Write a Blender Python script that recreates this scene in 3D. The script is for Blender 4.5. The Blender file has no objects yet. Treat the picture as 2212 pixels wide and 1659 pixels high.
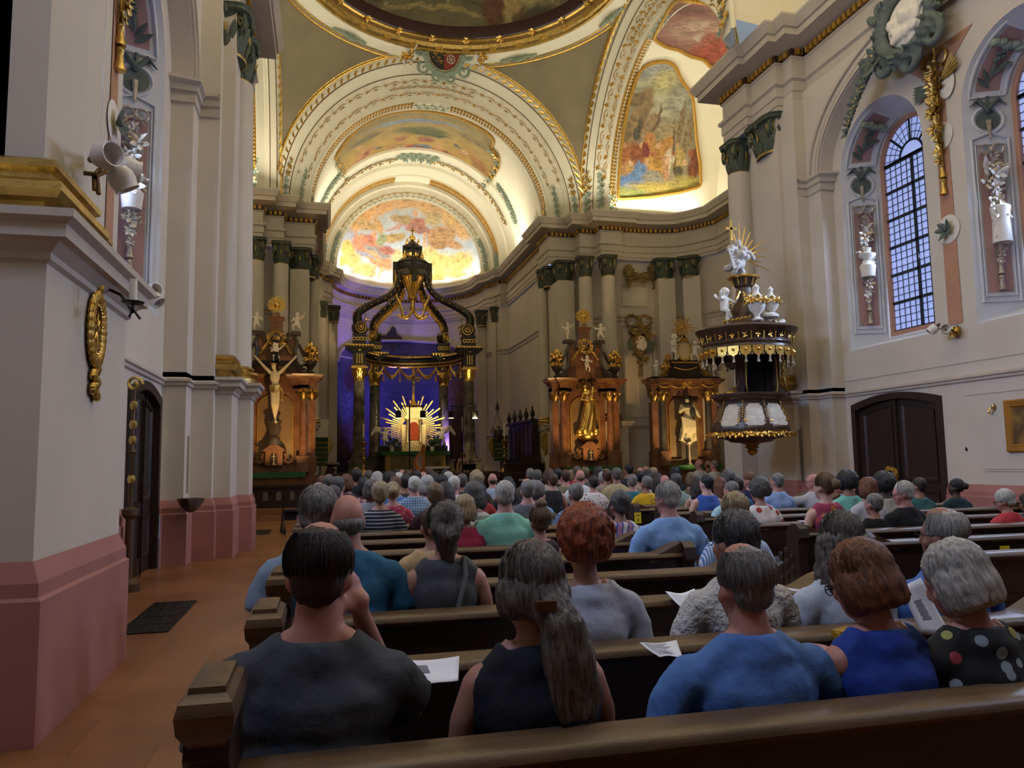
import bpy, bmesh, math, random
import numpy as np
from mathutils import Vector, Matrix, Euler
from mathutils.geometry import tessellate_polygon
random.seed(7); rng = np.random.default_rng(7)
pi = math.pi; sin = math.sin; cos = math.cos
SC = bpy.context.scene; COL = SC.collection
# ---------------------------------------------------------------- camera
CAMH = 1.55
YAW, PITCH, ROLL, FPX = 0.23806, 0.10067, -0.01567, 1661.0
_f = Vector((sin(YAW)*cos(PITCH), cos(YAW)*cos(PITCH), sin(PITCH))); _r = Vector((cos(YAW), -sin(YAW), 0)); _u = _r.cross(_f)
_R = cos(ROLL)*_r + sin(ROLL)*_u; _U = -sin(ROLL)*_r + cos(ROLL)*_u
cd = bpy.data.cameras.new('camera'); cam = bpy.data.objects.new('camera', cd); COL.objects.link(cam)
cd.sensor_width = 36.0; cd.lens = 36.0*FPX/2212; cd.clip_start = 0.05; cd.clip_end = 300
cam.matrix_world = Matrix(((_R.x, _U.x, -_f.x, 0), (_R.y, _U.y, -_f.y, 0), (_R.z, _U.z, -_f.z, CAMH), (0, 0, 0, 1)))
SC.camera = cam
SC.view_settings.view_transform = 'Standard'; SC.view_settings.look = 'None'
SC.view_settings.exposure = 0.0; SC.view_settings.gamma = 1.0; SC.view_settings.use_curve_mapping = False
SC.cycles.use_denoising = True; SC.cycles.max_bounces = 6; SC.cycles.diffuse_bounces = 4; SC.cycles.glossy_bounces = 3
SC.cycles.sample_clamp_indirect = 4.0; SC.cycles.caustics_reflective = False; SC.cycles.caustics_refractive = False
W = bpy.data.worlds.new('dusk'); SC.world = W; W.use_nodes = True
W.node_tree.nodes['Background'].inputs[0].default_value = (0.45, 0.58, 0.95, 1); W.node_tree.nodes['Background'].inputs[1].default_value = 0.6
# measuring helpers: where the sight line of a photograph pixel meets a plane
C0 = Vector((0, 0, CAMH))
def ray(x, y): return _R*((x-1106)/FPX) - _U*((y-829.5)/FPX) + _f
def onz(x, y, z): d = ray(x, y); return C0 + d*((z-CAMH)/d.z)
def onx(x, y, X): d = ray(x, y); return C0 + d*(X/d.x)
def ony(x, y, Y): d = ray(x, y); return C0 + d*(Y/d.y)
# ---------------------------------------------------------------- lights
def area(name, loc, aim, sx, sy, power, color, spread=180):
    l = bpy.data.lights.new(name, 'AREA'); l.shape = 'RECTANGLE'; l.size = sx; l.size_y = sy; l.energy = power; l.color = color; l.spread = math.radians(spread)
    o = bpy.data.objects.new(name, l); COL.objects.link(o); o.location = loc
    o.rotation_euler = (Vector(aim)-Vector(loc)).to_track_quat('-Z', 'Y').to_euler(); return o
def spot(name, loc, aim, power, color, deg=40, blend=.5, r=.05):
    l = bpy.data.lights.new(name, 'SPOT'); l.energy = power; l.color = color; l.spot_size = math.radians(deg); l.spot_blend = blend; l.shadow_soft_size = r
    o = bpy.data.objects.new(name, l); COL.objects.link(o); o.location = loc
    o.rotation_euler = (Vector(aim)-Vector(loc)).to_track_quat('-Z', 'Y').to_euler(); return o
WARM = (1.0, .93, .77); AMBER = (1.0, .58, .20); DAY = (.52, .66, 1.0)
XC, ZC, YC = 4.33, 11.92, 23.84
XL, XR = -2.57, 11.3
CV = 42.0
for s in (-1, 1):                                # cove lamps lying on the cornices, shining up at the vaults
    area('cove_lamp_choir', (XC+s*4.45, 35.4, 11.8), (XC+s*4.1, 35.4, 16), .12, 6.2, CV*6.2, WARM)
    area('cove_lamp_transept', (XC+s*10.6, YC, 11.8), (XC+s*8.5, YC, 17), .12, 7.5, CV*3.4, WARM)
    for t in (-1, 1):
        area('cove_lamp_transept', (XC+s*8.9, YC+t*4.6, 11.8), (XC+s*8.9, YC+t*4.2, 16), 4.0, .12, CV*2.4, WARM)
        area('cove_lamp_crossing', (XC+s*5.45, YC+t*5.0, 11.8), (XC+s*3.2, YC+t*3.0, 18.5), 1.5, .15, CV*2.0, WARM)
    area('cove_lamp_nave', (XC+s*6.2, 7.0, 11.85), (XC+s*5.0, 7.0, 16), .12, 18, 1050, (1, .90, .74))
for k in range(9):
    a = pi*(k+.5)/9
    area('cove_lamp_apse', (XC+3.15*cos(a), 40.6+3.1*sin(a), 11.9), (XC+2.9*cos(a), 40.6+2.85*sin(a), 15), .12, 1.0, CV*1.0, WARM)
# floor spots on the side altars, blue floods behind the canopy, stage lamps
spot('altar_spot', (9.45, 25.2, .9), (9.68, 28.2, 3.9), 430, AMBER, 62, .5)
spot('altar_spot', (13.1, 24.9, .8), (13.6, 28.0, 3.2), 400, (1, .68, .30), 56, .5)
spot('altar_spot', (-.9, 24.6, .9), (-1.6, 27.9, 4.2), 430, AMBER, 64, .5)
spot('blue_flood', (4.9, 41.6, 1.6), (3.6, 45.6, 5.2), 1300, (.10, .09, 1.0), 95, .6)
spot('blue_flood', (3.1, 40.6, 1.5), (1.2, 43.6, 6.0), 420, (.16, .10, 1.0), 70, .6)
spot('violet_flood', (6.6, 39.8, 1.6), (2.4, 44.8, 11.3), 1900, (.42, .24, 1.0), 44, .6)
spot('stage_lamp', (6.15, 35.9, 4.35), (4.4, 39.8, 3.6), 210, (1, .80, .42), 50, .6)
spot('stage_lamp', (3.5, 35.9, 4.35), (4.5, 39.9, 3.8), 170, (1, .80, .42), 50, .6)
spot('stage_lamp', (5.0, 33.0, 4.2), (4.3, 35.6, 1.7), 170, (1, .62, .28), 30, .5)
spot('stage_lamp', (5.6, 33.2, 4.0), (6.75, 37.6, 1.6), 330, (1, .68, .34), 26, .5)
spot('stage_lamp', (2.2, 34.5, 3.0), (1.6, 40.0, 9.0), 700, (1, .74, .40), 42, .7)
spot('stage_lamp', (6.6, 34.0, 3.0), (5.2, 39.0, 8.6), 800, (1, .78, .42), 44, .7)
# ---------------------------------------------------------------- mesh helpers
def nrm(v):
    v = np.asarray(v, float); return v/(np.linalg.norm(v)+1e-12)
class MB:
    def __init__(s): s.V = []; s.F = []; s.n = 0
    def add(s, V, F):
        s.V.append(np.asarray(V, float).reshape(-1, 3)); b = s.n; s.n += len(s.V[-1])
        s.F.extend([tuple(i+b for i in f) for f in F]); return s
    def box(s, x0, x1, y0, y1, z0, z1):
        V = [(x, y, z) for x in (x0, x1) for y in (y0, y1) for z in (z0, z1)]
        return s.add(V, [(0, 1, 3, 2), (4, 6, 7, 5), (0, 4, 5, 1), (2, 3, 7, 6), (0, 2, 6, 4), (1, 5, 7, 3)])
    def loft(s, rings, closed=True, cap=False):
        R = np.asarray(rings, float); m, n = R.shape[:2]; F = []
        for i in range(m-1):
            for j in range(n if closed else n-1):
                k = (j+1) % n; F.append((i*n+j, i*n+k, (i+1)*n+k, (i+1)*n+j))
        if cap: F += [tuple(range(n-1, -1, -1)), tuple((m-1)*n+j for j in range(n))]
        return s.add(R.reshape(-1, 3), F)
    def tube(s, pts, r, n=8, closed=False, flat=None):
        P = np.asarray(pts, float); m = len(P); r = np.full(m, r, float) if np.isscalar(r) else np.asarray(r, float)
        T = np.gradient(P, axis=0)
        if closed: T = np.roll(P, -1, 0)-np.roll(P, 1, 0)
        T /= np.linalg.norm(T, axis=1)[:, None]+1e-12
        u = np.cross(T[0], (0, 0, 1)); u = u if np.linalg.norm(u) > .1 else np.cross(T[0], (1, 0, 0)); u = nrm(u)
        a = np.arange(n)*2*pi/n; rings = []
        for i in range(m):
            u = nrm(u-T[i]*np.dot(u, T[i])); v = np.cross(T[i], u)
            rings.append(P[i]+r[i]*(np.cos(a)[:, None]*u+np.sin(a)[:, None]*v*(flat or 1)))
        if closed: rings.append(rings[0]); return s.loft(rings)
        return s.loft(rings, True, True)
    def lathe(s, prof, c=(0, 0, 0), n=24, sx=1, sy=1, a0=0, a1=2*pi, axis='z', wob=None, cap=True):
        full = abs(a1-a0-2*pi) < 1e-6; a = a0+(a1-a0)*np.arange(n if full else n+1)/n; rings = []
        for r, z in prof:
            rr = r*(1+(wob[1]*np.cos(wob[0]*a) if wob else 0))
            q = np.stack([rr*np.cos(a)*sx, rr*np.sin(a)*sy, np.full(len(a), z)], 1)
            if axis == 'x': q = q[:, [2, 0, 1]]
            if axis == 'y': q = q[:, [0, 2, 1]]
            rings.append(q+np.asarray(c, float))
        return s.loft(rings, full, cap and full and prof[0][0] > 1e-4)
    def sweep(s, path, prof, side=1, closed=False):
        P = np.asarray(path, float); m = len(P); rings = []
        for i in range(m):
            a = P[i]-P[i-1] if (i or closed) else P[1]-P[0]; b = P[(i+1) % m]-P[i] if (i < m-1 or closed) else P[i]-P[i-1]
            a = nrm(a); b = nrm(b); na = np.array((-a[1], a[0])); nb = np.array((-b[1], b[0])); k = na+nb; k = k/max(.25, np.dot(k, k))*2
            rings.append([(P[i][0]+side*o*k[0], P[i][1]+side*o*k[1], z) for o, z in prof])
        if closed: rings.append(rings[0])
        return s.loft(rings, False)
    def ell(s, c, r, n=12, rot=None):
        r = (r, r, r) if np.isscalar(r) else r; m = max(4, n//2); rings = []
        a = np.arange(n)*2*pi/n
        for i in range(m+1):
            t = pi*i/m; t = min(max(t, .02), pi-.02)
            q = np.stack([sin(t)*np.cos(a)*r[0], sin(t)*np.sin(a)*r[1], np.full(n, -cos(t)*r[2])], 1)
            if rot is not None: q = q@np.array(rot).T
            rings.append(q+np.asarray(c, float))
        return s.loft(rings, True, True)
    def poly(s, pts, holes=()):
        L = [[Vector(p) for p in q] for q in (pts,)+tuple(holes)]
        F = tessellate_polygon(L); return s.add([tuple(p) for q in L for p in q], [tuple(f) for f in F])
    def prism(s, pts, d):
        P = np.asarray(pts, float); n = len(P); Q = P+np.asarray(d, float); T = tessellate_polygon([[Vector(p) for p in P]])
        F = [tuple(t) for t in T]+[tuple(i+n for i in t[::-1]) for t in T]+[(i, (i+1) % n, (i+1) % n+n, i+n) for i in range(n)]
        return s.add(np.vstack([P, Q]), F)
    def leaf(s, c, d, up, L, w, curl=.3):
        d = nrm(d); up = nrm(np.asarray(up)-d*np.dot(up, d)); q = np.cross(d, up); rings = []
        for t, k in ((0, .25), (.3, .9), (.6, 1), (.85, .55), (1, .05)):
            p = np.asarray(c)+d*L*t+up*L*curl*t*t; ww = w*k/2
            rings.append([p-q*ww, p+up*w*.18*k, p+q*ww, p-up*.04*w])
        return s.loft(rings, True, True)
    def xf(s, M):
        for i, v in enumerate(s.V):
            h = np.hstack([v, np.ones((len(v), 1))]); s.V[i] = (h@np.array(M).T)[:, :3]
        return s
    def mesh(s, name, mat=None, smooth=True, ang=38):
        me = bpy.data.meshes.new(name); V = np.vstack(s.V) if s.V else np.zeros((0, 3))
        me.from_pydata(V.tolist(), [], s.F); me.validate()
        bm = bmesh.new(); bm.from_mesh(me); bmesh.ops.recalc_face_normals(bm, faces=bm.faces); bm.to_mesh(me); bm.free()
        if smooth:
            me.shade_smooth(); me.set_sharp_from_angle(angle=math.radians(ang))
        if mat: me.materials.append(mat)
        return me
    def build(s, name, mat=None, parent=None, smooth=True, ang=38):
        return link(name, s.mesh(name, mat, smooth, ang), parent)
def link(name, me, parent=None):
    o = bpy.data.objects.new(name, me); COL.objects.link(o)
    if parent: o.parent = parent
    return o
def tag(o, label, cat, group=None):
    o['label'] = label; o['category'] = cat
    if group: o['group'] = group
    return o
def thing(name, label, cat, loc=(0, 0, 0), rz=0, group=None):
    o = bpy.data.objects.new(name, None); COL.objects.link(o); o.location = loc; o.rotation_euler = (0, 0, rz); o.empty_display_size = .2
    return tag(o, label, cat, group)
def struct(o): o['kind'] = 'structure'; return o
def dup(o, loc=None, rz=None, label=None, group=None, parent=None):
    c = o.copy(); COL.objects.link(c)
    if parent: c.parent = parent
    if loc is not None: c.location = loc
    if rz is not None: c.rotation_euler = (0, 0, rz)
    if label: c['label'] = label
    if group: c['group'] = group
    for ch in list(o.children): dup(ch, parent=c)
    return c
def TR(loc=(0, 0, 0), rz=0, sc=(1, 1, 1), rx=0, ry=0):
    sc = (sc,)*3 if np.isscalar(sc) else sc
    return Matrix.LocRotScale(Vector(loc), Euler((rx, ry, rz)), Vector(sc))
def arc(c, r, a0, a1, n, rz=None):
    return [(c[0]+r*cos(a0+(a1-a0)*i/n), c[1]+(rz or r)*sin(a0+(a1-a0)*i/n)) for i in range(n+1)]
def spiral(r0, r1, turns, n=28, a0=0): return [((r0+(r1-r0)*i/n)*cos(a0+2*pi*turns*i/n), (r0+(r1-r0)*i/n)*sin(a0+2*pi*turns*i/n)) for i in range(n+1)]
# ---------------------------------------------------------------- materials
def S(h):
    h = h.lstrip('#'); c = [int(h[i:i+2], 16)/255 for i in (0, 2, 4)]
    return tuple(x/12.92 if x <= .04045 else ((x+.055)/1.055)**2.4 for x in c)
MATS = {}
def mat(name, col, rough=.6, metal=0, var=.12, scale=4.0, bump=0, bscale=30, col2=None, detail=4, spec=.5, stretch=(1, 1, 1)):
    if name in MATS: return MATS[name]
    m = bpy.data.materials.new(name); m.use_nodes = True; nt = m.node_tree; b = nt.nodes['Principled BSDF']
    col = S(col) if isinstance(col, str) else col; col2 = S(col2) if isinstance(col2, str) else col2
    b.inputs['Roughness'].default_value = rough; b.inputs['Metallic'].default_value = metal; b.inputs['Specular IOR Level'].default_value = spec
    tc = nt.nodes.new('ShaderNodeTexCoord'); mp = nt.nodes.new('ShaderNodeMapping'); mp.inputs['Scale'].default_value = stretch
    nt.links.new(tc.outputs['Object'], mp.inputs[0])
    if var or col2:
        nz = nt.nodes.new('ShaderNodeTexNoise'); nz.inputs['Scale'].default_value = scale; nz.inputs['Detail'].default_value = detail
        nt.links.new(mp.outputs[0], nz.inputs['Vector']); rp = nt.nodes.new('ShaderNodeValToRGB')
        rp.color_ramp.elements[0].position = .32; rp.color_ramp.elements[1].position = .68
        c2 = col2 or tuple(min(1, x*(1+var)) for x in col); c1 = col if col2 else tuple(x*(1-var) for x in col)
        rp.color_ramp.elements[0].color = (*c1, 1); rp.color_ramp.elements[1].color = (*c2, 1)
        nt.links.new(nz.outputs['Fac'], rp.inputs[0]); nt.links.new(rp.outputs[0], b.inputs['Base Color'])
    else: b.inputs['Base Color'].default_value = (*col, 1)
    if bump:
        n2 = nt.nodes.new('ShaderNodeTexNoise'); n2.inputs['Scale'].default_value = bscale; n2.inputs['Detail'].default_value = 3
        bp = nt.nodes.new('ShaderNodeBump'); bp.inputs['Strength'].default_value = bump; bp.inputs['Distance'].default_value = .02
        nt.links.new(mp.outputs[0], n2.inputs['Vector']); nt.links.new(n2.outputs['Fac'], bp.inputs['Height']); nt.links.new(bp.outputs[0], b.inputs['Normal'])
    MATS[name] = m; return m
def emis(name, col, s):
    if name in MATS: return MATS[name]
    m = bpy.data.materials.new(name); m.use_nodes = True; b = m.node_tree.nodes['Principled BSDF']; col = S(col) if isinstance(col, str) else col
    b.inputs['Base Color'].default_value = (*col, 1); b.inputs['Emission Color'].default_value = (*col, 1); b.inputs['Emission Strength'].default_value = s
    MATS[name] = m; return m
def vcol(name, rough=.8):
    if name in MATS: return MATS[name]
    m = bpy.data.materials.new(name); m.use_nodes = True; nt = m.node_tree; b = nt.nodes['Principled BSDF']; b.inputs['Roughness'].default_value = rough
    a = nt.nodes.new('ShaderNodeVertexColor'); a.layer_name = 'paint'; nz = nt.nodes.new('ShaderNodeTexNoise'); nz.inputs['Scale'].default_value = 14; nz.inputs['Detail'].default_value = 5
    tc = nt.nodes.new('ShaderNodeTexCoord'); nt.links.new(tc.outputs['Object'], nz.inputs['Vector'])
    mr = nt.nodes.new('ShaderNodeMapRange'); mr.inputs['From Min'].default_value = .3; mr.inputs['From Max'].default_value = .7; mr.inputs['To Min'].default_value = .8; mr.inputs['To Max'].default_value = 1.15
    mx = nt.nodes.new('ShaderNodeVectorMath'); mx.operation = 'MULTIPLY'
    nt.links.new(nz.outputs['Fac'], mr.inputs['Value']); nt.links.new(a.outputs['Color'], mx.inputs[0]); nt.links.new(mr.outputs[0], mx.inputs[1]); nt.links.new(mx.outputs[0], b.inputs['Base Color'])
    MATS[name] = m; return m
WALL = mat('plaster_wall', '#cfc6ba', .85, var=.05, scale=.8, bump=.05, bscale=18)
PINK = mat('pink_plaster', '#a5706a', .8, var=.08, scale=1.5, bump=.06, bscale=22)
PANEL = mat('rose_panel', '#a98580', .85, var=.06, scale=2)
STRIP = mat('salmon_strip', '#b5876f', .85, var=.05, scale=2)
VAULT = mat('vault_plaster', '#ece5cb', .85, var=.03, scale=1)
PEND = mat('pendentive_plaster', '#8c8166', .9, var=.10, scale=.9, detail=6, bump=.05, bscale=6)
CORN = mat('cornice_stucco', '#c3b9ac', .8, var=.05, scale=2)
GOLD = mat('gilding', (.80, .53, .14), .30, 1.0, var=.22, scale=9, bump=.25, bscale=40)
GOLD2 = mat('old_gilding', (.55, .38, .12), .38, 1.0, var=.25, scale=6, bump=.2, bscale=30)
DIAM = mat('gilded_lattice', '#a67e2c', .42, .55, var=.3, scale=20)
GDULL = mat('gold_paint', '#b48a35', .5, .35, var=.2, scale=14)
SILV = mat('silvered_stucco', '#b3a58f', .42, .45, var=.25, scale=12, bump=.2, bscale=40)
CAPM = mat('dark_green_stucco', '#4a5347', .6, var=.25, scale=8, bump=.2, bscale=30)
GREEN = mat('grey_green_stucco', '#93a08c', .75, var=.18, scale=9, bump=.1, bscale=30)
DKGREEN = mat('dark_green_relief', '#59645c', .75, var=.2, scale=9)
WHITE = mat('white_stucco', '#e4ded4', .7, var=.05, scale=8)
BROWN = mat('dark_brown_band', '#3e211b', .6, var=.1, scale=3)
GROOVE = mat('brown_line', '#6b573b', .8, var=.1)
WOOD = mat('dark_pew_wood', '#2a1c14', .42, var=.3, scale=3, bump=.08, bscale=25, stretch=(1, 8, 8))
WOODT = mat('worn_pew_wood', '#5a452f', .40, var=.28, scale=3, bump=.08, bscale=25, stretch=(1, 8, 8))
DOORM = mat('dark_door_wood', '#2c201b', .5, var=.15, scale=3, stretch=(4, 4, .6))
MARB = mat('red_brown_marble', '#6b4632', .30, var=.3, scale=3.2, col2='#8a6248', detail=8)
MARBD = mat('dark_marble', '#3b332c', .28, scale=2.2, col2='#5d544a', detail=9)
MARBG = mat('grey_green_marble', '#3f3f38', .25, scale=2.4, col2='#7b766a', detail=10)
BLACK = mat('black_stone', '#1d1a17', .35, var=.2, scale=4)
DARKM = mat('black_metal', '#141414', .45, .3, var=.1)
GREENC = mat('green_altar_cloth', '#2f5f35', .9, var=.12, scale=12)
GLASSW = mat('opal_glass', '#d9d2ca', .25, var=.03)
CANDLE = mat('candle_wax', '#e8dfc9', .5, var=.03)
PAPER = mat('white_paper', '#dcdde6', .8, var=.02)
INK = mat('grey_ink', '#5a5a66', .8, var=.05)
YELLOW = mat('yellow_sticker', '#e8cf1e', .6, var=.03)
LEAD = mat('dark_lead', '#1c2126', .6, var=.1)
PANE = emis('dusk_window_pane', (.36, .45, .86), .62)
# ================================================================ THE BUILDING
def mxp(p): return (2*XC-p[0], p[1])
fl = MB(); fl.box(-14, 22, -7, 47, -.3, 0)
FLOORM = mat('red_brown_stone_floor', '#7d5235', .33, scale=.9, col2='#9a6a45', detail=7, bump=.03, bscale=6)
def tile_floor(m):
    nt = m.node_tree; b = nt.nodes['Principled BSDF']; br = nt.nodes.new('ShaderNodeTexBrick'); br.inputs['Scale'].default_value = 1.0
    br.inputs['Brick Width'].default_value = .9; br.inputs['Row Height'].default_value = .6; br.inputs['Mortar Size'].default_value = .004; br.inputs['Bias'].default_value = -.3
    br.inputs['Color1'].default_value = (1, 1, 1, 1); br.inputs['Color2'].default_value = (.80, .80, .80, 1); br.inputs['Mortar'].default_value = (.55, .5, .5, 1)
    tc = nt.nodes.new('ShaderNodeTexCoord'); nt.links.new(tc.outputs['Object'], br.inputs['Vector'])
    mx = nt.nodes.new('ShaderNodeVectorMath'); mx.operation = 'MULTIPLY'; l = b.inputs['Base Color'].links[0]; src = l.from_socket
    nt.links.new(src, mx.inputs[0]); nt.links.new(br.outputs['Color'], mx.inputs[1]); nt.links.new(mx.outputs[0], b.inputs['Base Color'])
tile_floor(FLOORM)
struct(fl.build('floor', FLOORM, smooth=False))
DADO = [(.07, 0), (.07, .80), (.05, .82), (.05, .90), (.0, 1.02)]
BAND = [(0, 2.85), (.04, 2.87), (.04, 2.91), (.075, 2.93), (.075, 2.97), (0, 3.0)]
PCORN = [(0, 2.78), (.03, 2.80), (.03, 2.84), (.10, 2.90), (.14, 2.91), (.14, 2.99), (.19, 3.02), (.19, 3.07), (0, 3.09)]
GBASE = [(.0, 3.08), (.02, 3.2), (.12, 3.2), (.15, 3.24), (.15, 3.29), (.11, 3.32), (.06, 3.33), (.06, 3.37), (.10, 3.40), (.10, 3.44), (.05, 3.47), (0, 3.48)]
IMPOST = [(0, 7.62), (.03, 7.64), (.03, 7.8), (.07, 7.82), (.07, 7.92), (.13, 7.97), (.13, 8.02), (0, 8.04)]
ENT = [(0, 9.9), (.0, 10.0), (.03, 10.02), (.03, 10.2), (.06, 10.22), (.06, 10.45), (.12, 10.5), (.12, 10.58), (.02, 10.6), (.02, 11.02), (.06, 11.05), (.06, 11.26), (.12, 11.27), (.18, 11.3), (.5, 11.33), (.5, 11.49), (.55, 11.5), (.6, 11.6), (.66, 11.7), (.66, 11.75), (-.6, 11.78)]
ent_core = [(11.1, 15.42), (10.75, 15.42), (10.75, 15.8), (10.55, 15.8), (10.55, 16.9), (10.4, 16.9), (10.4, 18.05), (11.2, 18.05), (12.0, 18.2), (14.3, 18.4), (15.0, 19.1), (15.45, 19.9),
            (15.45, 27.8), (15.0, 28.55), (14.4, 29.25), (13.8, 29.45), (13.2, 29.55), (11.95, 29.6), (11.95, 29.45), (11.05, 29.45), (11.05, 30.05), (10.35, 30.05), (10.35, 30.75), (9.2, 30.75), (9.2, 32.3), (9.4, 32.3), (9.4, 39.5), (9.05, 39.55), (8.9, 40.3), (8.5, 40.9)]
apse_arc = arc((XC, 41.3), 4.15, 0, pi/2, 14)
ent_R = [(11.1, -6)]+ent_core+apse_arc
ent_L = [(-2.37, -6)]+[mxp(p) if p[1] > 17 else (mxp(p)[0]+(.0 if p[0] < 11 else .0), p[1]-1.3) for p in ent_core]+[mxp(p) for p in apse_arc]
def dentils(path, side):
    m = MB(); k = MB()
    P = [np.array(p) for p in path]
    for a, b in zip(P[:-1], P[1:]):
        L = np.linalg.norm(b-a)
        if L < .05 or (a[1] < 4 and b[1] < 4): continue
        t = (b-a)/L; n = side*np.array((-t[1], t[0])); c = int(L/.17); 
        for i in range(c):
            q = a+t*(L*(i+.5)/c)
            if q[1] < 5: continue
            ring = [(q+t*sx*.05+n*o) for o, sx in ((.05, -1), (.05, 1), (.135, 1), (.135, -1))]
            m.loft([[(p[0], p[1], z) for p in ring] for z in (11.10, 11.24)], True, True)
    return m
for side, path, nm in ((1, ent_R, 'right'), (-1, ent_L, 'left')):
    e = struct(MB().sweep(path, ENT, side).build('cornice_'+nm, CORN, ang=25))
    struct(MB().sweep(path, [(.062, 11.08), (.066, 11.085), (.066, 11.25), (.062, 11.255)], side).build('dentil_back', BROWN, e))
    struct(dentils(path, side).build('dentil_course', GDULL, e, smooth=False))
# ---- nave side walls
def outline(yc, hw, z0, zs, n=18, y=None): return [(yc-hw, z0)]+[(yc-hw*cos(pi*i/n), zs+hw*sin(pi*i/n)) for i in range(n+1)]+[(yc+hw, z0)]
NICHE = {}
def nave_side(nm, side, X0, yc, low, up, nich, door, rec):
    Xd = lambda d: X0-side*d
    tp = lambda L: [(Xd(d), y) for d, y in L]
    y0, y1 = rec; lw = MB()
    for P in ([q for q in low if q[1] <= y0+.01], [q for q in low if q[1] >= y1-.01]): lw.sweep(tp(P), [(0, 1.02), (0, 2.86), (0, 3.08), (-.6, 3.08)], side)
    wl = struct(lw.build('wall_'+nm, WALL, ang=20)); w = MB(); dy0, dy1, dz = door
    darc = [(dy0+(dy1-dy0)*i/12, dz-.28+.28*sin(pi*(.12+.76*i/12))) for i in range(13)]
    doorp = [(dy0, 0)]+darc+[(dy1, 0)]
    w.poly([(X0, y0, 0)]+[(X0, y, z) for y, z in doorp]+[(X0, y1, 0), (X0, y1, 10.2), (X0, y0, 10.2)], [[(X0, y, z) for y, z in outline(c, 1.23, 3.88, 7.85)] for c in nich])
    struct(w.build('wall_'+nm+'_bay', WALL, wl, smooth=False))
    for i, (a, b) in enumerate(((-6, y0), (y1, 18.3))):
        P = [q for q in up if a-.01 <= q[1] <= b+.01]
        if len(P) > 1: struct(MB().sweep(tp(P), [(0, 3.0), (0, 10.2)], side).build('wall_'+nm+'_pier', WALL, wl, ang=20))
    da = [q for q in low if q[1] <= y0+.01]+[(0, dy0)]; db = [(0, dy1)]+[q for q in low if q[1] >= y1-.01]
    for P in (da, db): struct(MB().sweep(tp(P), DADO, side).build('baseboard_'+nm, PINK, wl, ang=20))
    for P in ([q for q in low if q[1] <= y0+.01 and q[0] < .9]+[(0, y0+.1)], [(0, y0)]+[q for q in low if q[1] >= y1-.01 and q[0] < .9]):
        struct(MB().sweep(tp(P), BAND, side).build('trim_band_'+nm, CORN, wl, ang=20))
    # pedestal cornices
    big = [q for q in low if q[0] > (.9 if side < 0 else .65)]
    for ys in (lambda y: y < y0+1, lambda y: y > y1): 
        P = [q for q in big if ys(q[1])]
        if P: P = [(P[0][0]-.6, P[0][1])]+P+([(P[-1][0]-.6, P[-1][1])] if P[-1][1] < 10 else []); struct(MB().sweep(tp(P), PCORN, side).build('trim_pedestal_'+nm, CORN, wl, ang=20))
    # blind arch: spandrel in front of the bay, impost, archivolt
    hw = (y1-y0)/2; a = hw-.02; el = [(yc-a*cos(pi*i/40), 8.0+2.02*sin(pi*i/40)) for i in range(41)]
    sp = MB(); xs = Xd(.34)
    sp.poly([(xs, y0-.3, 8.0)]+[(xs, y, z) for y, z in el]+[(xs, y1+.3, 8.0), (xs, y1+.3, 10.2), (xs, y0-.3, 10.2)])
    sp.loft([[(xs, y, z) for y, z in el], [(X0, y, z) for y, z in el]], False)
    struct(sp.build('wall_'+nm+'_spandrel', WALL, wl, ang=25))
    ar = MB()
    for o0, o1, th in ((.02, .10, .05), (.14, .19, .03), (.30, .38, .06)):
        R = []
        for (y, z) in el:
            dv = nrm((y-yc, (z-8.0)*2.2)); R.append([(xs, y+dv[0]*o0, z+dv[1]*o0), (xs-side*th, y+dv[0]*o0, z+dv[1]*o0), (xs-side*th, y+dv[0]*o1, z+dv[1]*o1), (xs, y+dv[0]*o1, z+dv[1]*o1)])
        ar.loft(R, True, True)
    struct(ar.build('trim_archivolt_'+nm, CORN, wl, ang=30))
    im = [(q[0], q[1]) for q in up if q[1] > y1-.01 and q[0] < .5]; im = [(0, y1)]+im+[(.61 if side > 0 else .71, y1+.5)]
    struct(MB().sweep(tp([(0.0, y1)]+im[1:]), IMPOST, side).build('trim_impost_'+nm, CORN, wl, ang=20))
    # window niches
    for i, c in enumerate(nich):
        f = [(X0, y, z) for y, z in outline(c, 1.23, 3.88, 7.85)]; b = [(X0+side*.8, y, z) for y, z in outline(c, .90, 4.15, 7.95)]
        struct(MB().loft([f, b], True).build('wall_'+nm+'_reveal', mat('niche_plaster', '#cfd0d4', .8, var=.03), wl, ang=50))
    return wl
lowR = [(0, -6), (0, 5.5), (.93, 5.5), (.93, 8.3), (0, 8.3), (0, 14.93), (.33, 14.93), (.33, 15.4), (.61, 15.4), (.61, 15.8), (.74, 15.8), (.74, 17.4), (1.2, 17.4), (1.2, 18.25), (.3, 18.25)]
upR = [(0, -6), (0, 5.5), (.7, 5.5), (.7, 8.3), (0, 8.3), (0, 8.45), (0, 14.93), (.33, 14.93), (.33, 15.4), (.61, 15.4), (.61, 15.95), (.70, 15.95), (.70, 17.1), (.5, 17.1), (.5, 18.25)]
lowL = [(0, -6), (0, 5.05), (.93, 5.05), (.93, 6.95), (0, 6.95), (0, 13.3), (.36, 13.3), (.36, 13.82), (.71, 13.82), (.71, 14.03), (.98, 14.03), (.98, 15.0), (1.2, 15.0), (1.2, 15.72), (.7, 15.72), (.7, 17.9)]
upL = [(0, -6), (0, 5.2), (.62, 5.2), (.62, 6.8), (0, 6.8), (0, 6.95), (0, 13.3), (.36, 13.3), (.36, 13.82), (.71, 13.82), (.71, 14.05), (.93, 14.05), (.93, 14.8), (.7, 14.8), (.7, 17.9)]
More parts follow.
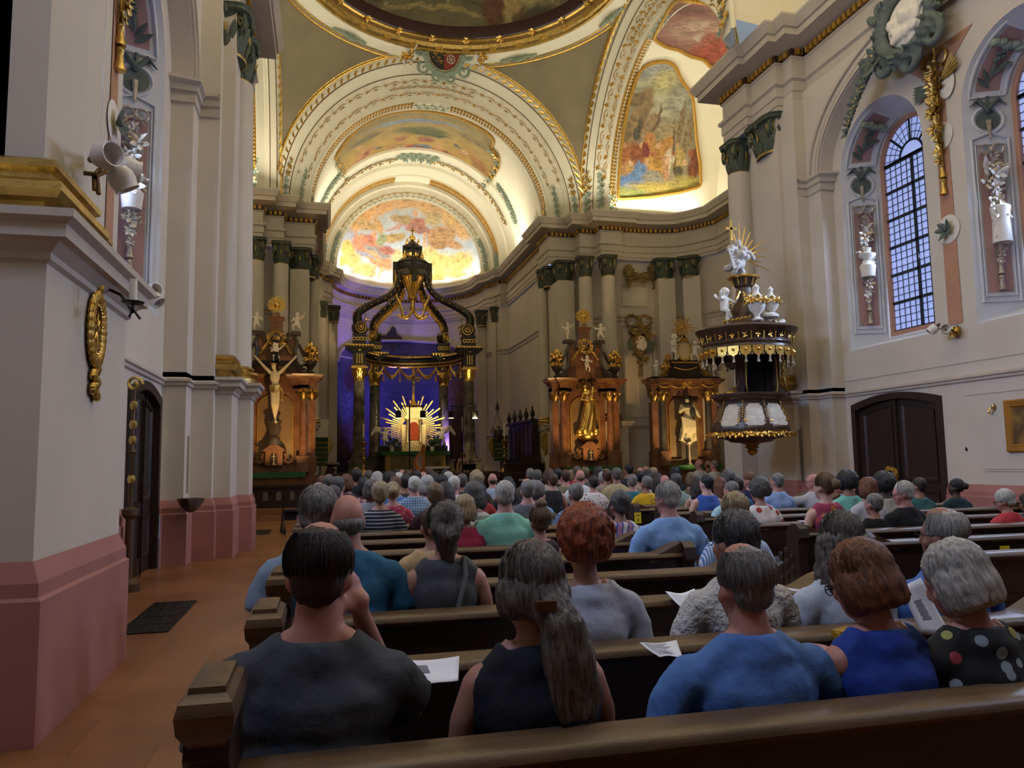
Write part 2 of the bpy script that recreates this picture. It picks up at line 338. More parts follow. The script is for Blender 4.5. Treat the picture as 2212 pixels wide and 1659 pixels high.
WRt = nave_side('right', 1, XR, 11.69, lowR, upR, (13.42, 9.99), (12.16, 14.71, 2.84), (8.45, 14.93))
WLf = nave_side('left', -1, XL, 10.12, lowL, upL, (11.55, 8.25), (11.1, 13.1, 2.80), (6.95, 13.3))
# paired pilasters with gilded bases on the near left pier
def pil(x0, x1, y0, y1, z0, z1, nm='pilaster', par=None, m=WALL): return struct(MB().box(x0, x1, y0, y1, z0, z1).build(nm, m, par, smooth=False))
def gold_base(path, side, par=None): return struct(MB().sweep(path, GBASE, side).build('trim_gilded_base', GOLD2, par, ang=30))
for d, ya, yb in ((.84, 5.2, 5.98), (.72, 6.12, 6.8)):
    pil(XL, XL+d, ya, yb, 3.05, 10.2, par=WLf); gold_base([(XL+.2, ya), (XL+d, ya), (XL+d, yb), (XL+.2, yb)], -1, WLf)
gold_base([(XL+.7, 14.05), (XL+.93, 14.05), (XL+.93, 14.85)], -1, WLf)
gold_base([(XR-.4, 15.95), (XR-.70, 15.95), (XR-.70, 17.1)], 1, WRt)
# ---- capitals (one composite order, shared by columns and pilasters)
def cap_meshes():
    m = MB(); g = MB(); m.lathe([(.80, 0), (.82, .05), (.80, .1), (.80, .5), (.88, .75), (1.0, .86)], n=28)
    m.loft([[(x*k, y*k, z) for x, y in [(1.22*(cos(a)*(1-.10*cos(4*a))), 1.22*(sin(a)*(1-.10*cos(4*a)))) for a in np.arange(32)*2*pi/32+pi/4*0]] for z, k in ((.86, .96), (.90, 1.02), (.94, 1.02), (1.0, 1.08))], True, True)
    for row, (z, L, w, off) in enumerate(((.04, .42, .46, 0), (.1, .62, .44, pi/8), )):
        for k in range(8):
            a = k*pi/4+off; d = np.array((cos(a), sin(a), 0)); 
            for t in (0, ):
                m.leaf(d*.80+np.array((0, 0, z)), np.array((0, 0, 1))+d*.16, d, L, w, .42)
    for k in range(4):
        a = pi/4+k*pi/2; d = np.array((cos(a), sin(a), 0)); sp = spiral(.20, .03, 1.6, 26, -pi/2)
        for q in (-1, 1):
            t = np.array((-sin(a), cos(a), 0))*q
            c = d*1.10+np.array((0, 0, .70)); nd = nrm(d-t*.5)
            P = [c+nd*x*1.0+np.array((0, 0, 1))*y+t*.10 for x, y in sp]; m.tube(P, .055, 6); g.tube([p+t*.055 for p in P[8:]], .020, 5)
    for k in range(4):
        a = k*pi/2; d = np.array((cos(a), sin(a), 0)); m.ell(d*1.05+np.array((0, 0, .9)), .13, 8); g.ell(d*.98+np.array((0, 0, .5)), (.06, .06, .14), 6)
    g.tube([(1.0*.84*cos(a), .84*sin(a), .02) for a in np.arange(24)*2*pi/24], .035, 6, True)
    return m.mesh('capital', CAPM), g.mesh('gilt_trim', GOLD2)
CAPA, CAPB = cap_meshes()
def capital(x, y, r, par=None, ry=None, z0=9.02, h=.88, rz=0):
    c = struct(link('capital', CAPA, par)); c.location = (x, y, z0); c.scale = (r, ry or r, h); c.rotation_euler = (0, 0, rz)
    b = struct(link('gilt_trim', CAPB, c)); return c
def column(x, y, r, z0=3.1, nm='column', base=True):
    o = struct(MB().lathe([(r*1.05, z0+.3), (r*1.02, z0+.5), (r, z0+2), (r*.86, 9.04)], (x, y, 0), 28).build(nm, WALL))
    struct(MB().lathe([(r*1.38, z0), (r*1.38, z0+.08), (r*1.28, z0+.1), (r*1.38, z0+.16), (r*1.3, z0+.2), (r*1.12, z0+.22), (r*1.2, z0+.27), (r*1.05, z0+.32)], (x, y, 0), 28).build('column_base', GOLD2, o))
    capital(x, y, r*.98, o); return o
column(XR-.62, 17.85, .37); column(XL+.80, 15.4, .36)
capital(XR-.50, 16.5, .40, WRt, ry=.56); capital(XL+.74, 14.45, .38, WLf, ry=.46)
for s in (1, -1):
    X = lambda x: x if s > 0 else 2*XC-x
    p = pil(min(X(9.35), X(10.05)), max(X(9.35), X(10.05)), 30.1, 31.6, 0, 9.05); capital(X(9.7), 30.45, .40, p); capital(X(9.45), 31.5, .38, p)
    column(X(10.35), 29.55, .31); column(X(11.22), 29.2, .32); column(X(9.2), 31.9, .24)
    for (x, y, w) in ((10.35, 29.55, .48), (11.22, 29.2, .48), (9.7, 30.6, .62)):
        pd = struct(MB().box(X(x)-w, X(x)+w, y-w, y+w+.4, 0, 2.85).build('column_pedestal', WALL, smooth=False))
        struct(MB().sweep([(X(x)-w, y+w), (X(x)-w, y-w), (X(x)+w, y-w), (X(x)+w, y+w)], PCORN, -1).build('pedestal_cornice', CORN, pd, ang=20))
    for (x, y, a) in ((13.75, 29.15, .12), (14.68, 28.6, .75)):
        b = MB().box(-.36, .36, -.12, .6, 0, 9.05).build('pilaster', WALL, smooth=False); struct(b); b.location = (X(x), y, 0); b.rotation_euler = (0, 0, -a*s)
        capital(X(x), y+.2, .40, None, ry=.40, rz=-a*s)
    column(X(8.95), 40.3, .30); pp = pil(min(X(8.55), X(8.1)), max(X(8.55), X(8.1)), 41.2, 42.2, 0, 9.05); capital(X(8.33), 41.3, .32, pp)
# ---- crossing, transept, choir and apse walls
wR = [(10.9, 17.9), (12.0, 18.35), (14.4, 18.5), (15.1, 19.1), (15.6, 19.9), (15.6, 27.8), (15.15, 28.7), (14.5, 29.4), (13.2, 29.75), (11.95, 29.75), (10.4, 30.7), (9.45, 31.6)]
wC = [(9.45, 31.6), (9.5, 32.3), (9.5, 39.6), (9.1, 39.8), (8.75, 40.6), (8.55, 41.3)]+arc((XC, 41.3), 4.25, 0, pi/2, 16)
for side, nm in ((1, 'right'), (-1, 'left')):
    M = (lambda L: L) if side > 0 else (lambda L: [mxp(p) for p in L])
    for L, k in ((wR, '_transept'), (wC, '_choir')):
        w = struct(MB().sweep(M(L), [(0, 0), (0, 10.0)], side).build('wall_'+nm+k, WALL, ang=30))
        struct(MB().sweep(M(L), DADO, side).build('baseboard_'+nm+k, PINK, w, ang=20))
        struct(MB().sweep(M(L), BAND, side).build('trim_band_'+nm+k, CORN, w, ang=20))
        struct(MB().sweep(M(L), [(0, 7.3), (.04, 7.32), (.04, 7.45), (.09, 7.5), (.09, 7.58), (0, 7.62)], side).build('trim_string_'+nm+k, CORN, w, ang=20))
# ---- vaults
def place(k, t, s, z):
    q = 6.16+s
    return ((XC+t, YC+q, z), (XC+q, YC-t, z), (XC-t, YC-q, z), (XC-q, YC+t, z))[k]
def halfring(k, s, r, n=56, foot=.2):
    return [place(k, -r, s, ZC-foot)]+[place(k, -r*cos(pi*i/n), s, ZC+r*sin(pi*i/n)) for i in range(n+1)]+[place(k, r, s, ZC-foot)]
def TS(k, s): return s if k in (0, 2) or s < 0 else s*.5
def archsurf(k, prof, foot=.2, n=56): return MB().loft([halfring(k, TS(k, s), r, n, foot) for s, r in prof], False)
PROF = [(-.02, 6.42), (-.06, 6.32), (.0, 6.24), (.12, 6.2), (.2, 6.1), (.22, 6.08), (.62, 5.86), (.68, 5.80), (.70, 5.78), (.80, 5.78), (.9, 5.70), (1.0, 5.68), (1.38, 5.22), (1.42, 5.14), (1.5, 5.10), (1.52, 5.02), (2.0, 5.0), (2.02, 4.95), (2.1, 4.95), (2.12, 5.02), (2.2, 5.02)]
GS = (1.52, 2.0, 5.02)
ANAME = ('choir', 'transept_right', 'nave', 'transept_left')
def goldstrip(k, s0, s1, r, th0, th1, cells, place=place, m=None):
    m = m or MB(); nn = cells*2
    for row in range(2):
        for i in range(cells*2):
            a, b = th0+(th1-th0)*i/nn, th0+(th1-th0)*(i+1)/nn; sa, sb = s0+(s1-s0)*row/2, s0+(s1-s0)*(row+1)/2
            q = [place(k, r*cos(u), s, ZC+r*sin(u)) for u, s in ((a, sa), (b, sa), (b, sb), (a, sb))]; c = (a+b)/2, (sa+sb)/2
            up = place(k, (r-.07)*cos(c[0]), c[1], ZC+(r-.07)*sin(c[0])); m.add(q+[up], [(0, 1, 4), (1, 2, 4), (2, 3, 4), (3, 0, 4)])
    return m
def leafy(m, c, nrmv, size, k=5, spread=1.0):
    n = nrm(nrmv); u = nrm(np.cross(n, (.3, .5, .81))); v = np.cross(n, u); a0 = random.random()*6
    for i in range(k):
        a = a0+i*2*pi/k+random.uniform(-.2, .2); d = u*cos(a)+v*sin(a); m.leaf(np.asarray(c)+n*.01, d*spread+n*.25, n, size*random.uniform(.8, 1.2), size*.55, .2)
    m.ell(np.asarray(c)+n*size*.2, size*.24, 6)
def vine(k, s, r, th0, th1, step, amp, size, place=place, gm=None, vm=None, every=1):
    gm = gm or MB(); vm = vm or MB(); n = max(4, int(abs(th1-th0)*r/step)); P = []
    for i in range(n*4+1):
        th = th0+(th1-th0)*i/(n*4); w = amp*sin(i/4*pi); P.append(place(k, (r-.03)*cos(th), s+w, ZC+(r-.03)*sin(th)))
    vm.tube(P, size*.12, 4)
    for i in range(0, n*4+1, 4*every):
        th = th0+(th1-th0)*(i+2)/(n*4); nd = np.array(place(k, 0, 0, 0), float)*0; c = np.array(place(k, (r-.05)*cos(th), s+amp*(1 if (i//4) % 2 else -1)*.8, ZC+(r-.05)*sin(th)))
        ctr = np.array(place(k, 0, s, ZC)); leafy(gm if (i//4) % 2 else vm, c, ctr-c, size, 5)
    return gm, vm
def rope(k, s, r, th0, th1, m, place=place, size=.1):
    n = int(abs(th1-th0)*r/.34)
    for i in range(n):
        th = th0+(th1-th0)*(i+.5)/n; c = np.array(place(k, r*cos(th), s, ZC+r*sin(th))); ctr = np.array(place(k, 0, s, ZC)); t = np.array(place(k, -sin(th), s, cos(th)))-np.array(place(k, 0, s, 0))
        m.leaf(c, t+(ctr-c)/r*.5, place(k, 0, -5, ZC)-c, .30, .14, .3)
for k in range(4):
    a = struct(archsurf(k, PROF).build('ceiling_arch_'+ANAME[k], VAULT, ang=30))
    g = MB()
    for s, r in ((-.05, 6.33), (-.03, 6.43)): g.tube(halfring(k, s, r, 60, .2), .05, 6)
    if k != 2: rope(k, -.03, 6.22, .12, pi-.12, g)
    struct(g.build('trim_gilded_edge', GOLD, a))
    l = MB()
    for s, r in ((.18, 6.11), (.65, 5.83)): l.tube(halfring(k, TS(k, s), r-.01, 60, .2), .022, 4)
    struct(l.build('trim_brown_line', GROOVE, a))
    g = MB()
    for t0, t1 in ((.14, pi/2-.16), (pi/2+.16, pi-.14)): goldstrip(k, TS(k, GS[0]), TS(k, GS[1]), GS[2], t0, t1, 22, m=g)
    struct(g.build('trim_gilded_diamonds', DIAM, a, smooth=False))
    g, v = MB(), MB()
    fs = lambda s: TS(k, s)
    for t0 in (.14, pi-.14):
        for i in range(7): leafy(g if i % 3 else v, place(k, 5.0*cos(t0-(.02*i if t0 < 1 else -.02*i)), fs(1.6+.05*(i % 3)*3), ZC+5.0*sin(.02+.02*i)-.05*(3-i)), np.array(place(k, 0, 1.7, ZC))-np.array(place(k, 5*cos(t0), 1.7, ZC)), .16)
    for i in range(9): leafy(v, place(k, 4.98*cos(pi/2-.14+.035*i), fs(1.62+.28*(i % 2)), ZC+4.98*sin(pi/2-.14+.035*i)), (0, 0, -1), .15)
    o = struct(v.build('trim_green_scrolls', GREEN, a)); struct(g.build('trim_gilded_leaves', GOLD, a))
# gilded vines and green foot ornaments on the visible arches
def vines_for(k, par, full=True):
    g, v = MB(), MB()
    vine(k, TS(k, .95), 5.72, .28, pi-.28, .42, .10, .13, gm=g, vm=v); vine(k, TS(k, 1.28), 5.34, .28, pi-.28, .40, .09, .13, gm=g, vm=v); vine(k, TS(k, 1.10), 5.56, pi/2-.32, pi/2+.32, .16, .06, .09, gm=g, vm=v)
    w = MB()
    for t in (1, -1):
        for i in range(16):
            th = .02+.016*i; r = 5.98; leafy(w if i < 9 else g, place(k, t*(r)*cos(th), TS(k, .42)+.13*(i % 3-1), ZC+r*sin(th)), (-t, -.6, 0) if k == 0 else (-1, t, 0), .15)
            r = 5.42; leafy(w, place(k, t*(r)*cos(th), TS(k, 1.15)+.12*(i % 3-1), ZC+r*sin(th)), (-t, -.6, 0) if k == 0 else (-1, t, 0), .15)
    struct(g.build('trim_gilded_vine', GOLD2, par)); struct(v.build('trim_vine_stems', GDULL, par)); struct(w.build('trim_green_foot_leaves', GREEN, par))
vines_for(0, bpy.data.objects['ceiling_arch_choir']); vines_for(1, bpy.data.objects['ceiling_arch_transept_right'])
# pendentives, white ring, gilded ring, dome
RS = math.hypot(6.16, 6.35); RIM = 6.45
def pend():
    m = MB(); wr = MB(); gl = MB()
    for q in range(4):
        ph = np.linspace(q*pi/2, (q+1)*pi/2, 61); cols = []
        for p in ph:
            c, s_ = abs(cos(p)), abs(sin(p)); mx = min(6.16/max(c, 1e-6), 6.16/max(s_, 1e-6)); ro = max(mx, RIM) if mx > RIM else RIM
            ro = min(ro, 8.70); cols.append([(XC+r*cos(p), YC+r*sin(p), ZC+math.sqrt(max(RS*RS-r*r, .0))) for r in np.linspace(RIM, ro, 16)])
        m.loft(cols, False)
        lo, hi = math.acos(6.16/RIM), pi/2-math.acos(6.16/RIM)
        gl.tube([(XC+RIM*cos(q*pi/2+a), YC+RIM*sin(q*pi/2+a), ZC+math.sqrt(RS*RS-RIM*RIM)-.03) for a in np.linspace(lo+.0, hi, 40)], .05, 6)
        for i in range(26):
            a = q*pi/2+lo+(hi-lo)*(i+.5)/26; r = RIM-.12; gl.leaf((XC+r*cos(a), YC+r*sin(a), ZC+6.07), (-sin(a), cos(a), .2), (0, 0, -1), .42, .13, .2)
    zr = ZC+math.sqrt(RS*RS-RIM*RIM)
    R = []
    for p in np.linspace(0, 2*pi, 129):
        mx = min(6.16/max(abs(cos(p)), 1e-6), 6.16/max(abs(sin(p)), 1e-6)); ro = min(RIM, mx+.02); R.append([(XC+ro*cos(p), YC+ro*sin(p), zr+.02), (XC+5.8*cos(p), YC+5.8*sin(p), zr+.14), (XC+5.66*cos(p), YC+5.66*sin(p), zr+.16)])
    wr.loft(R, False); return m, wr, gl
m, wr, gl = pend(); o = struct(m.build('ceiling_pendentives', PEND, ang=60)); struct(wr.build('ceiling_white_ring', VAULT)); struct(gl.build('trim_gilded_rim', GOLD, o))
gr = MB().lathe([(5.72, 18.12), (5.66, 18.08), (5.60, 18.10), (5.58, 18.18), (5.48, 18.22), (5.42, 18.38)], (XC, YC, 0), 128, cap=False)
d = struct(gr.build('ceiling_dome_ring', GOLD2)); br = MB().lathe([(5.42, 18.36), (5.36, 18.42), (5.34, 18.48), (5.30, 18.50)], (XC, YC, 0), 128, cap=False); struct(br.build('trim_bronze_moulding', mat('bronze_paint', '#7d5a22', .5, .4, var=.15), d))
g = MB(); g.lathe([(5.36, 18.44), (5.29, 18.42), (5.24, 18.48), (5.26, 18.56), (5.30, 18.58)], (XC, YC, 0), 128, cap=False)
for i in range(96):
    a = 2*pi*i/96; c = (XC+5.52*cos(a), YC+5.52*sin(a), 18.2)
    if i % 3 == 0:
        for j in (-.018, 0, .018): g.ell((XC+5.50*cos(a+j), YC+5.50*sin(a+j), 18.24), (.045, .045, .10), 6)
    if i % 4 == 1: leafy(g, (XC+5.25*cos(a), YC+5.25*sin(a), 18.46), (-cos(a), -sin(a), -1), .16, 6)
struct(g.build('trim_gilded_ribbon_moulding', GOLD, d))
struct(MB().lathe([(5.25, 18.56), (5.22, 18.62), (5.18, 19.02)], (XC, YC, 0), 128, cap=False).build('ceiling_brown_band', BROWN, d)); struct(MB().lathe([(5.215, 18.76), (5.205, 18.775), (5.21, 18.79)], (XC, YC, 0), 128, cap=False).build('trim_thin_line', CORN, d))
# nave vault, west wall with an added shading slab, roofs behind the arches
nv = MB(); nv.loft([[(XC-6.7*cos(pi*i/32), y, 11.7+5.4*sin(pi*i/32)) for i in range(33)] for y in (-6, 15.6)], False)
rr = halfring(2, 2.15, 5.02, 32, .0)[1:-1]; nv.loft([rr, [(XC-(6.9)*-cos(pi*i/32)*1.0, YC-6.16-2.15, 11.7+6.2*sin(pi*i/32)) for i in range(33)]], False)
struct(nv.build('ceiling_nave', VAULT))
wb = MB(); wb.box(-3, 12, -6.4, -6.1, 0, 18); struct(wb.build('wall_back', WALL, smooth=False))
lo = MB(); lo.box(XL, XR, -6.1, -.6, 4.6, 5.3); struct(lo.build('ceiling_organ_loft', WALL, smooth=False))  # unseen loft slab, added overhead to darken the foreground
for s in (1, -1):
    tv = MB(); k = 1 if s > 0 else 3
    tv.loft([halfring(k, q, 5.02, 48, .2) for q in (1.08, 3.5, 5.6)], False); e = halfring(k, 5.6, 5.02, 48, .2); tv.poly(e)
    struct(tv.build('ceiling_transept_'+('right' if s > 0 else 'left'), VAULT, ang=40))
cv = MB(); cv.loft([halfring(0, q, 5.02, 56, .2) for q in (2.15, 4.0, 6.2)], False); struct(cv.build('ceiling_choir', VAULT, ang=40))
AP = [(6.2, 5.02), (6.25, 4.86), (6.5, 4.82), (6.55, 4.90), (7.9, 4.80), (7.95, 4.68), (8.9, 4.62), (8.95, 4.56), (9.85, 4.56), (9.9, 4.40), (10.15, 4.36), (10.5, 3.92), (10.55, 3.85)]
a = struct(archsurf(0, AP).build('ceiling_arch_apse', VAULT, ang=30))
g = MB()
for t0, t1 in ((.13, pi/2-.2), (pi/2+.2, pi-.13)): goldstrip(0, 9.0, 9.85, 4.56, t0, t1, 26, m=g)
struct(g.build('trim_gilded_diamonds', DIAM, a, smooth=False))
g, v, w = MB(), MB(), MB(); vine(0, 7.2, 4.86, .35, pi/2-.2, .26, .10, .17, gm=g, vm=g); vine(0, 7.2, 4.86, pi/2+.2, pi-.35, .26, .10, .17, gm=g, vm=g)
vine(0, 10.3, 4.16, .5, pi-.5, .34, .05, .12, gm=g, vm=v); vine(0, 10.42, 4.02, .35, pi-.35, .3, .02, .08, gm=w, vm=w)
for i in range(14):
    leafy(w, place(0, 4.84*cos(pi/2-.18+.028*i), 7.0+.3*(i % 3-1), ZC+4.84*sin(pi/2-.18+.028*i)), (0, -.5, -1), .22)
    for t in (1, -1):
        th = .03+.03*i; leafy(w, place(0, t*4.14*cos(th), 10.33, ZC+4.14*sin(th)), (-t*.8, -.6, 0), .19); leafy(w, place(0, t*4.55*cos(.02+.012*i), 9.3+.2*(i % 3), ZC+4.55*sin(.012*i)), (-t*.8, -.6, 0), .16)
        th = .3+.03*i; leafy(w, place(0, t*4.98*cos(th), 6.05-.02*i, ZC+4.98*sin(th)), (-t, -.6, 0), .2)
struct(g.build('trim_gilded_leaves', GOLD2, a)); struct(v.build('trim_vine_stems', GDULL, a)); struct(w.build('trim_green_scrolls', GREEN, a))
ap = MB(); 
ap.loft([[(XC+3.90*sin(f), 40.5+3.90*cos(f), z) for f in np.linspace(-pi/2, pi/2, 33)] for z in (11.7, 12.2)], False); struct(ap.build('ceiling_apse_base', VAULT))
# lunette openings high in choir and transept
for (k, t, s, nm) in ((0, 1, 4.3, 'choir'),):
    for sg in (1, -1):
        m = MB()
        P = [(place(0, sg*(4.98), 4.3+1.5*cos(u), 11.9+2.3*sin(u))) for u in np.linspace(0, pi, 20)]; m.tube(P, .09, 6); m.tube([place(0, sg*4.97, 4.3+1.2*cos(u), 11.9+1.95*sin(u)) for u in np.linspace(0, pi, 20)], .05, 6)
        struct(m.build('trim_lunette_choir', VAULT)); 
# ================================================================ PAINTED CEILINGS
def vnoise(U, V, f, seed):
    g = np.random.default_rng(seed).random((64, 64)); x = U*f % 63; y = V*f % 63; i = x.astype(int); j = y.astype(int); a = x-i; b = y-j
    a = a*a*(3-2*a); b = b*b*(3-2*b); i2 = (i+1) % 64; j2 = (j+1) % 64
    return (g[i, j]*(1-a)+g[i2, j]*a)*(1-b)+(g[i, j2]*(1-a)+g[i2, j2]*a)*b
def fbm(U, V, f, seed): return sum(vnoise(U, V, f*2**k, seed+k)/2**(k+1) for k in range(4))
def paint(U, V, base, strokes, seed=1, nf=3, tone=.25):
    """U, V in the painting's own plane (metres); base: list of (v, colour); strokes: (u, v, ru, rv, angle, colour, softness)"""
    vs = [b[0] for b in base]; C = np.stack([np.interp(V, vs, [S(b[1])[k] for b in base]) for k in range(3)], -1)
    N = fbm(U+40, V+40, nf, seed); C = C*(1+tone*2*(N-.5))[..., None]
    Wu = U+.35*(fbm(U+40, V+40, nf*.8, seed+9)-.5); Wv = V+.35*(fbm(U+40, V+40, nf*.8, seed+5)-.5)
    for (u, v, ru, rv, an, c, so) in strokes:
        du, dv = Wu-u, Wv-v; a = math.radians(an); x = (du*cos(a)+dv*sin(a))/ru; y = (-du*sin(a)+dv*cos(a))/rv; d = np.sqrt(x*x+y*y)
        k = np.clip((1-d)/max(so, .05)+.5, 0, 1); c = np.array(S(c)); sh = .92+.8*(vnoise(x*2.2+30, y*6+30, 1.7, seed+3)-.5)
        C = C*(1-k[..., None])+(c*sh[..., None])*k[..., None]
    return np.clip(C, 0, 1)
def painted(name, P, C, keep=None, parent=None, m=None):
    a, b = P.shape[:2]; F = [(i*b+j, i*b+j+1, (i+1)*b+j+1, (i+1)*b+j) for i in range(a-1) for j in range(b-1) if keep is None or keep[i, j]]
    me = bpy.data.meshes.new(name); me.from_pydata(P.reshape(-1, 3).tolist(), [], F); me.shade_smooth()
    ca = me.color_attributes.new('paint', 'FLOAT_COLOR', 'POINT'); ca.data.foreach_set('color', np.concatenate([C.reshape(-1, 3), np.ones((a*b, 1))], 1).ravel())
    me.materials.append(m or vcol('fresco_paint')); return link(name, me, parent)
def inpoly(x, y, L):
    r = np.zeros(x.shape, bool); n = len(L)
    for i in range(n):
        x0, y0 = L[i]; x1, y1 = L[(i+1) % n]; c = ((y0 > y) != (y1 > y)) & (x < (x1-x0)*(y-y0)/(y1-y0+1e-12)+x0); r ^= c
    return r
def cyl(x, y, axis, r):
    d = ray(x, y); 
    if axis == 'Y': o = (0-XC, CAMH-ZC); e = (d.x, d.z)
    else: o = (0-YC, CAMH-ZC); e = (d.y, d.z)
    A = e[0]**2+e[1]**2; B = o[0]*e[0]+o[1]*e[1]; Cc = o[0]**2+o[1]**2-r*r; t = (-B+math.sqrt(max(B*B-A*Cc, 0)))/A; p = C0+d*t
    th = math.atan2(p.z-ZC, (p.x-XC) if axis == 'Y' else (p.y-YC)); return th*r, (p.y if axis == 'Y' else p.x)
def cylpt(a, b, axis, r):
    th = a/r; c, s = np.cos(th)*r, np.sin(th)*r
    return np.stack([XC+c, b, ZC+s], -1) if axis == 'Y' else np.stack([b, YC+c, ZC+s], -1)
def barrel_fresco(name, axis, pxs, base, strokes, lab, seed, res=.045, r=4.99, extra=None):
    L = extra or [cyl(x, y, axis, 5.0) for x, y in pxs]; La = np.array(L); lo, hi = La.min(0), La.max(0)
    A, B = np.meshgrid(np.arange(lo[0], hi[0]+res, res), np.arange(lo[1], hi[1]+res, res), indexing='ij'); K = inpoly(A+res/2, B+res/2, L)
    st = [((*cyl(u, v, axis, 5.0),)+tuple(q)) for u, v, *q in strokes]
    bs = base; Cc = paint(A, B, bs, st, seed) if axis == 'Y' else paint(B, A, bs, [(s[1], s[0])+s[2:] for s in st], seed)
    o = tag(painted(name, cylpt(A, B, axis, r-.02), Cc, K), lab, 'ceiling painting'); n = 160
    Q = np.vstack([La, La[:1]]); seg = np.r_[0, np.cumsum(np.linalg.norm(np.diff(Q, axis=0), axis=1))]; t = np.linspace(0, seg[-1], n, endpoint=False)
    E = np.stack([np.interp(t, seg, Q[:, 0]), np.interp(t, seg, Q[:, 1])], 1)
    for _ in range(3): E = (np.roll(E, 1, 0)+2*E+np.roll(E, -1, 0))/4
    g = MB(); g.tube(cylpt(E[:, 0], E[:, 1], axis, r-.03), .075, 6, True); g.build('gilded_frame', GDULL, o)
    return o, E
Z3 = lambda x, y: (520+x*.31646, y*.31646)
bo = [Z3(*p) for p in ((790, 880), (700, 985), (650, 1060), (690, 1130), (740, 1200), (810, 1185), (900, 1150), (1000, 1130), (1170, 1122), (1300, 1150), (1450, 1205), (1560, 1275), (1620, 1295), (1700, 1250), (1770, 1140), (1768, 1060), (1712, 1020), (1742, 960), (1690, 905), (1590, 848), (1500, 800), (1400, 774), (1300, 757), (1200, 748), (1050, 765), (900, 812))]
fo, E = barrel_fresco('choir_fresco', 'Y', bo, [(31, '#8d8266'), (33, '#9b8a5c'), (34.6, '#a58a50'), (36, '#b08f4a'), (38, '#8f7a45')],
    [(Z3(1200, 815)+(2.3, .16, 0, '#8796a3', .6)), (Z3(1050, 830)+(.6, .2, 0, '#8f9da8', .6)), (Z3(1250, 880)+(1.3, .35, 0, '#6d6f4a', .6)), (Z3(1300, 910)+(1.0, .25, 0, '#5f6444', .5)), (Z3(860, 940)+(.9, .3, 0, '#7c7356', .7)), (Z3(1600, 960)+(.9, .3, 0, '#8a7b57', .7)),
     (Z3(860, 1030)+(.55, .5, 20, '#b5845a', .5)), (Z3(930, 1090)+(.7, .4, 10, '#b06f50', .5)), (Z3(830, 1090)+(.4, .35, 0, '#a8765c', .5)), (Z3(1060, 990)+(.45, .4, 20, '#a88450', .5)), (Z3(1100, 940)+(.3, .25, 0, '#a06c58', .4)), (Z3(1175, 1000)+(.38, .4, 0, '#a84c3c', .4)), (Z3(1240, 1005)+(.5, .45, -20, '#68757f', .4)), (Z3(1270, 945)+(.4, .3, 0, '#9c6850', .4)), (Z3(1350, 1030)+(.5, .4, 0, '#b58254', .5)), (Z3(1420, 1060)+(.5, .35, 20, '#b0653f', .4)), (Z3(1560, 1060)+(.6, .4, 0, '#a98247', .6)), (Z3(1640, 1130)+(.5, .5, 0, '#9a6c42', .6)), (Z3(1000, 1120)+(.8, .18, 0, '#77734a', .6)), (Z3(1300, 1110)+(.9, .2, 0, '#6f7048', .6)), (Z3(1500, 1170)+(.9, .25, -20, '#7e7546', .6)), (Z3(820, 1160)+(.6, .2, 0, '#c09a52', .6))]
    +[(Z3(820+i*45, 1000+40*((i*7) % 3))+(.16, .22, 15*i, ('#c79a72', '#8f5a44', '#b8a27a', '#6e6a66')[i % 4], .3)) for i in range(17)], 'wide kidney shaped painting of a gathering by trees on the choir vault', 11)
gg, ww = MB(), MB()
for i, e in enumerate(E):
    if i % 3 == 0:
        p = cylpt(np.array([e[0]]), np.array([e[1]]), 'Y', 4.9)[0]; c = np.array((XC, p[1], ZC))
        if p[1] > 33.2: leafy(gg if i % 2 else ww, p, c-p, .22 if 60 < i < 150 else .2, 5)
gg.build('gilded_scrolls', GOLD2, fo); ww.build('white_scrolls', GREEN, fo)
Z4 = lambda x, y: (1120+x*.3135, y*.3135)
p1 = [Z4(*p) for p in ((680, 1375), (690, 1200), (720, 900), (760, 700), (800, 570), (830, 490), (880, 450), (940, 430), (1020, 425), (1080, 460), (1110, 540), (1150, 600), (1185, 640), (1200, 700), (1215, 850), (1225, 980), (1250, 1130), (1255, 1285), (1100, 1330), (900, 1360))]
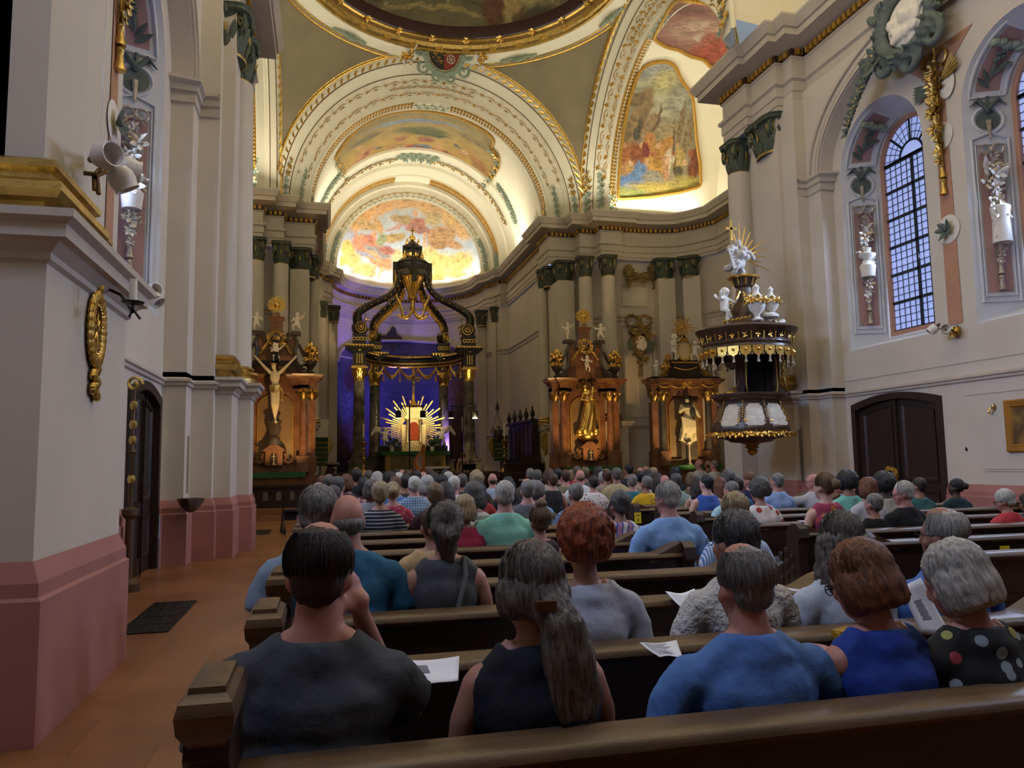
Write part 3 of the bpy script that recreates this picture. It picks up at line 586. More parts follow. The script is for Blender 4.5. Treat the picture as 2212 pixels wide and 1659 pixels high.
barrel_fresco('transept_fresco', 'X', p1, [(0, '#8f8468'), (30, '#8f8468')],
    [(Z4(980, 640)+(1.6, 1.5, 0, '#a09c7e', .8)), (Z4(950, 480)+(.7, .5, 0, '#9a9a90', .7)), (Z4(1000, 560)+(.5, .5, 0, '#b5ac78', .7)), (Z4(1120, 700)+(.6, .5, 0, '#9c9a86', .7)),
     (Z4(820, 830)+(.42, 1.35, -8, '#8b7450', .2)), (Z4(820, 690)+(.34, .3, 0, '#7d6848', .2)), (Z4(815, 900)+(.16, .45, 0, '#55503f', .2)), (Z4(900, 910)+(.2, .8, 0, '#917b58', .2)), (Z4(940, 860)+(.08, .9, 0, '#6d5d45', .2)), (Z4(1040, 930)+(.7, .5, 0, '#9b8a66', .3)), (Z4(1120, 850)+(.16, .9, 8, '#857352', .2)), (Z4(1170, 930)+(.14, .9, 0, '#8b7857', .2)),
     (Z4(760, 1080)+(.55, .5, 0, '#a3673c', .4)), (Z4(830, 1060)+(.4, .35, 0, '#8b5230', .4)), (Z4(925, 1120)+(.42, .95, 10, '#b58a42', .3)), (Z4(900, 970)+(.26, .25, 0, '#b87f48', .3)), (Z4(880, 1030)+(.2, .3, 30, '#7e3b34', .3)), (Z4(1000, 1020)+(.32, .5, -20, '#b0803f', .3)), (Z4(1030, 1100)+(.18, .5, 0, '#cdbf9e', .3)), (Z4(1005, 1160)+(.14, .5, 10, '#b58a60', .3)), (Z4(1100, 1110)+(.26, .55, 0, '#b59b5c', .3)), (Z4(1100, 1190)+(.22, .25, 0, '#5a5138', .3)), (Z4(1200, 1150)+(.26, .75, 0, '#7c4a31', .3)),
     (Z4(760, 1270)+(.7, .45, 0, '#5f7ea8', .4)), (Z4(830, 1180)+(.4, .35, 20, '#6983a4', .4)), (Z4(740, 1160)+(.3, .3, 0, '#b58a55', .4)), (Z4(920, 1220)+(.42, .3, 0, '#8f8a74', .3)), (Z4(1000, 1310)+(1.6, .3, 0, '#b09a4c', .6)), (Z4(1150, 1270)+(.9, .3, 0, '#a6974c', .6)), (Z4(760, 1340)+(.9, .25, 0, '#8f9350', .6)), (Z4(1065, 1050)+(.03, 1.3, 14, '#4a3626', .2))]
    +[(Z4(720+i*42, 1000+60*((i*5) % 3))+(.10, .12, 0, ('#c89a6c', '#d6b088', '#a8623e')[i % 3], .3)) for i in range(12)], 'tall painting of figures before temple ruins on the right transept vault', 23)
p2 = [Z4(*p) for p in ((925, 270), (1000, 120), (1080, 0), (1120, -60), (1400, -60), (1440, 60), (1470, 160), (1482, 320), (1430, 400), (1325, 472), (1270, 410), (1180, 390), (1100, 345), (1010, 325))]
barrel_fresco('transept_fresco', 'X', p2, [(0, '#8f6659'), (30, '#8f6659')],
    [(Z4(1350, 360)+(.8, .7, 0, '#a0523f', .6)), (Z4(1200, 200)+(1.0, .7, 20, '#a38472', .6)), (Z4(1230, 180)+(.35, .3, 0, '#b59a86', .4)), (Z4(1320, 230)+(.45, .3, -30, '#a87f6c', .4)), (Z4(1400, 200)+(.4, .25, 20, '#b39078', .4)), (Z4(1150, 60)+(.9, .5, 0, '#75524c', .7)), (Z4(1250, 260)+(.35, .2, 0, '#b8a08a', .4)), (Z4(1300, 280)+(.3, .5, -20, '#9c5f4c', .4))], 'reddish painting of floating angels at the crown of the right transept vault', 31)
# apse half dome
e, f = np.meshgrid(np.linspace(.066, pi/2, 90), np.linspace(-pi/2, pi/2, 150), indexing='ij'); R0 = 3.86
P = np.stack([XC+R0*np.cos(e)*np.sin(f), 40.55+R0*np.cos(e)*np.cos(f)*1.0, ZC+R0*np.sin(e)], -1)
U = (P[..., 0]-XC); V = (P[..., 2]-ZC)*.961-(P[..., 1]-40.55)*.276
Zb = lambda x, y: ((680+.226*x-881)/156*3.86, ((605-(380+.226*y))/173*1.236-.276)*3.86)
ST = [(Zb(x, y)+(rx*.0056, ry*.0062, -an, c, so)) for x, y, rx, ry, an, c, so in (
    (430, 420, 150, 70, -40, '#b98a4c', .5), (600, 320, 160, 60, -20, '#b98d55', .5), (850, 265, 170, 40, 0, '#b18a57', .5), (1100, 290, 150, 60, 10, '#b08a5a', .5), (1330, 380, 170, 70, 35, '#b08d58', .5), (1430, 480, 90, 60, 40, '#b38f5c', .5),
    (1150, 700, 90, 80, 0, '#b7a368', .5), (1270, 790, 130, 110, 0, '#b9a25e', .5), (1380, 800, 110, 110, 0, '#b49d60', .5), (1460, 740, 70, 80, 0, '#b39a5c', .5), (1240, 920, 80, 60, 0, '#b39c55', .5), (1480, 890, 60, 40, 0, '#b49d5c', .5), (1050, 760, 70, 70, 0, '#b2a06e', .5), (820, 730, 80, 60, 0, '#b0a272', .5),
    (300, 680, 70, 70, 0, '#b7a255', .4), (350, 780, 100, 70, 0, '#b49b58', .5), (480, 870, 110, 60, 0, '#b39a58', .5), (265, 800, 40, 40, 0, '#b9a24c', .3),
    (500, 650, 150, 95, 20, '#ab6b50', .3), (620, 760, 170, 75, 35, '#a87552', .3), (600, 700, 160, 28, 22, '#7f7a74', .3), (480, 720, 110, 20, 20, '#7c8188', .3), (560, 720, 140, 18, 30, '#c58a62', .3), (430, 600, 80, 22, -60, '#b97d5c', .3), (710, 690, 80, 38, 5, '#8f5a4c', .4), (570, 880, 20, 60, 20, '#bb8a62', .3), (650, 890, 18, 70, 30, '#b88660', .3), (555, 550, 30, 32, 0, '#b98a60', .3), (400, 555, 60, 14, 40, '#b98a66', .3), (490, 470, 110, 40, 15, '#a08352', .4), (760, 570, 150, 42, -14, '#98804f', .4), (650, 600, 50, 60, 0, '#7f8560', .4), (600, 460, 40, 90, -20, '#a98552', .4),
    (990, 440, 110, 60, -10, '#95604f', .3), (1030, 480, 120, 40, 10, '#8c5f54', .3), (1240, 520, 130, 90, -10, '#9a774e', .3), (1230, 600, 110, 40, 0, '#8d6a44', .3), (830, 400, 110, 40, 10, '#8f7850', .3), (955, 350, 30, 30, 0, '#b08a66', .3), (1085, 570, 20, 70, 0, '#b28a66', .3), (1370, 600, 80, 40, 20, '#9b7550', .4), (1150, 380, 80, 60, 0, '#a08a60', .4), (580, 345, 30, 26, 0, '#b48d62', .3), (770, 275, 32, 26, 0, '#b48d62', .3), (820, 460, 90, 12, -20, '#a07a70', .3), (720, 490, 60, 10, -20, '#a07a70', .3))]
ao = tag(painted('apse_fresco', P, paint(U, V, [(-2, '#9aa6a4'), (0, '#98a3a4'), (1.6, '#959ca3'), (4, '#9c9986')], ST, 5, 3)), 'half dome painting of two angels among golden clouds above the high altar', 'ceiling painting')
# dome painting
rr, f = np.meshgrid(np.linspace(0, 5.2, 90), np.linspace(0, 2*pi, 260), indexing='ij')
P = np.stack([XC+rr*np.cos(f), YC+rr*np.sin(f), 19.0+1.9*(1-(rr/5.2)**2)], -1)
ST = [(0, 4.6-.42*i, 6, .07, 0, ('#8c7a48', '#4c452c')[i % 2], .6) for i in range(6)]+[(x, y, .04, .22, 0, '#8a8052', .5) for x, y in ((-3, 4.2), (-2.2, 4.35), (-1.4, 4.3), (-.6, 4.5), (.2, 4.35))]+[(2.0, 4.2, .55, .55, 30, '#5a3c24', .3), (2.5, 4.1, .16, .8, -10, '#96834e', .3), (2.9, 4.0, .3, .5, 0, '#5b4628', .4), (2.75, 3.5, .2, .7, 10, '#8d7746', .4), (3.6, 3.6, .2, .6, 50, '#46402c', .4), (3.2, 3.2, .6, .3, -40, '#8a7b4c', .5), (0, 0, 3, 2.4, 0, '#6f6a58', .8), (-1, 2, 1.4, .5, 20, '#7b5a3a', .6)]
painted('dome_fresco', P, paint(P[..., 0]-XC, P[..., 1]-YC, [(-5.2, '#55502f'), (2, '#6a6240'), (4.3, '#5c5538'), (5.2, '#635a3a')], ST, 41, 2.5))
tag(bpy.data.objects['dome_fresco'], 'round dome painting of masonry steps and robed figures inside a brown band', 'ceiling painting')
# dark painted niche on the apse wall behind the canopy
f, z = np.meshgrid(np.linspace(-1.12, 1.12, 180), np.linspace(.6, 8.95, 150), indexing='ij'); R0 = 4.16
top = 7.2+1.55*np.sqrt(np.clip(1-(f/1.12)**2, 0, 1)); 
for c_, w_, h_, b_ in ((-.14, .085, .45, 8.95), (-.24, .06, .25, 8.85), (-.05, .06, .28, 8.85), (-.14, .14, .2, 8.8), (-.12, .045, .34, 9.3)): top = np.where(np.abs(f-c_) < w_, np.maximum(top, b_+h_*np.sqrt(np.clip(1-((f-c_)/w_)**2, 0, 1))), top)
zz = np.minimum(z*1.0+np.where(top > 8.95, (top-8.95)*np.clip((z-8)/.95, 0, 1), 0), np.maximum(top, .6)); 
P = np.stack([XC+R0*np.sin(f), 41.3+R0*np.cos(f), zz], -1); U = f*R0; V = zz
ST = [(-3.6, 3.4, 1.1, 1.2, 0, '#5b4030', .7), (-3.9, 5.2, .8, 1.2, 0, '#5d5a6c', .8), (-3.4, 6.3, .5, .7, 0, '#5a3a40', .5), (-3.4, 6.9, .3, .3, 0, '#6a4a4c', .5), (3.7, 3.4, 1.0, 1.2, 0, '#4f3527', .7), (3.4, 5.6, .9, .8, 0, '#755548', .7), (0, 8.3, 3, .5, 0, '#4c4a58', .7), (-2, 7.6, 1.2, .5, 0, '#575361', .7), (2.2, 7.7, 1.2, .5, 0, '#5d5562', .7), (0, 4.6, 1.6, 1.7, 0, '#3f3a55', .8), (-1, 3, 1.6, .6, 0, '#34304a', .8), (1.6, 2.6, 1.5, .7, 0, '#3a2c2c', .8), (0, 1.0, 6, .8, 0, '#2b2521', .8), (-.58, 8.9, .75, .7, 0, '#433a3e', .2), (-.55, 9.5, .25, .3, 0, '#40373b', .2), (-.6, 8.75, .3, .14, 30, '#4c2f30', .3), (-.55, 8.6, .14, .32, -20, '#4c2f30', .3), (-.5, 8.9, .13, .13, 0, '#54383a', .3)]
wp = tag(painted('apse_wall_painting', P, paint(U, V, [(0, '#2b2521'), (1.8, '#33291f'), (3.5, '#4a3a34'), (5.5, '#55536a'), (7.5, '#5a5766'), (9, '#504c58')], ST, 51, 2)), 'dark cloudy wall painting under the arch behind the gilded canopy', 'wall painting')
m = MB(); m.tube([(XC+(R0-.02)*sin(a), 41.3+(R0-.02)*cos(a), 7.2+1.6*math.sqrt(max(0, 1-(a/1.12)**2))) for a in np.linspace(-1.12, 1.12, 60)], .09, 6); struct(m.build('trim_apse_arch', CORN))
# ================================================================ WINDOWS AND DOORS
def win(idx, X0, side, c):
    X = X0+side*.8; o = MB(); out = outline(c, .90, 4.15, 7.95, 20); inn = outline(c, .80, 4.25, 7.95, 20)
    o.loft([[(X-side*.02, y, z) for y, z in out], [(X-side*.02, y, z) for y, z in inn], [(X+side*.05, y, z) for y, z in inn]], True)
    w = struct(o.build('window_%d' % idx, STRIP, ang=30))
    p = MB(); p.poly([(X+side*.05, y, z) for y, z in inn]); p.build('pane', PANE, w, smooth=False)
    l = MB(); b = MB(); x = X+side*.03
    b.box(x-.02, x+.02, c-.03, c+.03, 4.25, 8.0)
    for i in range(7): z = 4.25+.62*i; b.box(x-.02, x+.02, c-.8, c+.8, z-.03, z+.03) if z < 8.0 else None
    b.box(x-.02, x+.02, c-.8, c+.8, 7.92, 7.98); b.tube([(x, c-.34*cos(a), 7.95+.34*sin(a)) for a in np.linspace(0, pi, 14)], .028, 4)
    for a in (pi/4, pi/2, 3*pi/4): b.tube([(x, c-.34*cos(a), 7.95+.34*sin(a)), (x, c-.8*cos(a), 7.95+.8*sin(a))], .028, 4)
    for i in range(1, 10): y = c-.8+.16*i; l.box(x-.006, x+.006, y-.007, y+.007, 4.25, 7.95)
    for i in range(24): z = 4.25+.155*i; l.box(x-.006, x+.006, c-.8, c+.8, z-.007, z+.007)
    for r in (.5, .65): l.tube([(x, c-r*cos(a), 7.95+r*sin(a)) for a in np.linspace(0, pi, 24)], .008, 4)
    for a in np.linspace(.15, pi-.15, 14): l.tube([(x, c-.34*cos(a), 7.95+.34*sin(a)), (x, c-.8*cos(a), 7.95+.8*sin(a))], .008, 4)
    b.build('glazing_bar', LEAD, w, smooth=False); l.build('leaded_lattice', LEAD, w, smooth=False)
for i, (X0, s, c) in enumerate(((XR, 1, 13.42), (XR, 1, 9.99), (XL, -1, 11.55), (XL, -1, 8.25))): win(i+1, X0, s, c)
# daylight falling in through the nave windows, then two added fill lamps
for X0, s, c in ((XR, 1, 13.42), (XR, 1, 9.99), (XL, -1, 11.55), (XL, -1, 8.25)): area('window_daylight', (X0+s*.74, c, 6.0), (X0-s*3, c, 4.6), 1.4, 3.6, 230, DAY, 120)
for X0, s in ((XR, 1), (XL, -1)): area('window_daylight', (X0+s*(-.05), 1.0, 7.6), (X0-s*4, 2.5, 2), 1.4, 3.4, 170, DAY, 120)  # added fill on the blank near walls, no window is built there
def drop(g, P, sizes, up, mats=None, w2=None):
    """hanging trophy: clusters of leaves strung along P"""
    P = np.asarray(P, float)
    for i, (p, sz) in enumerate(zip(P, sizes)):
        for k in range(3): leafy(g if (i+k) % 4 else (w2 or g), p+rng.normal(0, sz*.28, 3), up, sz, 5)
    g.tube(P, .018, 5)
def tassel(g, p, s=1.0):
    p = np.asarray(p, float); g.ell(p, .05*s, 8); g.lathe([(.02*s, 0), (.045*s, -.04*s), (.035*s, -.08*s), (.07*s, -.22*s), (.0, -.23*s)], p, 10)
def bow(g, p, u, s=.3):
    p = np.asarray(p, float); u = nrm(u)
    for q in (-1, 1):
        g.tube([p+u*q*s*(.5-.5*cos(a))+np.array((0, 0, 1))*s*.45*sin(a) for a in np.linspace(0, 2*pi, 14)], .03*s/.3, 5); g.tube([p, p+u*q*s*.5-np.array((0, 0, s*.5)), p+u*q*s*.8-np.array((0, 0, s*.9))], .022*s/.3, 5)
    g.ell(p, .05, 6)
def jamb(nm, X0, s, c, label, far=1, trophy='vase'):
    """the far splay of a window niche: moulded frames, rose panels, medallion and a hanging trophy"""
    def at(a, z, off=.012): 
        q = np.array((X0+s*.8*a, c+1.23-.33*a, z)); n = nrm((-s*.33, -.8, 0)); return q+n*off
    def arcp(a, th, off=.012): r = 1.23-.33*a-off; return np.array((X0+s*.8*a, c+r*cos(th), 7.85+.1*a+r*sin(th)))
    fr = MB(); n = nrm((-s*.33, -.8, 0))
    for a0, a1, z0, z1 in ((.14, .86, 4.25, 7.25),):
        L = [at(a0, z0), at(a1, z0), at(a1, z1), at((a0+a1)/2, z1+.12), at(a0, z1)]; fr.tube(L, .03, 5, True); L = [at(a0+.07, z0+.1), at(a1-.07, z0+.1), at(a1-.07, z1-.1), at(a0+.07, z1-.1)]; fr.tube(L, .018, 4, True)
    fr.tube([at(.5+.30*cos(t), 7.62+.24*sin(t)) for t in np.arange(24)*2*pi/24], .025, 5, True)
    arcs = [arcp(.14, t) for t in np.linspace(.15, 1.35, 14)]+[arcp(.86, t) for t in np.linspace(1.35, .15, 14)]; fr.tube(arcs, .028, 5, True)
    p = MB(); p.add([at(.26, 4.42, .006), at(.74, 4.42, .006), at(.74, 6.98, .006), at(.26, 6.98, .006)], [(0, 1, 2, 3)])
    p.loft([[arcp(.26, t, .006) for t in np.linspace(.24, 1.3, 12)], [arcp(.74, t, .006) for t in np.linspace(.24, 1.3, 12)]], False)
    o = struct(p.build('wall_panel_'+nm, PANEL, ang=40)); struct(fr.build('trim_panel_'+nm, mat('niche_plaster', '#cfd0d4', .8), o))
    md = MB(); L = [at(.5+.24*cos(t), 7.62+.19*sin(t), .014) for t in np.arange(24)*2*pi/24]; md.poly([tuple(q) for q in L]); struct(md.build('trim_medallion_'+nm, DKGREEN, o))
    lf = MB(); 
    for q in (-1, 1): lf.tube([at(.5, 7.8, .04), at(.5+q*.2, 8.0, .05), at(.5+q*.36, 7.86, .05)], [.05, .05, .01], 6)
    lf.tube([at(.5, 7.75, .04), at(.5, 8.05, .05)], .03, 6)
    for k in range(5): 
        t = .3+.07*k; lf.leaf(arcp(.5, t, .03), arcp(.5+.1*(k-2), t+.1, .03)-arcp(.5, t, .03), n, .3, .1, .2)
    for k in range(6): lf.ell(arcp(.5+.05*(k % 3-1), .75+.04*k, .05), .05, 6)
    struct(lf.build('trim_leaves_'+nm, DKGREEN, o))
    ch = MB()
    for k in range(5): ch.ell(arcp(.5+.13*(k-2), 1.02+.03*(k % 2), .05), (.1, .1, .07), 8)
    struct(ch.build('trim_cherub_'+nm, GREEN, o))
    g = MB(); w = MB(); g.tube([at(.5, 7.6, .03), at(.5, 7.25, .05)], [.05, .02], 6); bow(g, at(.5, 7.05, .06), at(.8, 7)-at(.2, 7), .2)
    zs = np.linspace(6.85, 5.0, 12); szs = [.10, .15, .17, .13, .10, .16, .18, .12, .10, .13, .10, .07]
    drop(g, [at(.5, z, .07) for z in zs], szs, n, w2=w)
    if trophy == 'vase': w.lathe([(.04, 0), (.17, .1), (.19, .16), (.08, .2), (.1, .3)], at(.5, 5.85, .1), 12); w.lathe([(.14, -.35), (.17, -.1), (.1, 0)], at(.5, 5.85, .1), 10)
    else:
        w.lathe([(.16, -.7), (.14, -.3), (.17, -.05), (.1, 0)], at(.55, 6.0, .1), 10); w.leaf(at(.4, 6.5, .08), at(.3, 6.9)-at(.4, 6.5), n, .4, .12); w.leaf(at(.6, 6.4, .08), at(.75, 6.8)-at(.6, 6.4), n, .35, .15)
    tassel(g, at(.5, 4.95, .05), .9); tassel(g, at(.5, 4.68, .05), 1.0); g.tube([at(.5, 5.0, .05), at(.5, 4.65, .05)], .012, 5)
    t = tag(g.build('hanging_trophy', SILV), label, 'wall ornament'); w.build('white_relief', WHITE, t)
jamb('right_near_altar', XR, 1, 13.42, 'silvered hanging trophy with vase on the splay left of the first right window')
jamb('right_near_edge', XR, 1, 9.99, 'silvered hanging trophy with draped cloth left of the rightmost window', trophy='cloth')
jamb('left', XL, -1, 11.55, 'silvered hanging trophy on the rose panel of the left wall niche')
jamb('left_near', XL, -1, 8.25, 'silvered hanging trophy inside the nearer left window niche')
def between(nm, X0, s, y, label, sy):
    x = X0-s*.012; p = MB(); p.add([(x, y-.17, 3.95), (x, y+.17, 3.95), (x, y+.14, 8.2), (x, y-.14, 8.2)], [(0, 1, 2, 3)])
    A = [(y+.14+.75*(i/10)**2.2, 8.2+1.1*(i/10)) for i in range(11)]; p.poly([(x, y-.14, 8.2)]+[(x, a, b) for a, b in A]+[(x, 2*y-a, b) for a, b in A[::-1]][:-1])
    o = struct(p.build('wall_strip_'+nm, STRIP, smooth=False)); w = MB()
    for z in (5.75, 7.55): w.poly([(x-s*.006, y+.27*cos(t), z+.27*sin(t)) for t in np.arange(20)*2*pi/20])
    struct(w.build('trim_disc_'+nm, WHITE, o, smooth=False)); n = (-s, 0, 0); g = MB(); d = MB()
    leafy(d, (x-s*.03, y, 5.75), n, .22, 6)
    g.tube([(x-s*.04, y, 9.3), (x-s*.04, y, 7.0)], .02, 5); bow(g, (x-s*.05, y, 9.05), (0, 1, 0), .3)
    drop(g, [(x-s*.06, y, z) for z in np.linspace(8.8, 7.1, 12)], [.14, .17, .16, .13, .16, .14, .11, .13, .12, .1, .12, .09], n)
    for k in range(6): d.leaf((x-s*.05, y+.1, 8.55), (0, 1, -.35+.16*k), n, .45, .1, .1); g.leaf((x-s*.05, y-.12, 8.6), (0, -1, .2+.2*k), n, .5, .12, .1)
    w2 = MB(); w2.poly([(x-s*.03, y-.22+.2*cos(t), 8.5+.3*sin(t)) for t in np.arange(16)*2*pi/16])
    tassel(g, (x-s*.04, y, 6.98), 1.1); tassel(g, (x-s*.04, y, 6.68), 1.2)
    t = tag(g.build('hanging_trophy', GOLD2), label, 'wall ornament'); d.build('green_leaves', DKGREEN, t); w2.build('white_shield', WHITE, t)
between('right', XR, 1, 11.70, 'gilded flower trophy on the salmon strip between the two right windows', 1)
between('left', XL, -1, 9.9, 'gilded flower trophy on the narrow salmon strip of the left wall', 1)
def door(idx, X0, s, y0, y1, zt):
    x = X0; o = MB(); n = 12; c = (y0+y1)/2; dz = lambda t: zt-.28+.28*sin(pi*(.12+.76*t))
    out = [(y0, 0)]+[(y0+(y1-y0)*i/n, dz(i/n)) for i in range(n+1)]+[(y1, 0)]; k = .13
    inn = [(y0+k, 0)]+[(y0+k+(y1-y0-2*k)*i/n, dz(i/n)-k) for i in range(n+1)]+[(y1-k, 0)]
    o.loft([[(x, y, z) for y, z in out], [(x-s*.05, y, z) for y, z in out], [(x-s*.05, y, z) for y, z in inn], [(x+s*.12, y, z) for y, z in inn]], False)
    d = struct(o.build('door_%d' % idx, DOORM, ang=25))
    for h in (0, 1):
        a, b = (y0+k, c) if h == 0 else (c, y1-k); lf = MB(); top = lambda y: dz((y-y0-k)/(y1-y0-2*k))-k
        P = [(a, 0), (b, 0)]+[(b+(a-b)*i/8, top(b+(a-b)*i/8)) for i in range(9)]
        lf.prism([(x+s*.06, y, z) for y, z in P], (s*.05, 0, 0)); L = lf.build('door_leaf', DOORM, d, smooth=False)
        for z0, z1 in ((.25, .85), (1.05, None)):
            q = .13; ya, yb = a+q, b-q; pn = MB()
            PP = [(ya, z0), (yb, z0)]+([(yb, z1), (ya, z1)] if z1 else [(yb+(ya-yb)*i/6, top(yb+(ya-yb)*i/6)-q) for i in range(7)])
            cy, cz = (ya+yb)/2, np.mean([p[1] for p in PP]); ins = [(cy+(y-cy)*.80, cz+(z-cz)*.92) for y, z in PP]; mid = [(cy+(y-cy)*.92, cz+(z-cz)*.965) for y, z in PP]
            pn.loft([[(x+s*.06, y, z) for y, z in PP], [(x+s*.03, y, z) for y, z in PP], [(x+s*.03, y, z) for y, z in mid], [(x+s*.07, y, z) for y, z in ins]], True); pn.poly([(x+s*.07, y, z) for y, z in ins]); pn.build('door_panel', DOORM, L, ang=20)
    bt = MB(); bt.box(x-s*.01 if s < 0 else x+.0, x+.06 if s > 0 else x+.01, c-.035, c+.035, 0, zt-.12); bt.build('door_astragal', DOORM, d, smooth=False)
    hd = MB(); hd.tube([(x+s*.05, c+.12, 1.18), (x-s*.03, c+.12, 1.18), (x-s*.03, c+.24, 1.16)], .012, 6); hd.build('door_handle', mat('brass', '#8a6a34', .35, .9), d)
door(1, XL, -1, 11.1, 13.1, 2.80); door(2, XR, 1, 12.16, 14.71, 2.84)
# shallow mouldings on the right wall
m = MB()
for y0, y1, z in ((9.4, 11.3, 1.30), (9.4, 11.3, 1.26), (9.0, 11.6, 2.62), (8.5, 14.9, 3.22)): m.box(XR-.012, XR, y0, y1, z-.008, z+.008)
struct(m.build('trim_wall_line', CORN, smooth=False))
# ================================================================ FURNISHINGS
def blob(mb, name, mt, vox=.03, it=3, disp=None, dec=1.0):
    """melt overlapping closed pieces into one continuous skin"""
    me = mb.mesh(name+'_raw', None, False); o = bpy.data.objects.new('tmp', me); COL.objects.link(o)
    r = o.modifiers.new('r', 'REMESH'); r.mode = 'VOXEL'; r.voxel_size = vox
    if it: s = o.modifiers.new('s', 'SMOOTH'); s.iterations = it; s.factor = .5
    if dec < 1: d = o.modifiers.new('d', 'DECIMATE'); d.ratio = dec
    dg = bpy.context.evaluated_depsgraph_get(); ev = o.evaluated_get(dg); out = bpy.data.meshes.new_from_object(ev); out.name = name
    bpy.data.objects.remove(o); bpy.data.meshes.remove(me)
    if disp:
        n = len(out.vertices); co = np.empty(n*3); out.vertices.foreach_get('co', co); co = co.reshape(-1, 3); no = np.empty(n*3); out.vertices.foreach_get('normal', no); no = no.reshape(-1, 3)
        co = disp(co, no); out.vertices.foreach_set('co', co.ravel())
    out.materials.clear()
    if mt: out.materials.append(mt)
    out.shade_smooth(); return out
def limb(m, pts, rad, n=8):
    P = np.asarray(pts, float); m.tube(P, rad, n)
    for p, r in zip(P, rad): m.ell(p, r*1.01, n)
def cherub(seed=0, wings=True, mt=None, pose=0):
    m = MB(); s = 1
    m.ell((0, 0, .36), (.12, .10, .16), 10); m.ell((0, 0, .50), (.11, .09, .10), 10); m.ell((.02, -.03, .68), (.085, .09, .095), 10); m.ell((.02, .0, .71), (.09, .09, .08), 10); m.ell((.02, -.12, .67), (.02, .02, .02), 6)
    A = ([(-.1, 0, .54), (-.24, -.06, .50), (-.30, -.10, .64)], [(.1, 0, .54), (.22, -.12, .44), (.16, -.22, .50)]) if pose == 0 else ([(-.1, 0, .54), (-.2, -.1, .42), (-.1, -.2, .44)], [(.1, 0, .54), (.25, -.02, .62), (.36, -.05, .74)])
    for a in A: limb(m, a, [.045, .038, .028])
    L = ([(-.06, 0, .28), (-.12, -.16, .22), (-.10, -.10, .02)], [(.06, 0, .28), (.13, -.06, .14), (.15, .04, .0)])
    for a in L: limb(m, a, [.065, .05, .035]); m.ell(np.array(a[2])+(0, -.03, 0), (.035, .06, .025), 6)
    if wings:
        for q in (-1, 1): m.ell((q*.16, .10, .56), (.13, .02, .07), 8, Matrix.Rotation(-q*.5, 3, 'Y'))
    return blob(m, 'cherub', mt or WHITE, .022, 2)
CH0, CH1 = cherub(0, True, WHITE, 0), cherub(1, True, WHITE, 1); CH0G = CH0.copy(); CH0G.materials.clear(); CH0G.materials.append(GOLD)
def put(me, nm, label, cat, loc, sc=1, rz=0, group=None):
    o = link(nm, me); tag(o, label, cat, group); o.location = loc; o.scale = (sc,)*3; o.rotation_euler = (0, 0, rz); return o
def part_of(par, me, nm, loc=(0, 0, 0), sc=1, rz=0): o = link(nm, me, par); o.location = loc; o.scale = (sc,)*3; o.rotation_euler = (0, 0, rz); return o
def urn_mb(): return MB().lathe([(.10, 0), (.12, .03), (.05, .08), (.06, .14), (.15, .24), (.17, .34), (.15, .42), (.10, .46), (.12, .5), (.06, .56), (.05, .62), (.07, .68), (.0, .76)], n=16)
URN, URNG = urn_mb().mesh('urn', WHITE), MB()
for i in range(14):
    a = i*2*pi/14; leafy(URNG, (.17*cos(a), .17*sin(a), .40), (cos(a), sin(a), .3), .10, 4)
URNG = URNG.mesh('gilded_garland', GOLD)
def urn(label, loc, sc, mt=None, flowers=False, group=None):
    me = URN
    if mt: me = URN.copy(); me.materials.clear(); me.materials.append(mt)
    o = put(me, 'urn', label, 'urn', loc, sc, 0, group); part_of(o, URNG, 'gilded_garland')
    if flowers:
        g = MB()
        for i in range(16): a = i*2.4; leafy(g, (.13*cos(a), .13*sin(a), .5+.02*i), (cos(a), sin(a), .8), .13, 5)
        g.build('gilded_flowers', GOLD, o)
    return o
def sunburst(m, c, r0, r1, n, w=.03, flat='y', jit=.25):
    c = np.asarray(c, float)
    for i in range(n):
        a = 2*pi*i/n; L = r1*(1-jit*((i*7) % 3)/2); d = np.array((cos(a), 0, sin(a))); t = np.array((-sin(a), 0, cos(a)))
        p, q = c+d*r0, c+d*L; y = np.array((0, .02, 0)); m.add([p-t*w*.6-y, p+t*w*.6-y, q+t*w-y, q-t*w-y, p+y, q+y], [(0, 1, 2, 3), (0, 4, 1), (1, 4, 5, 2), (2, 5, 3), (3, 5, 4, 0)])
CAPG = None
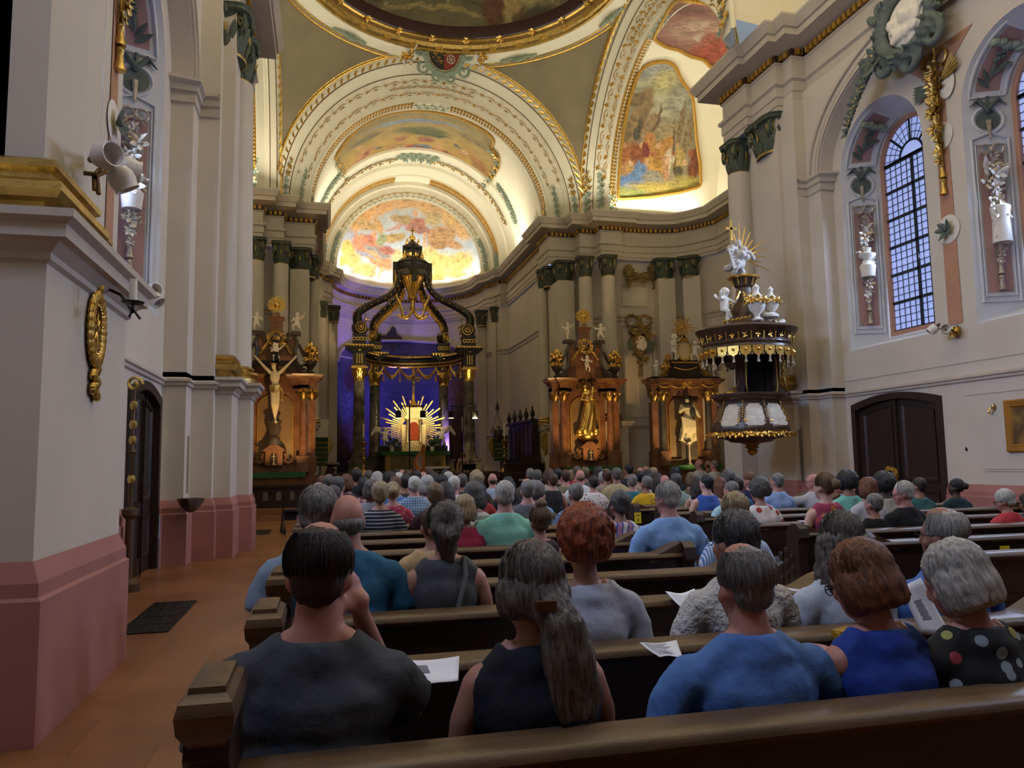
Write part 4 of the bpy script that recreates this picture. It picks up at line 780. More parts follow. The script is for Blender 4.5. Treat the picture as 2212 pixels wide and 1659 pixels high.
def side_altar(nm, label, x, y, rz, kind):
    global CAPG
    t = thing(nm, label, 'side altar', (x, y, 0), rz); B = lambda: MB()
    st = B(); st.box(-1.55, 1.55, -1.15, .3, 0, .35); st.box(-1.35, 1.35, -.95, .3, .35, .62); st.build('step', MARBD, t, smooth=False)
    m = B(); m.loft([[(sx*k, yy*kk-.4, z) for sx, yy in ((-1, -.4), (1, -.4), (1, .5), (-1, .5))] for z, k, kk in ((.62, .92, .9), (.75, .9, .86), (1.0, .98, 1.0), (1.2, 1.08, 1.1), (1.28, 1.14, 1.16))], True, True); m.build('mensa', MARB, t, ang=30)
    c = B(); c.box(-1.12, 1.12, -.92, .1, 1.28, 1.32); c.loft([[(-1.12+2.24*i/24, -.925-.012*sin(i*2.1), z) for i in range(25)] for z in (1.32, 1.14)], False); c.build('altar_cloth', GREENC, t, ang=30)
    b = B(); b.box(-1.42, 1.42, -.12, .35, .62, 1.55); b.box(-1.1, 1.1, -.2, .3, 1.28, 1.55); b.build('predella', MARB, t, smooth=False)
    for s in (-1, 1):
        for xx, w, yy in ((1.0, .21, -.16), (1.30, .16, .02)):
            p = B(); 
            for z0, z1, k in ((1.30, 1.42, 1.12), (1.42, 1.78, 1.0), (1.78, 1.86, 1.12)): p.box(s*xx-w*k, s*xx+w*k, yy-w*k, .35, z0, z1)
            p.build('pedestal', MARB, t, smooth=False)
        q = B().lathe([(.18, 1.86), (.18, 1.92), (.15, 1.95), (.145, 2.2), (.12, 3.78)], (s*1.0, -.16, 0), 20); cl = q.build('column', MARBD if kind == 'saint' else MARB, t)
        q = B(); q.box(s*1.30-.13, s*1.30+.13, -.08, .3, 1.86, 3.78); q.build('pilaster', MARB, t, smooth=False)
        for xx, yy, r in ((1.0, -.16, .13), (1.30, .0, .13)):
            g = B(); g.lathe([(r*.9, 0), (r, .1), (r*1.25, .3), (r*1.5, .36), (r*1.5, .40)], (s*xx, yy, 3.78), 14)
            for k in range(8): a = k*pi/4; d = (cos(a), sin(a), 0); g.leaf((s*xx+d[0]*r, yy+d[1]*r, 3.82), (d[0]*.2, d[1]*.2, 1), d, .26, .13, .5)
            for k in (-1, 1): g.ell((s*xx+k*r*1.2, yy-r, 4.1), .05, 8)
            g.build('gilded_capital', GOLD2, cl if xx == 1.0 else t)
        e = B(); pr = [(0, 4.18), (0, 4.3), (.03, 4.31), (.03, 4.42), (.1, 4.46), (.1, 4.5), (.2, 4.54), (.23, 4.62), (.26, 4.66), (-.5, 4.70)]
        L = [(s*.62, .3), (s*.62, -.12), (s*.84, -.12), (s*.84, -.34), (s*1.16, -.34), (s*1.16, -.16), (s*1.45, -.16), (s*1.45, .35)]
        e.sweep(L, pr, 1 if s < 0 else -1); e.box(min(s*.62, s*1.45), max(s*.62, s*1.45), -.12, .35, 4.0, 4.64); e.box(min(s*.84, s*1.16), max(s*.84, s*1.16), -.34, .3, 4.18, 4.6); en = e.build('entablature', MARB, t, ang=25)
        g = B()
        for i in range(12): g.box(s*(.82+.36*i/12)-.01, s*(.82+.36*i/12)+.012, -.46, -.43, 4.46, 4.51)
        g.build('dentils', GDULL, en, smooth=False)
    bp = B(); bp.box(-.9, .9, .12, .35, 1.55, 4.66); bp.build('back_panel', MARB, t, smooth=False)
    n = B(); n.prism([(-.6, .10, 1.62), (.6, .10, 1.62), (.6, .10, 3.55)]+[(.6*cos(a), .10, 3.55+.42*sin(a)) for a in np.linspace(.1, pi-.1, 12)]+[(-.6, .10, 3.55)], (0, .03, 0)); n.build('niche_panel', mat('veined_marble', '#7d6346', .4, scale=2.5, col2='#8f7758', detail=9), t, smooth=False)
    fr = B(); fr.tube([(-.62, .07, 1.62), (-.62, .07, 3.55)]+[(-.62*cos(a), .07, 3.55+.44*sin(a)) for a in np.linspace(.1, pi-.1, 12)]+[(.62, .07, 3.55), (.62, .07, 1.62)], .022, 5); fr.build('gilded_bead', GDULL, t)
    if kind != 'saint':
        tb = B(); tb.box(-.30, .30, -.45, .1, 1.55, 2.02); tb.loft([[(-.42, -.5, 2.02), (.42, -.5, 2.02), (.42, .1, 2.02), (-.42, .1, 2.02)], [(-.3, -.46, 2.12), (.3, -.46, 2.12), (.3, .1, 2.12), (-.3, .1, 2.12)], [(-.1, -.44, 2.26), (.1, -.44, 2.26), (.1, .1, 2.26), (-.1, .1, 2.26)]], True, True)
        for s in (-1, 1): tb.tube([(s*.36, -.3, 1.95), (s*.42, -.3, 1.8), (s*.36, -.3, 1.7), (s*.5, -.3, 1.62), (s*.62, -.3, 1.68), (s*.56, -.3, 1.76)], .05, 7)
        tb.build('tabernacle', MARB, t, ang=30); d = B(); d.prism([(-.13, -.455, 1.58), (.13, -.455, 1.58), (.13, -.455, 1.85), (.08, -.455, 1.95), (-.08, -.455, 1.95), (-.13, -.455, 1.85)], (0, -.01, 0)); d.build('tabernacle_niche', BLACK, t, smooth=False)
        # upper gable with volutes
        g = B(); O = [(.95, 4.68), (.9, 4.95), (.72, 5.2), (.66, 5.6), (.74, 6.0), (.66, 6.22), (.5, 6.2), (.4, 6.05), (.28, 6.15), (.2, 6.4)]
        P = [(x_, -.05, z) for x_, z in O]+[(-x_, -.05, z) for x_, z in O[::-1]]; g.prism(P, (0, .35, 0)); gb = g.build('gable', MARB, t, ang=30)
        g = B(); 
        for s in (-1, 1):
            g.tube([(s*x_, -.08, z) for x_, z in O], .07, 8); g.tube([(s*(.5+a), -.1, 6.25+b) for a, b in spiral(.17, .03, 1.5, 20, 0)], .045, 6); g.tube([(s*(1.0+a), -.1, 4.95+b) for a, b in spiral(.22, .04, 1.4, 20, pi)], .06, 6); g.tube([(s*1.2, -.1, 4.75), (s*1.15, -.1, 5.2), (s*.95, -.1, 5.55), (s*.8, -.1, 5.9)], .07, 7)
            g.box(min(s*.5, s*.86), max(s*.5, s*.86), -.2, .2, 6.28, 6.42)
        g.build('volute_moulding', MARBD, t)
        g = B(); g.loft([[(sx*k, sy*k*.8, z) for sx, sy in ((-.26, -.2), (.26, -.2), (.26, .2), (-.26, .2))] for z, k in ((6.2, 1.15), (6.35, .9), (6.85, .8), (6.9, 1.05), (7.0, 1.1), (7.04, .5), (7.2, .35))], True, True); g.build('finial_block', MARB, t, ang=25)
        g = B(); g.lathe([(.12, 7.04), (.05, 7.12), (.06, 7.2), (.03, 7.26)], (0, -.0, 0), 10); sunburst(g, (0, -.03, 7.52), .1, .36, 36, .022, jit=.15); g.ell((0, -.05, 7.5), (.11, .06, .12), 10); g.build('sunburst_finial', GOLD, t)
        g = B(); g.ell((0, -.12, 6.15), (.18, .05, .2), 10)
        for i in range(22): a = i*2*pi/22; leafy(g, (.26*cos(a), -.14, 6.12+.28*sin(a)), (0, -1, 0), .11, 4)
        for s in (-1, 1):
            g.tube([(s*.3, -.12, 5.9), (s*.45, -.12, 5.75), (s*.52, -.12, 5.6)], .03, 5)
            for k in range(5): leafy(g, (s*(.3+.06*k), -.12, 5.9-.09*k), (0, -1, 0), .08, 4)
        g.build('gilded_cartouche', GOLD2, t)
    else:
        g = B(); g.box(-1.5, 1.5, -.34, .35, 4.66, 4.74); g.loft([[(sx*k, -.3+.05, z) if 0 else (sx*k, sy, z) for sx, sy in ((-.62, -.3), (.62, -.3), (.62, .3), (-.62, .3))] for z, k in ((4.74, 1.35), (4.9, 1.1), (5.25, .95), (5.32, 1.1), (5.4, 1.1))], True, True); g.build('attic_pedestal', BLACK, t, ang=25)
        e = B(); e.sweep([(-.62, .3), (-.62, -.15), (.62, -.15), (.62, .3)], [(0, 4.0), (0, 4.3), (.05, 4.35), (.05, 4.5), (.2, 4.56), (.24, 4.66), (-.3, 4.68)], -1); e.build('entablature', MARB, t, ang=25)
        g = B()
        for s0 in (-1.3, -.65, 0, .65): g.tube([(s0+.65*i/10, -.42 if abs(s0+.3) > .7 else -.22, 4.44-.12*sin(pi*i/10)) for i in range(11)], .025, 5)
        for k in range(7): leafy(g, (random.uniform(-.15, .15), -.26, 4.4+random.uniform(-.1, .1)), (0, -1, 0), .1, 5)
        g.tube([(-.5+i*.1, -.32, 5.12-.1*sin(pi*i/10)) for i in range(11)], .02, 5); g.box(-.6, .6, -.34, -.3, 5.28, 5.33); g.build('gilded_swags', GDULL, t)
        md = B(); md.ell((0, -.25, 5.78), (.30, .06, .38), 20); d = md.build('oval_medallion', mat('ivory_relief', '#c9b48e', .6, var=.15, scale=20, bump=.4, bscale=18), t); r = B(); r.tube([(.31*cos(a), -.28, 5.78+.39*sin(a)) for a in np.arange(28)*2*pi/28], .035, 6, True)
        for k in range(5): leafy(r, (-.12+.06*k, -.28, 6.2), (0, -1, .3), .1, 4)
        r.build('medallion_frame', GDULL, d)
        g = B(); g.loft([[(sx*k, sy*k+.1, z) for sx, sy in ((-.3, -.1), (.3, -.1), (.3, .15), (-.3, .15))] for z, k in ((5.4, 1), (6.2, .9), (6.45, .6))], True, True); g.build('obelisk', MARBD, t, ang=25)
        g = B(); sunburst(g, (0, -.12, 6.72), .05, .52, 22, .03, jit=.4); g.ell((0, -.14, 6.72), (.09, .05, .09), 8); g.build('sunburst_finial', GOLD, t)
        for s in (-1, 1):
            g = B(); g.tube([(s*.62, -.2, 5.4), (s*.75, -.2, 5.1), (s*.95, -.2, 4.86), (s*1.15, -.2, 4.82)], .06, 7); g.tube([(s*(.7+a), -.2, 5.5+b) for a, b in spiral(.13, .03, 1.3, 16)], .04, 6); g.build('volute_moulding', GDULL, t)
        pd = B(); pd.box(-.35, .35, -.4, .1, 1.55, 2.2); pd.build('statue_plinth', MARBD, t, smooth=False)
    return t
TA = side_altar('side_altar', 'red-brown marble side altar with gilded mother and child statue, right of choir', 9.68, 28.0, 0, 'madonna')
TB = side_altar('side_altar', 'marble side altar with large black crucifix on the left of the choir', -1.70, 27.6, 0, 'cross')
TC = side_altar('side_altar', 'marble side altar with white robed saint, beside the pulpit', 13.65, 27.7, -.06, 'saint')
def robe(mb, h=1.6, w=.34, sway=.08):
    for i in range(13):
        t = i/12; z = h*.80*t; k = (1-.45*t); mb.ell((sway*sin(t*2.4), 0, z+.06), (w*k, w*.75*k, .14), 10)
    for i in range(9):
        a = i*.7; mb.tube([(w*.95*cos(a), w*.7*sin(a), .02), (w*.75*cos(a+.3)+sway*.6, w*.58*sin(a+.3), h*.32), (w*.55*cos(a+.5)+sway, w*.45*sin(a+.5), h*.6)], [.06, .05, .035], 6)
for T_ in (TA, TB, TC):
    T_.scale = (.94, 1, 1)
    for ch in T_.children:
        if T_ != TC and ch.name.split('.')[0] in ('gable', 'volute_moulding', 'finial_block', 'sunburst_finial', 'gilded_cartouche'):
            for v in ch.data.vertices:
                if v.co.z > 4.68: v.co.z = 4.68+(v.co.z-4.68)*.86
# mother and child
m = MB(); robe(m, 1.75, .33, .10); m.ell((.05, -.02, 1.42), (.20, .14, .14), 10); m.ell((-.06, -.06, 1.66), (.095, .10, .12), 10); m.ell((-.06, -.02, 1.64), (.13, .13, .15), 10); limb(m, [(-.14, -.05, 1.42), (-.26, -.16, 1.2), (-.08, -.26, 1.16)], [.07, .06, .045]); limb(m, [(.2, -.05, 1.42), (.28, -.16, 1.22), (.14, -.25, 1.26)], [.07, .06, .045])
m.ell((.17, -.2, 1.42), (.10, .09, .15), 10); m.ell((.18, -.22, 1.62), (.075, .08, .085), 10); limb(m, [(.1, -.2, 1.3), (.02, -.3, 1.2), (.05, -.3, 1.05)], [.055, .045, .03]); limb(m, [(.24, -.22, 1.48), (.34, -.24, 1.56)], [.035, .025])
st = link('statue', blob(m, 'statue', GOLD, .028, 2)); tag(st, 'gilded statue of a mother with child standing on a golden globe', 'statue'); st.location = (9.68, 27.85, 2.62); st.scale = (1.03,)*3
g = MB(); g.ell((0, 0, -.12), (.36, .33, .24), 16)
for i in range(18): a = i*.7; g.ell((.36*cos(a), .3*sin(a)-.02, -.02+.07*sin(i*2.3)), (.11, .1, .08), 8)
g.build('gilded_globe', GOLD, st)
g = MB(); sunburst(g, (-.06, .04, 1.70), .14, .30, 14, .02); g.build('halo', GOLD, st)
# saint
m = MB(); robe(m, 1.6, .34, .06); m.ell((0, -.02, 1.34), (.22, .15, .14), 10); lo = limb(m, [(-.2, -.03, 1.36), (-.34, -.18, 1.14), (-.22, -.34, 1.24)], [.09, .085, .06]); limb(m, [(.2, -.03, 1.36), (.36, -.14, 1.08), (.42, -.22, .92)], [.09, .085, .05])
for k in range(6): m.tube([(-.3+.1*k, -.26, .95-.03*k), (-.26+.09*k, -.3, .5), (-.3+.1*k, -.28, .3)], [.05, .06, .04], 6)
m.ell((0, -.05, 1.56), (.085, .095, .115), 10)
st = link('statue', blob(m, 'statue', mat('ivory_paint', '#d8cba6', .55, var=.1, scale=6), .028, 2)); tag(st, 'white robed saint statue lit brightly in the altar niche', 'statue'); st.location = (13.6, 27.35, 2.23); st.rotation_euler = (0, 0, -.1)
g = MB(); g.ell((0, -.01, 1.37), (.25, .19, .14), 12); g.ell((.18, -.08, 1.1), (.16, .15, .26), 10); st2 = link('dark_cape', blob(g, 'dark_cape', mat('dark_paint', '#39352f', .7), .025, 2), st); g = MB(); g.lathe([(.10, 0), (.11, .05), (.09, .12), (0, .15)], (0, -.03, 1.64), 10); g.build('biretta', BLACK, st)
# crucifix
c = thing('crucifix', 'large black cross with a pale crucified figure on the left altar', 'crucifix', (-1.70, 27.25, 2.35)); b = MB(); b.box(-.10, .10, -.05, .05, .1, 4.05); b.box(-.85, .85, -.05, .05, 3.0, 3.22); b.build('cross', BLACK, c, smooth=False)
m = MB(); Y = -.16
m.ell((0, Y, 2.55), (.20, .12, .28), 12); m.ell((.01, Y, 2.25), (.15, .11, .20), 12); m.ell((.03, Y, 2.02), (.17, .12, .13), 12); m.ell((-.05, Y-.08, 2.97), (.095, .11, .13), 12); m.ell((-.06, Y-.19, 2.95), (.02, .02, .03), 6); m.tube([(0, Y, 2.7), (-.03, Y-.04, 2.9)], .07, 8)
for s in (-1, 1): limb(m, [(s*.18, Y, 2.72), (s*.45, Y, 3.0), (s*.72, Y+.05, 3.30), (s*.80, Y+.07, 3.40)], [.075, .058, .045, .04])
limb(m, [(-.07, Y, 2.0), (-.06, Y-.16, 1.45), (.02, Y, .92), (.04, Y-.10, .80)], [.105, .075, .045, .04]); limb(m, [(.10, Y, 2.0), (.12, Y-.12, 1.48), (.04, Y+.02, .95), (.05, Y-.08, .82)], [.105, .075, .045, .04])
part_of(c, blob(m, 'figure', mat('ivory_paint', '#d8cba6', .55), .024, 2), 'figure'); m = MB()
for k in range(7): m.tube([(-.19, Y-.06, 2.02+.03*k), (0, Y-.16, 1.92+.04*k), (.2, Y-.08, 2.04+.03*k)], .035, 6)
m.tube([(.2, Y-.08, 2.1), (.3, Y-.06, 1.9), (.28, Y-.06, 1.6)], [.07, .08, .04], 7); part_of(c, blob(m, 'loincloth', GOLD, .02, 2), 'loincloth'); m = MB(); m.tube([(-.05+.11*cos(a), Y-.05+.11*sin(a), 3.06) for a in np.arange(14)*2*pi/14], .025, 5, True); m.build('thorn_crown', GDULL, c)
s = MB(); s.prism([(-.12, -.06, 3.6), (.12, -.06, 3.55), (.1, -.06, 3.9), (-.08, -.06, 3.95)], (0, -.02, 0)); s.build('title_scroll', WHITE, c, smooth=False); g = MB(); g.lathe([(.30, 0), (.24, .1), (.16, .3), (.26, .6), (.22, .8), (.3, .9), (.14, 1.0)], (0, .05, -.1), 10, sy=.6); g.build('cross_foot', MARBD, c); c.scale = (.86,)*3
for (x, y, t, who, n0, n1) in ((9.68, 28.0, TA, 'right marble altar', CH0, CH1), (-1.70, 27.6, TB, 'left crucifix altar', CH1, CH0)):
    put(n1, 'cherub_statue', 'white cherub on the left shoulder of the %s' % who, 'cherub', (x-.68, y-.05, 6.2), .85, .4); put(n0, 'cherub_statue', 'white cherub on the right shoulder of the %s' % who, 'cherub', (x+.68, y-.05, 6.2), .85, -.3)
    for s, w in ((-1, 'left'), (1, 'right')): urn('dark urn with gilded flowers at the %s end of the %s cornice' % (w, who), (x+s*1.18, y-.2, 4.72), 1.15, MARBD, True)
    put(CH0 if x > 5 else CH1, 'cherub_statue', ('pale cherub hovering in the gable of the right marble altar' if x > 5 else 'pale cherub with cloth above the head of the crucifix'), 'cherub', (x, y-.28, 4.95 if x > 5 else 5.1), .8, .2)
put(CH1, 'cherub_statue', 'white cherub at the left end of the saint altar cornice', 'cherub', (12.45, 27.5, 4.76), .8, .3); put(CH0, 'cherub_statue', 'white cherub at the right end of the saint altar cornice', 'cherub', (14.95, 27.45, 4.76), 1.05, -.3)
urn('gilded urn left of the black attic on the saint altar', (12.85, 27.55, 4.76), .95, GDULL); urn('gilded urn right of the black attic on the saint altar', (14.5, 27.5, 4.76), 1.05, GDULL)
put(CH1, 'cherub_statue', 'large pale angel left of the oval medallion on the saint altar', 'cherub', (13.2, 27.45, 5.38), 1.35, .5); put(CH0, 'cherub_statue', 'small pale angel right of the oval medallion on the saint altar', 'cherub', (14.05, 27.4, 5.38), 1.0, -.6)
# small altar crosses
for (x, y, who) in ((9.68, 27.48, 'right marble altar'), (-1.70, 27.08, 'left crucifix altar')):
    o = MB(); o.lathe([(.06, 0), (.07, .03), (.03, .08), (.02, .12)], n=8); o.box(-.012, .012, -.01, .01, .1, .40); o.box(-.07, .07, -.01, .01, .28, .305); c_ = o.build('altar_cross', SILV); tag(c_, 'small silver cross in the tabernacle niche of the %s' % who, 'cross'); c_.location = (x, y, 1.56)
o = MB(); o.lathe([(.10, 0), (.11, .03), (.03, .08), (.025, .5), (.03, .72), (.12, .78), (.13, .82)], n=12); c_ = o.build('altar_lamp', SILV); tag(c_, 'slender silver lamp stand before the saint statue', 'lamp'); c_.location = (13.45, 26.95, 1.33)
# ================================================================ HIGH ALTAR UNDER ITS CANOPY
dz = MB(); dz.box(XC-5.0, XC+5.0, 31.2, 45, 0, .18); dz.box(XC-5.0, XC+5.0, 31.6, 45, .18, .35); dz.box(XC-4.4, XC+4.4, 37.0, 45, .35, .6); dz.box(XC-4.2, XC+4.2, 37.3, 45, .6, .85); dz.box(XC-4.0, XC+4.0, 37.6, 45, .85, 1.1); struct(dz.build('floor_choir_steps', mat('choir_step_stone', '#4d3a2c', .4, var=.15), smooth=False))
can = thing('altar_canopy', 'black and gilded canopy with crown on four marble columns over the high altar', 'canopy', (4.27, 39.0, 0)); CX, CYc = 4.27, 39.0
L = lambda x, y, z=0: (x-CX, y-CYc, z)
cols = [(1.55, 38.0, 1.0), (6.98, 38.0, 1.0), (2.46, 40.6, .95), (6.08, 40.6, .95)]
for x, y, k in cols:
    p = MB()
    for z0, z1, w in ((1.1, 1.25, .52), (1.25, 1.62, .46), (1.62, 1.74, .52)): p.box(x-CX-w, x-CX+w, y-CYc-w, y-CYc+w, z0, z1)
    p.build('pedestal', MARBG, can, smooth=False)
    c_ = MB().lathe([(.40, 1.74), (.40, 1.84), (.34, 1.88), (.36, 1.96), (.30, 2.0), (.29, 2.6), (.25, 5.62)], L(x, y), 24).build('column', MARBG, can)
    g = MB(); g.lathe([(.26, 5.58), (.29, 5.62), (.26, 5.68), (.27, 6.0), (.34, 6.12), (.36, 6.2)], L(x, y), 20)
    for i in range(16): a = i*pi/8; d = np.array((cos(a), sin(a), 0)); g.leaf(np.array(L(x, y, 5.72))+d*.26, d*.12+np.array((0, 0, 1)), d, .36, .12, .35)
    g.box(x-CX-.40, x-CX+.40, y-CYc-.40, y-CYc+.40, 6.18, 6.26); g.build('gilded_capital', GOLD, c_)
    fr = MB(); fr.box(x-CX-.30, x-CX+.30, y-CYc-.30, y-CYc+.30, 6.26, 7.0); e = fr.build('frieze_block', BLACK, can, smooth=False)
    gt = MB()
    for q in (-.12, 0, .12): gt.box(x-CX+q-.03, x-CX+q+.03, y-CYc-.33, y-CYc-.29, 6.42, 6.90)
    gt.box(x-CX-.33, x-CX+.33, y-CYc-.33, y-CYc+.33, 6.28, 6.33); gt.ell(L(x, y-.42, 7.08), (.10, .03, .06), 10); gt.build('gilded_triglyphs', GOLD2, e, smooth=False)
    cn = MB(); w0 = .30
    for z0, z1, w in ((6.98, 7.08, .42), (7.08, 7.18, .56), (7.18, 7.30, .66)): cn.box(x-CX-w, x-CX+w, y-CYc-w*.8, y-CYc+w*.8, z0, z1)
    cn.box(x-CX-.32, x-CX+.32, y-CYc-.32, y-CYc+.32, 7.3, 7.92); cn.build('cornice_block', BLACK, can, smooth=False)
    gt = MB(); gt.box(x-CX-.68, x-CX+.68, y-CYc-.55, y-CYc+.55, 7.28, 7.33); 
    for i in range(9): gt.ell((x-CX-.6+.15*i, y-CYc-.55, 7.24), .045, 6)
    for i in range(4): gt.tube([(x-CX-.24+.16*i+.08*cos(a), y-CYc-.34, 7.62+.08*sin(a)) for a in np.arange(10)*2*pi/10], .025, 5, True)
    gt.build('gilded_cornice_trim', GOLD, can)
# ring beam: from the left front column back round to the right front column
def ringp(a): return np.array((CX+2.55*cos(a), 38.2+2.75*sin(a)))
RA = [ringp(a) for a in np.linspace(pi-.02, .02, 41)]; Rl = [(p[0]-CX, p[1]-CYc) for p in RA]
rb = MB(); rb.sweep(Rl, [(0, 6.62), (.06, 6.66), (.06, 6.8), (-.02, 6.82), (-.02, 7.05), (.08, 7.1), (.12, 7.22), (.12, 7.28), (-.3, 7.3), (-.3, 6.62), (0, 6.62)], -1); r_ = rb.build('ring_beam', BLACK, can, ang=30)
g = MB(); g.sweep(Rl, [(.065, 6.60), (.09, 6.63), (.09, 6.68), (.065, 6.71)], -1); g.sweep(Rl, [(.07, 6.78), (.10, 6.80), (.10, 6.86), (.07, 6.88)], -1)
for i in range(74):
    p = np.array(ringp(pi*(i+.5)/74)); g.ell((p[0]-CX, p[1]-CYc-.0, 7.20), .045, 6) if 0 else None
for i in range(90):
    a = pi*(i+.5)/90; g.ell((2.42*cos(a), 38.2-CYc+2.62*sin(a), 7.19), (.05, .05, .055), 6)
g.build('gilded_bead_moulding', GOLD, r_)
g = MB()
for i in range(7):
    a0, a1 = pi*(.06+.88*i/7), pi*(.06+.88*(i+1)/7); P = []
    for j in range(13):
        t = j/12; a = a0+(a1-a0)*t; P.append((2.46*cos(a), 38.2-CYc+2.66*sin(a), 6.56-.42*sin(pi*t)))
    for o in (0, .06, .12): g.tube([(x, y, z-o*sin(pi*j/12)*1.2) for j, (x, y, z) in enumerate(P)], .05-.01*o, 6)
    p = P[0]; tassel(g, (p[0], p[1], 6.1), 1.1); g.tube([(p[0], p[1], 6.55), (p[0], p[1], 6.1)], .02, 5); g.ell((p[0], p[1], 6.55), .07, 8)
g.build('gilded_festoons', GOLD, can)
# scroll brackets rising to the crown
for x, y, k in cols:
    d = nrm((CX-x, 38.9-y)); R = math.hypot(CX-x, 38.9-y)
    A = [(0, 8.25), (-.16, 8.6), (-.05, 9.0), (R*.22, 9.45), (R*.5, 9.85), (R*.68, 10.3), (R*.76, 10.9), (R*.76, 11.2)]
    tt = np.linspace(0, 1, 30); AA = np.array(A); s_ = np.linspace(0, 1, len(A)); U_ = np.interp(tt, s_, AA[:, 0]); Z_ = np.interp(tt, s_, AA[:, 1])
    for _ in range(3): U_[1:-1] = (U_[:-2]+2*U_[1:-1]+U_[2:])/4; Z_[1:-1] = (Z_[:-2]+2*Z_[1:-1]+Z_[2:])/4
    P = [np.array((x-CX+d[0]*u, y-CYc+d[1]*u, z)) for u, z in zip(U_, Z_)]
    m = MB(); m.tube(P, np.interp(tt, [0, .3, 1], [.22, .19, .13]), 10); sd = np.array((-d[1], d[0], 0))
    m.lathe([(.30, -.2), (.34, -.17), (.34, .17), (.30, .2)], (0, 0, 0), 20, axis='x'); last = m.V.pop(); a_ = math.atan2(sd[1], sd[0]); m.V.append((last@np.array(Matrix.Rotation(-a_, 3, 'Z')))+np.array((x-CX, y-CYc, 8.22)))
    br = m.build('scroll_bracket', BLACK, can)
    g = MB()
    for q in (-1, 1):
        c0 = np.array((x-CX, y-CYc, 8.22))+sd*q*.2; T = np.array(d.tolist()+[0.0])
        for rr_, tr in ((.26, .03), (.14, .03)): g.tube([c0+T*rr_*cos(a)+np.array((0, 0, 1))*rr_*sin(a) for a in np.arange(20)*2*pi/20], tr, 5, True)
        g.ell(c0, .09, 8)
        for i in range(2, 26): g.ell(P[i]+sd*q*.15, .045, 6) if i % 2 == 0 else None
    for i in range(1, 28): 
        nd = nrm(np.cross(sd, P[min(i+1, 29)]-P[i-1])); nd = nd if nd[2] > 0 or i < 6 else -nd; leafy(g, P[i]+nd*.17, nd, .13, 4)
    if k < 1:
        for i in range(6, 24): leafy(g, P[i]-np.array((0, 0, .24))+np.array((d[0], d[1], 0))*.1, (0, -1, -.3), .16, 5)
    g.build('gilded_leaves', GOLD, br)
    if k == 1.0:
        g = MB()
        for i in range(8): leafy(g, P[5]+np.array((d[0]*.45, d[1]*.45, -.15-.1*i))+rng.normal(0, .08, 3), (0, -1, 0), .12, 4)
        g.tube([P[5]+np.array((d[0]*.45, d[1]*.45, .3)), P[5]+np.array((d[0]*.45, d[1]*.45, -1.0))], .02, 4); g.build('gilded_spray', GOLD2, br)
# the crown
m = MB(); m.lathe([(.72, 11.05), (.80, 11.1), (.80, 11.3), (.74, 11.4), (.80, 11.75), (.86, 11.8), (.70, 11.95), (.5, 12.05), (.34, 12.2), (.32, 12.5), (.40, 12.6), (.40, 12.75), (.28, 12.85), (.12, 13.0)], (0, 0, 0), 28)
for a in (0, pi/2, pi, 3*pi/2): 
    c_, s_ = cos(a+pi/4*0), sin(a); m.box(.88*c_-.12, .88*c_+.12, .88*s_-.12, .88*s_+.12, 10.7, 11.85); m.box(.42*c_-.08, .42*c_+.08, .42*s_-.08, .42*s_+.08, 12.1, 12.75)
cr = m.build('crown', BLACK, can, ang=35)
g = MB(); g.lathe([(.70, 11.0), (.74, 11.06), (.74, 11.32), (.70, 11.36)], (0, 0, 0), 28)
for i in range(40): a = i*2*pi/40; leafy(g, (.74*cos(a), .74*sin(a), 11.2+.08*(i % 2)), (cos(a), sin(a), 0), .11, 4)
g.lathe([(.30, 12.55), (.34, 12.6), (.30, 12.65)], (0, 0, 0), 20); g.lathe([(.10, 12.1), (.3, 12.2), (.33, 12.4), (.2, 12.5)], (0, -.1, -.1), 16); g.ell((0, 0, 13.15), .17, 14)
for a in (pi/4, 3*pi/4, 5*pi/4, 7*pi/4): g.lathe([(.02, 0), (.1, .1), (.1, .22), (.03, .34), (.05, .4), (0, .5)], (.62*cos(a), .62*sin(a), 11.9), 10); g.lathe([(.02, 0), (.06, .08), (.06, .18), (0, .34)], (.40*cos(a), .40*sin(a), 12.75), 8)
for a in (0, pi, pi/2, 3*pi/2): g.tube([(.62*cos(a), .62*sin(a), 12.0), (.5*cos(a), .5*sin(a), 12.1), (.4*cos(a), .4*sin(a), 12.35)], .03, 5)
g.build('gilded_ornament', GOLD, cr)
g = MB(); g.box(-.035, .035, -.03, .03, 13.3, 13.72); g.box(-.16, .16, -.03, .03, 13.52, 13.58); g.build('gilded_cross', GOLD, cr, smooth=False)
g = MB(); n = 24; rings = []
for r, z in ((.20, 10.1), (.24, 10.3), (.30, 10.45), (.45, 10.8), (.62, 11.05)): rings.append([(r*(1+.09*(k % 2))*cos(k*pi/n), r*(1+.09*(k % 2))*sin(k*pi/n), z) for k in range(2*n)])
g.loft(rings, True, True); g.lathe([(.12, 9.85), (.25, 9.95), (.27, 10.05), (.2, 10.1), (.2, 10.14)], n=20); g.lathe([(.06, 9.2), (.14, 9.4), (.10, 9.7), (.13, 9.88)], n=14); g.build('fluted_urn', GOLD, cr)
g = MB()
for s in (-1, 1):
    for o in (0, .06): g.tube([(s*(.06+.8*t), -.12, 9.3-.34*sin(pi*min(1, t*1.35))+1.1*max(0, t-.55)*1.6-o) for t in np.linspace(0, 1, 16)], .06, 6)
    g.tube([(s*.86, -.1, 10.05-.0), (s*.92, -.1, 10.6), (s*.9, -.1, 11.4)], .03, 5)
    for k in range(10): leafy(g, (s*(.1+.07*k), -.16, 9.22-.3*sin(pi*k/11)), (0, -1, 0), .1, 4)
g.build('gilded_garland', GOLD, cr)
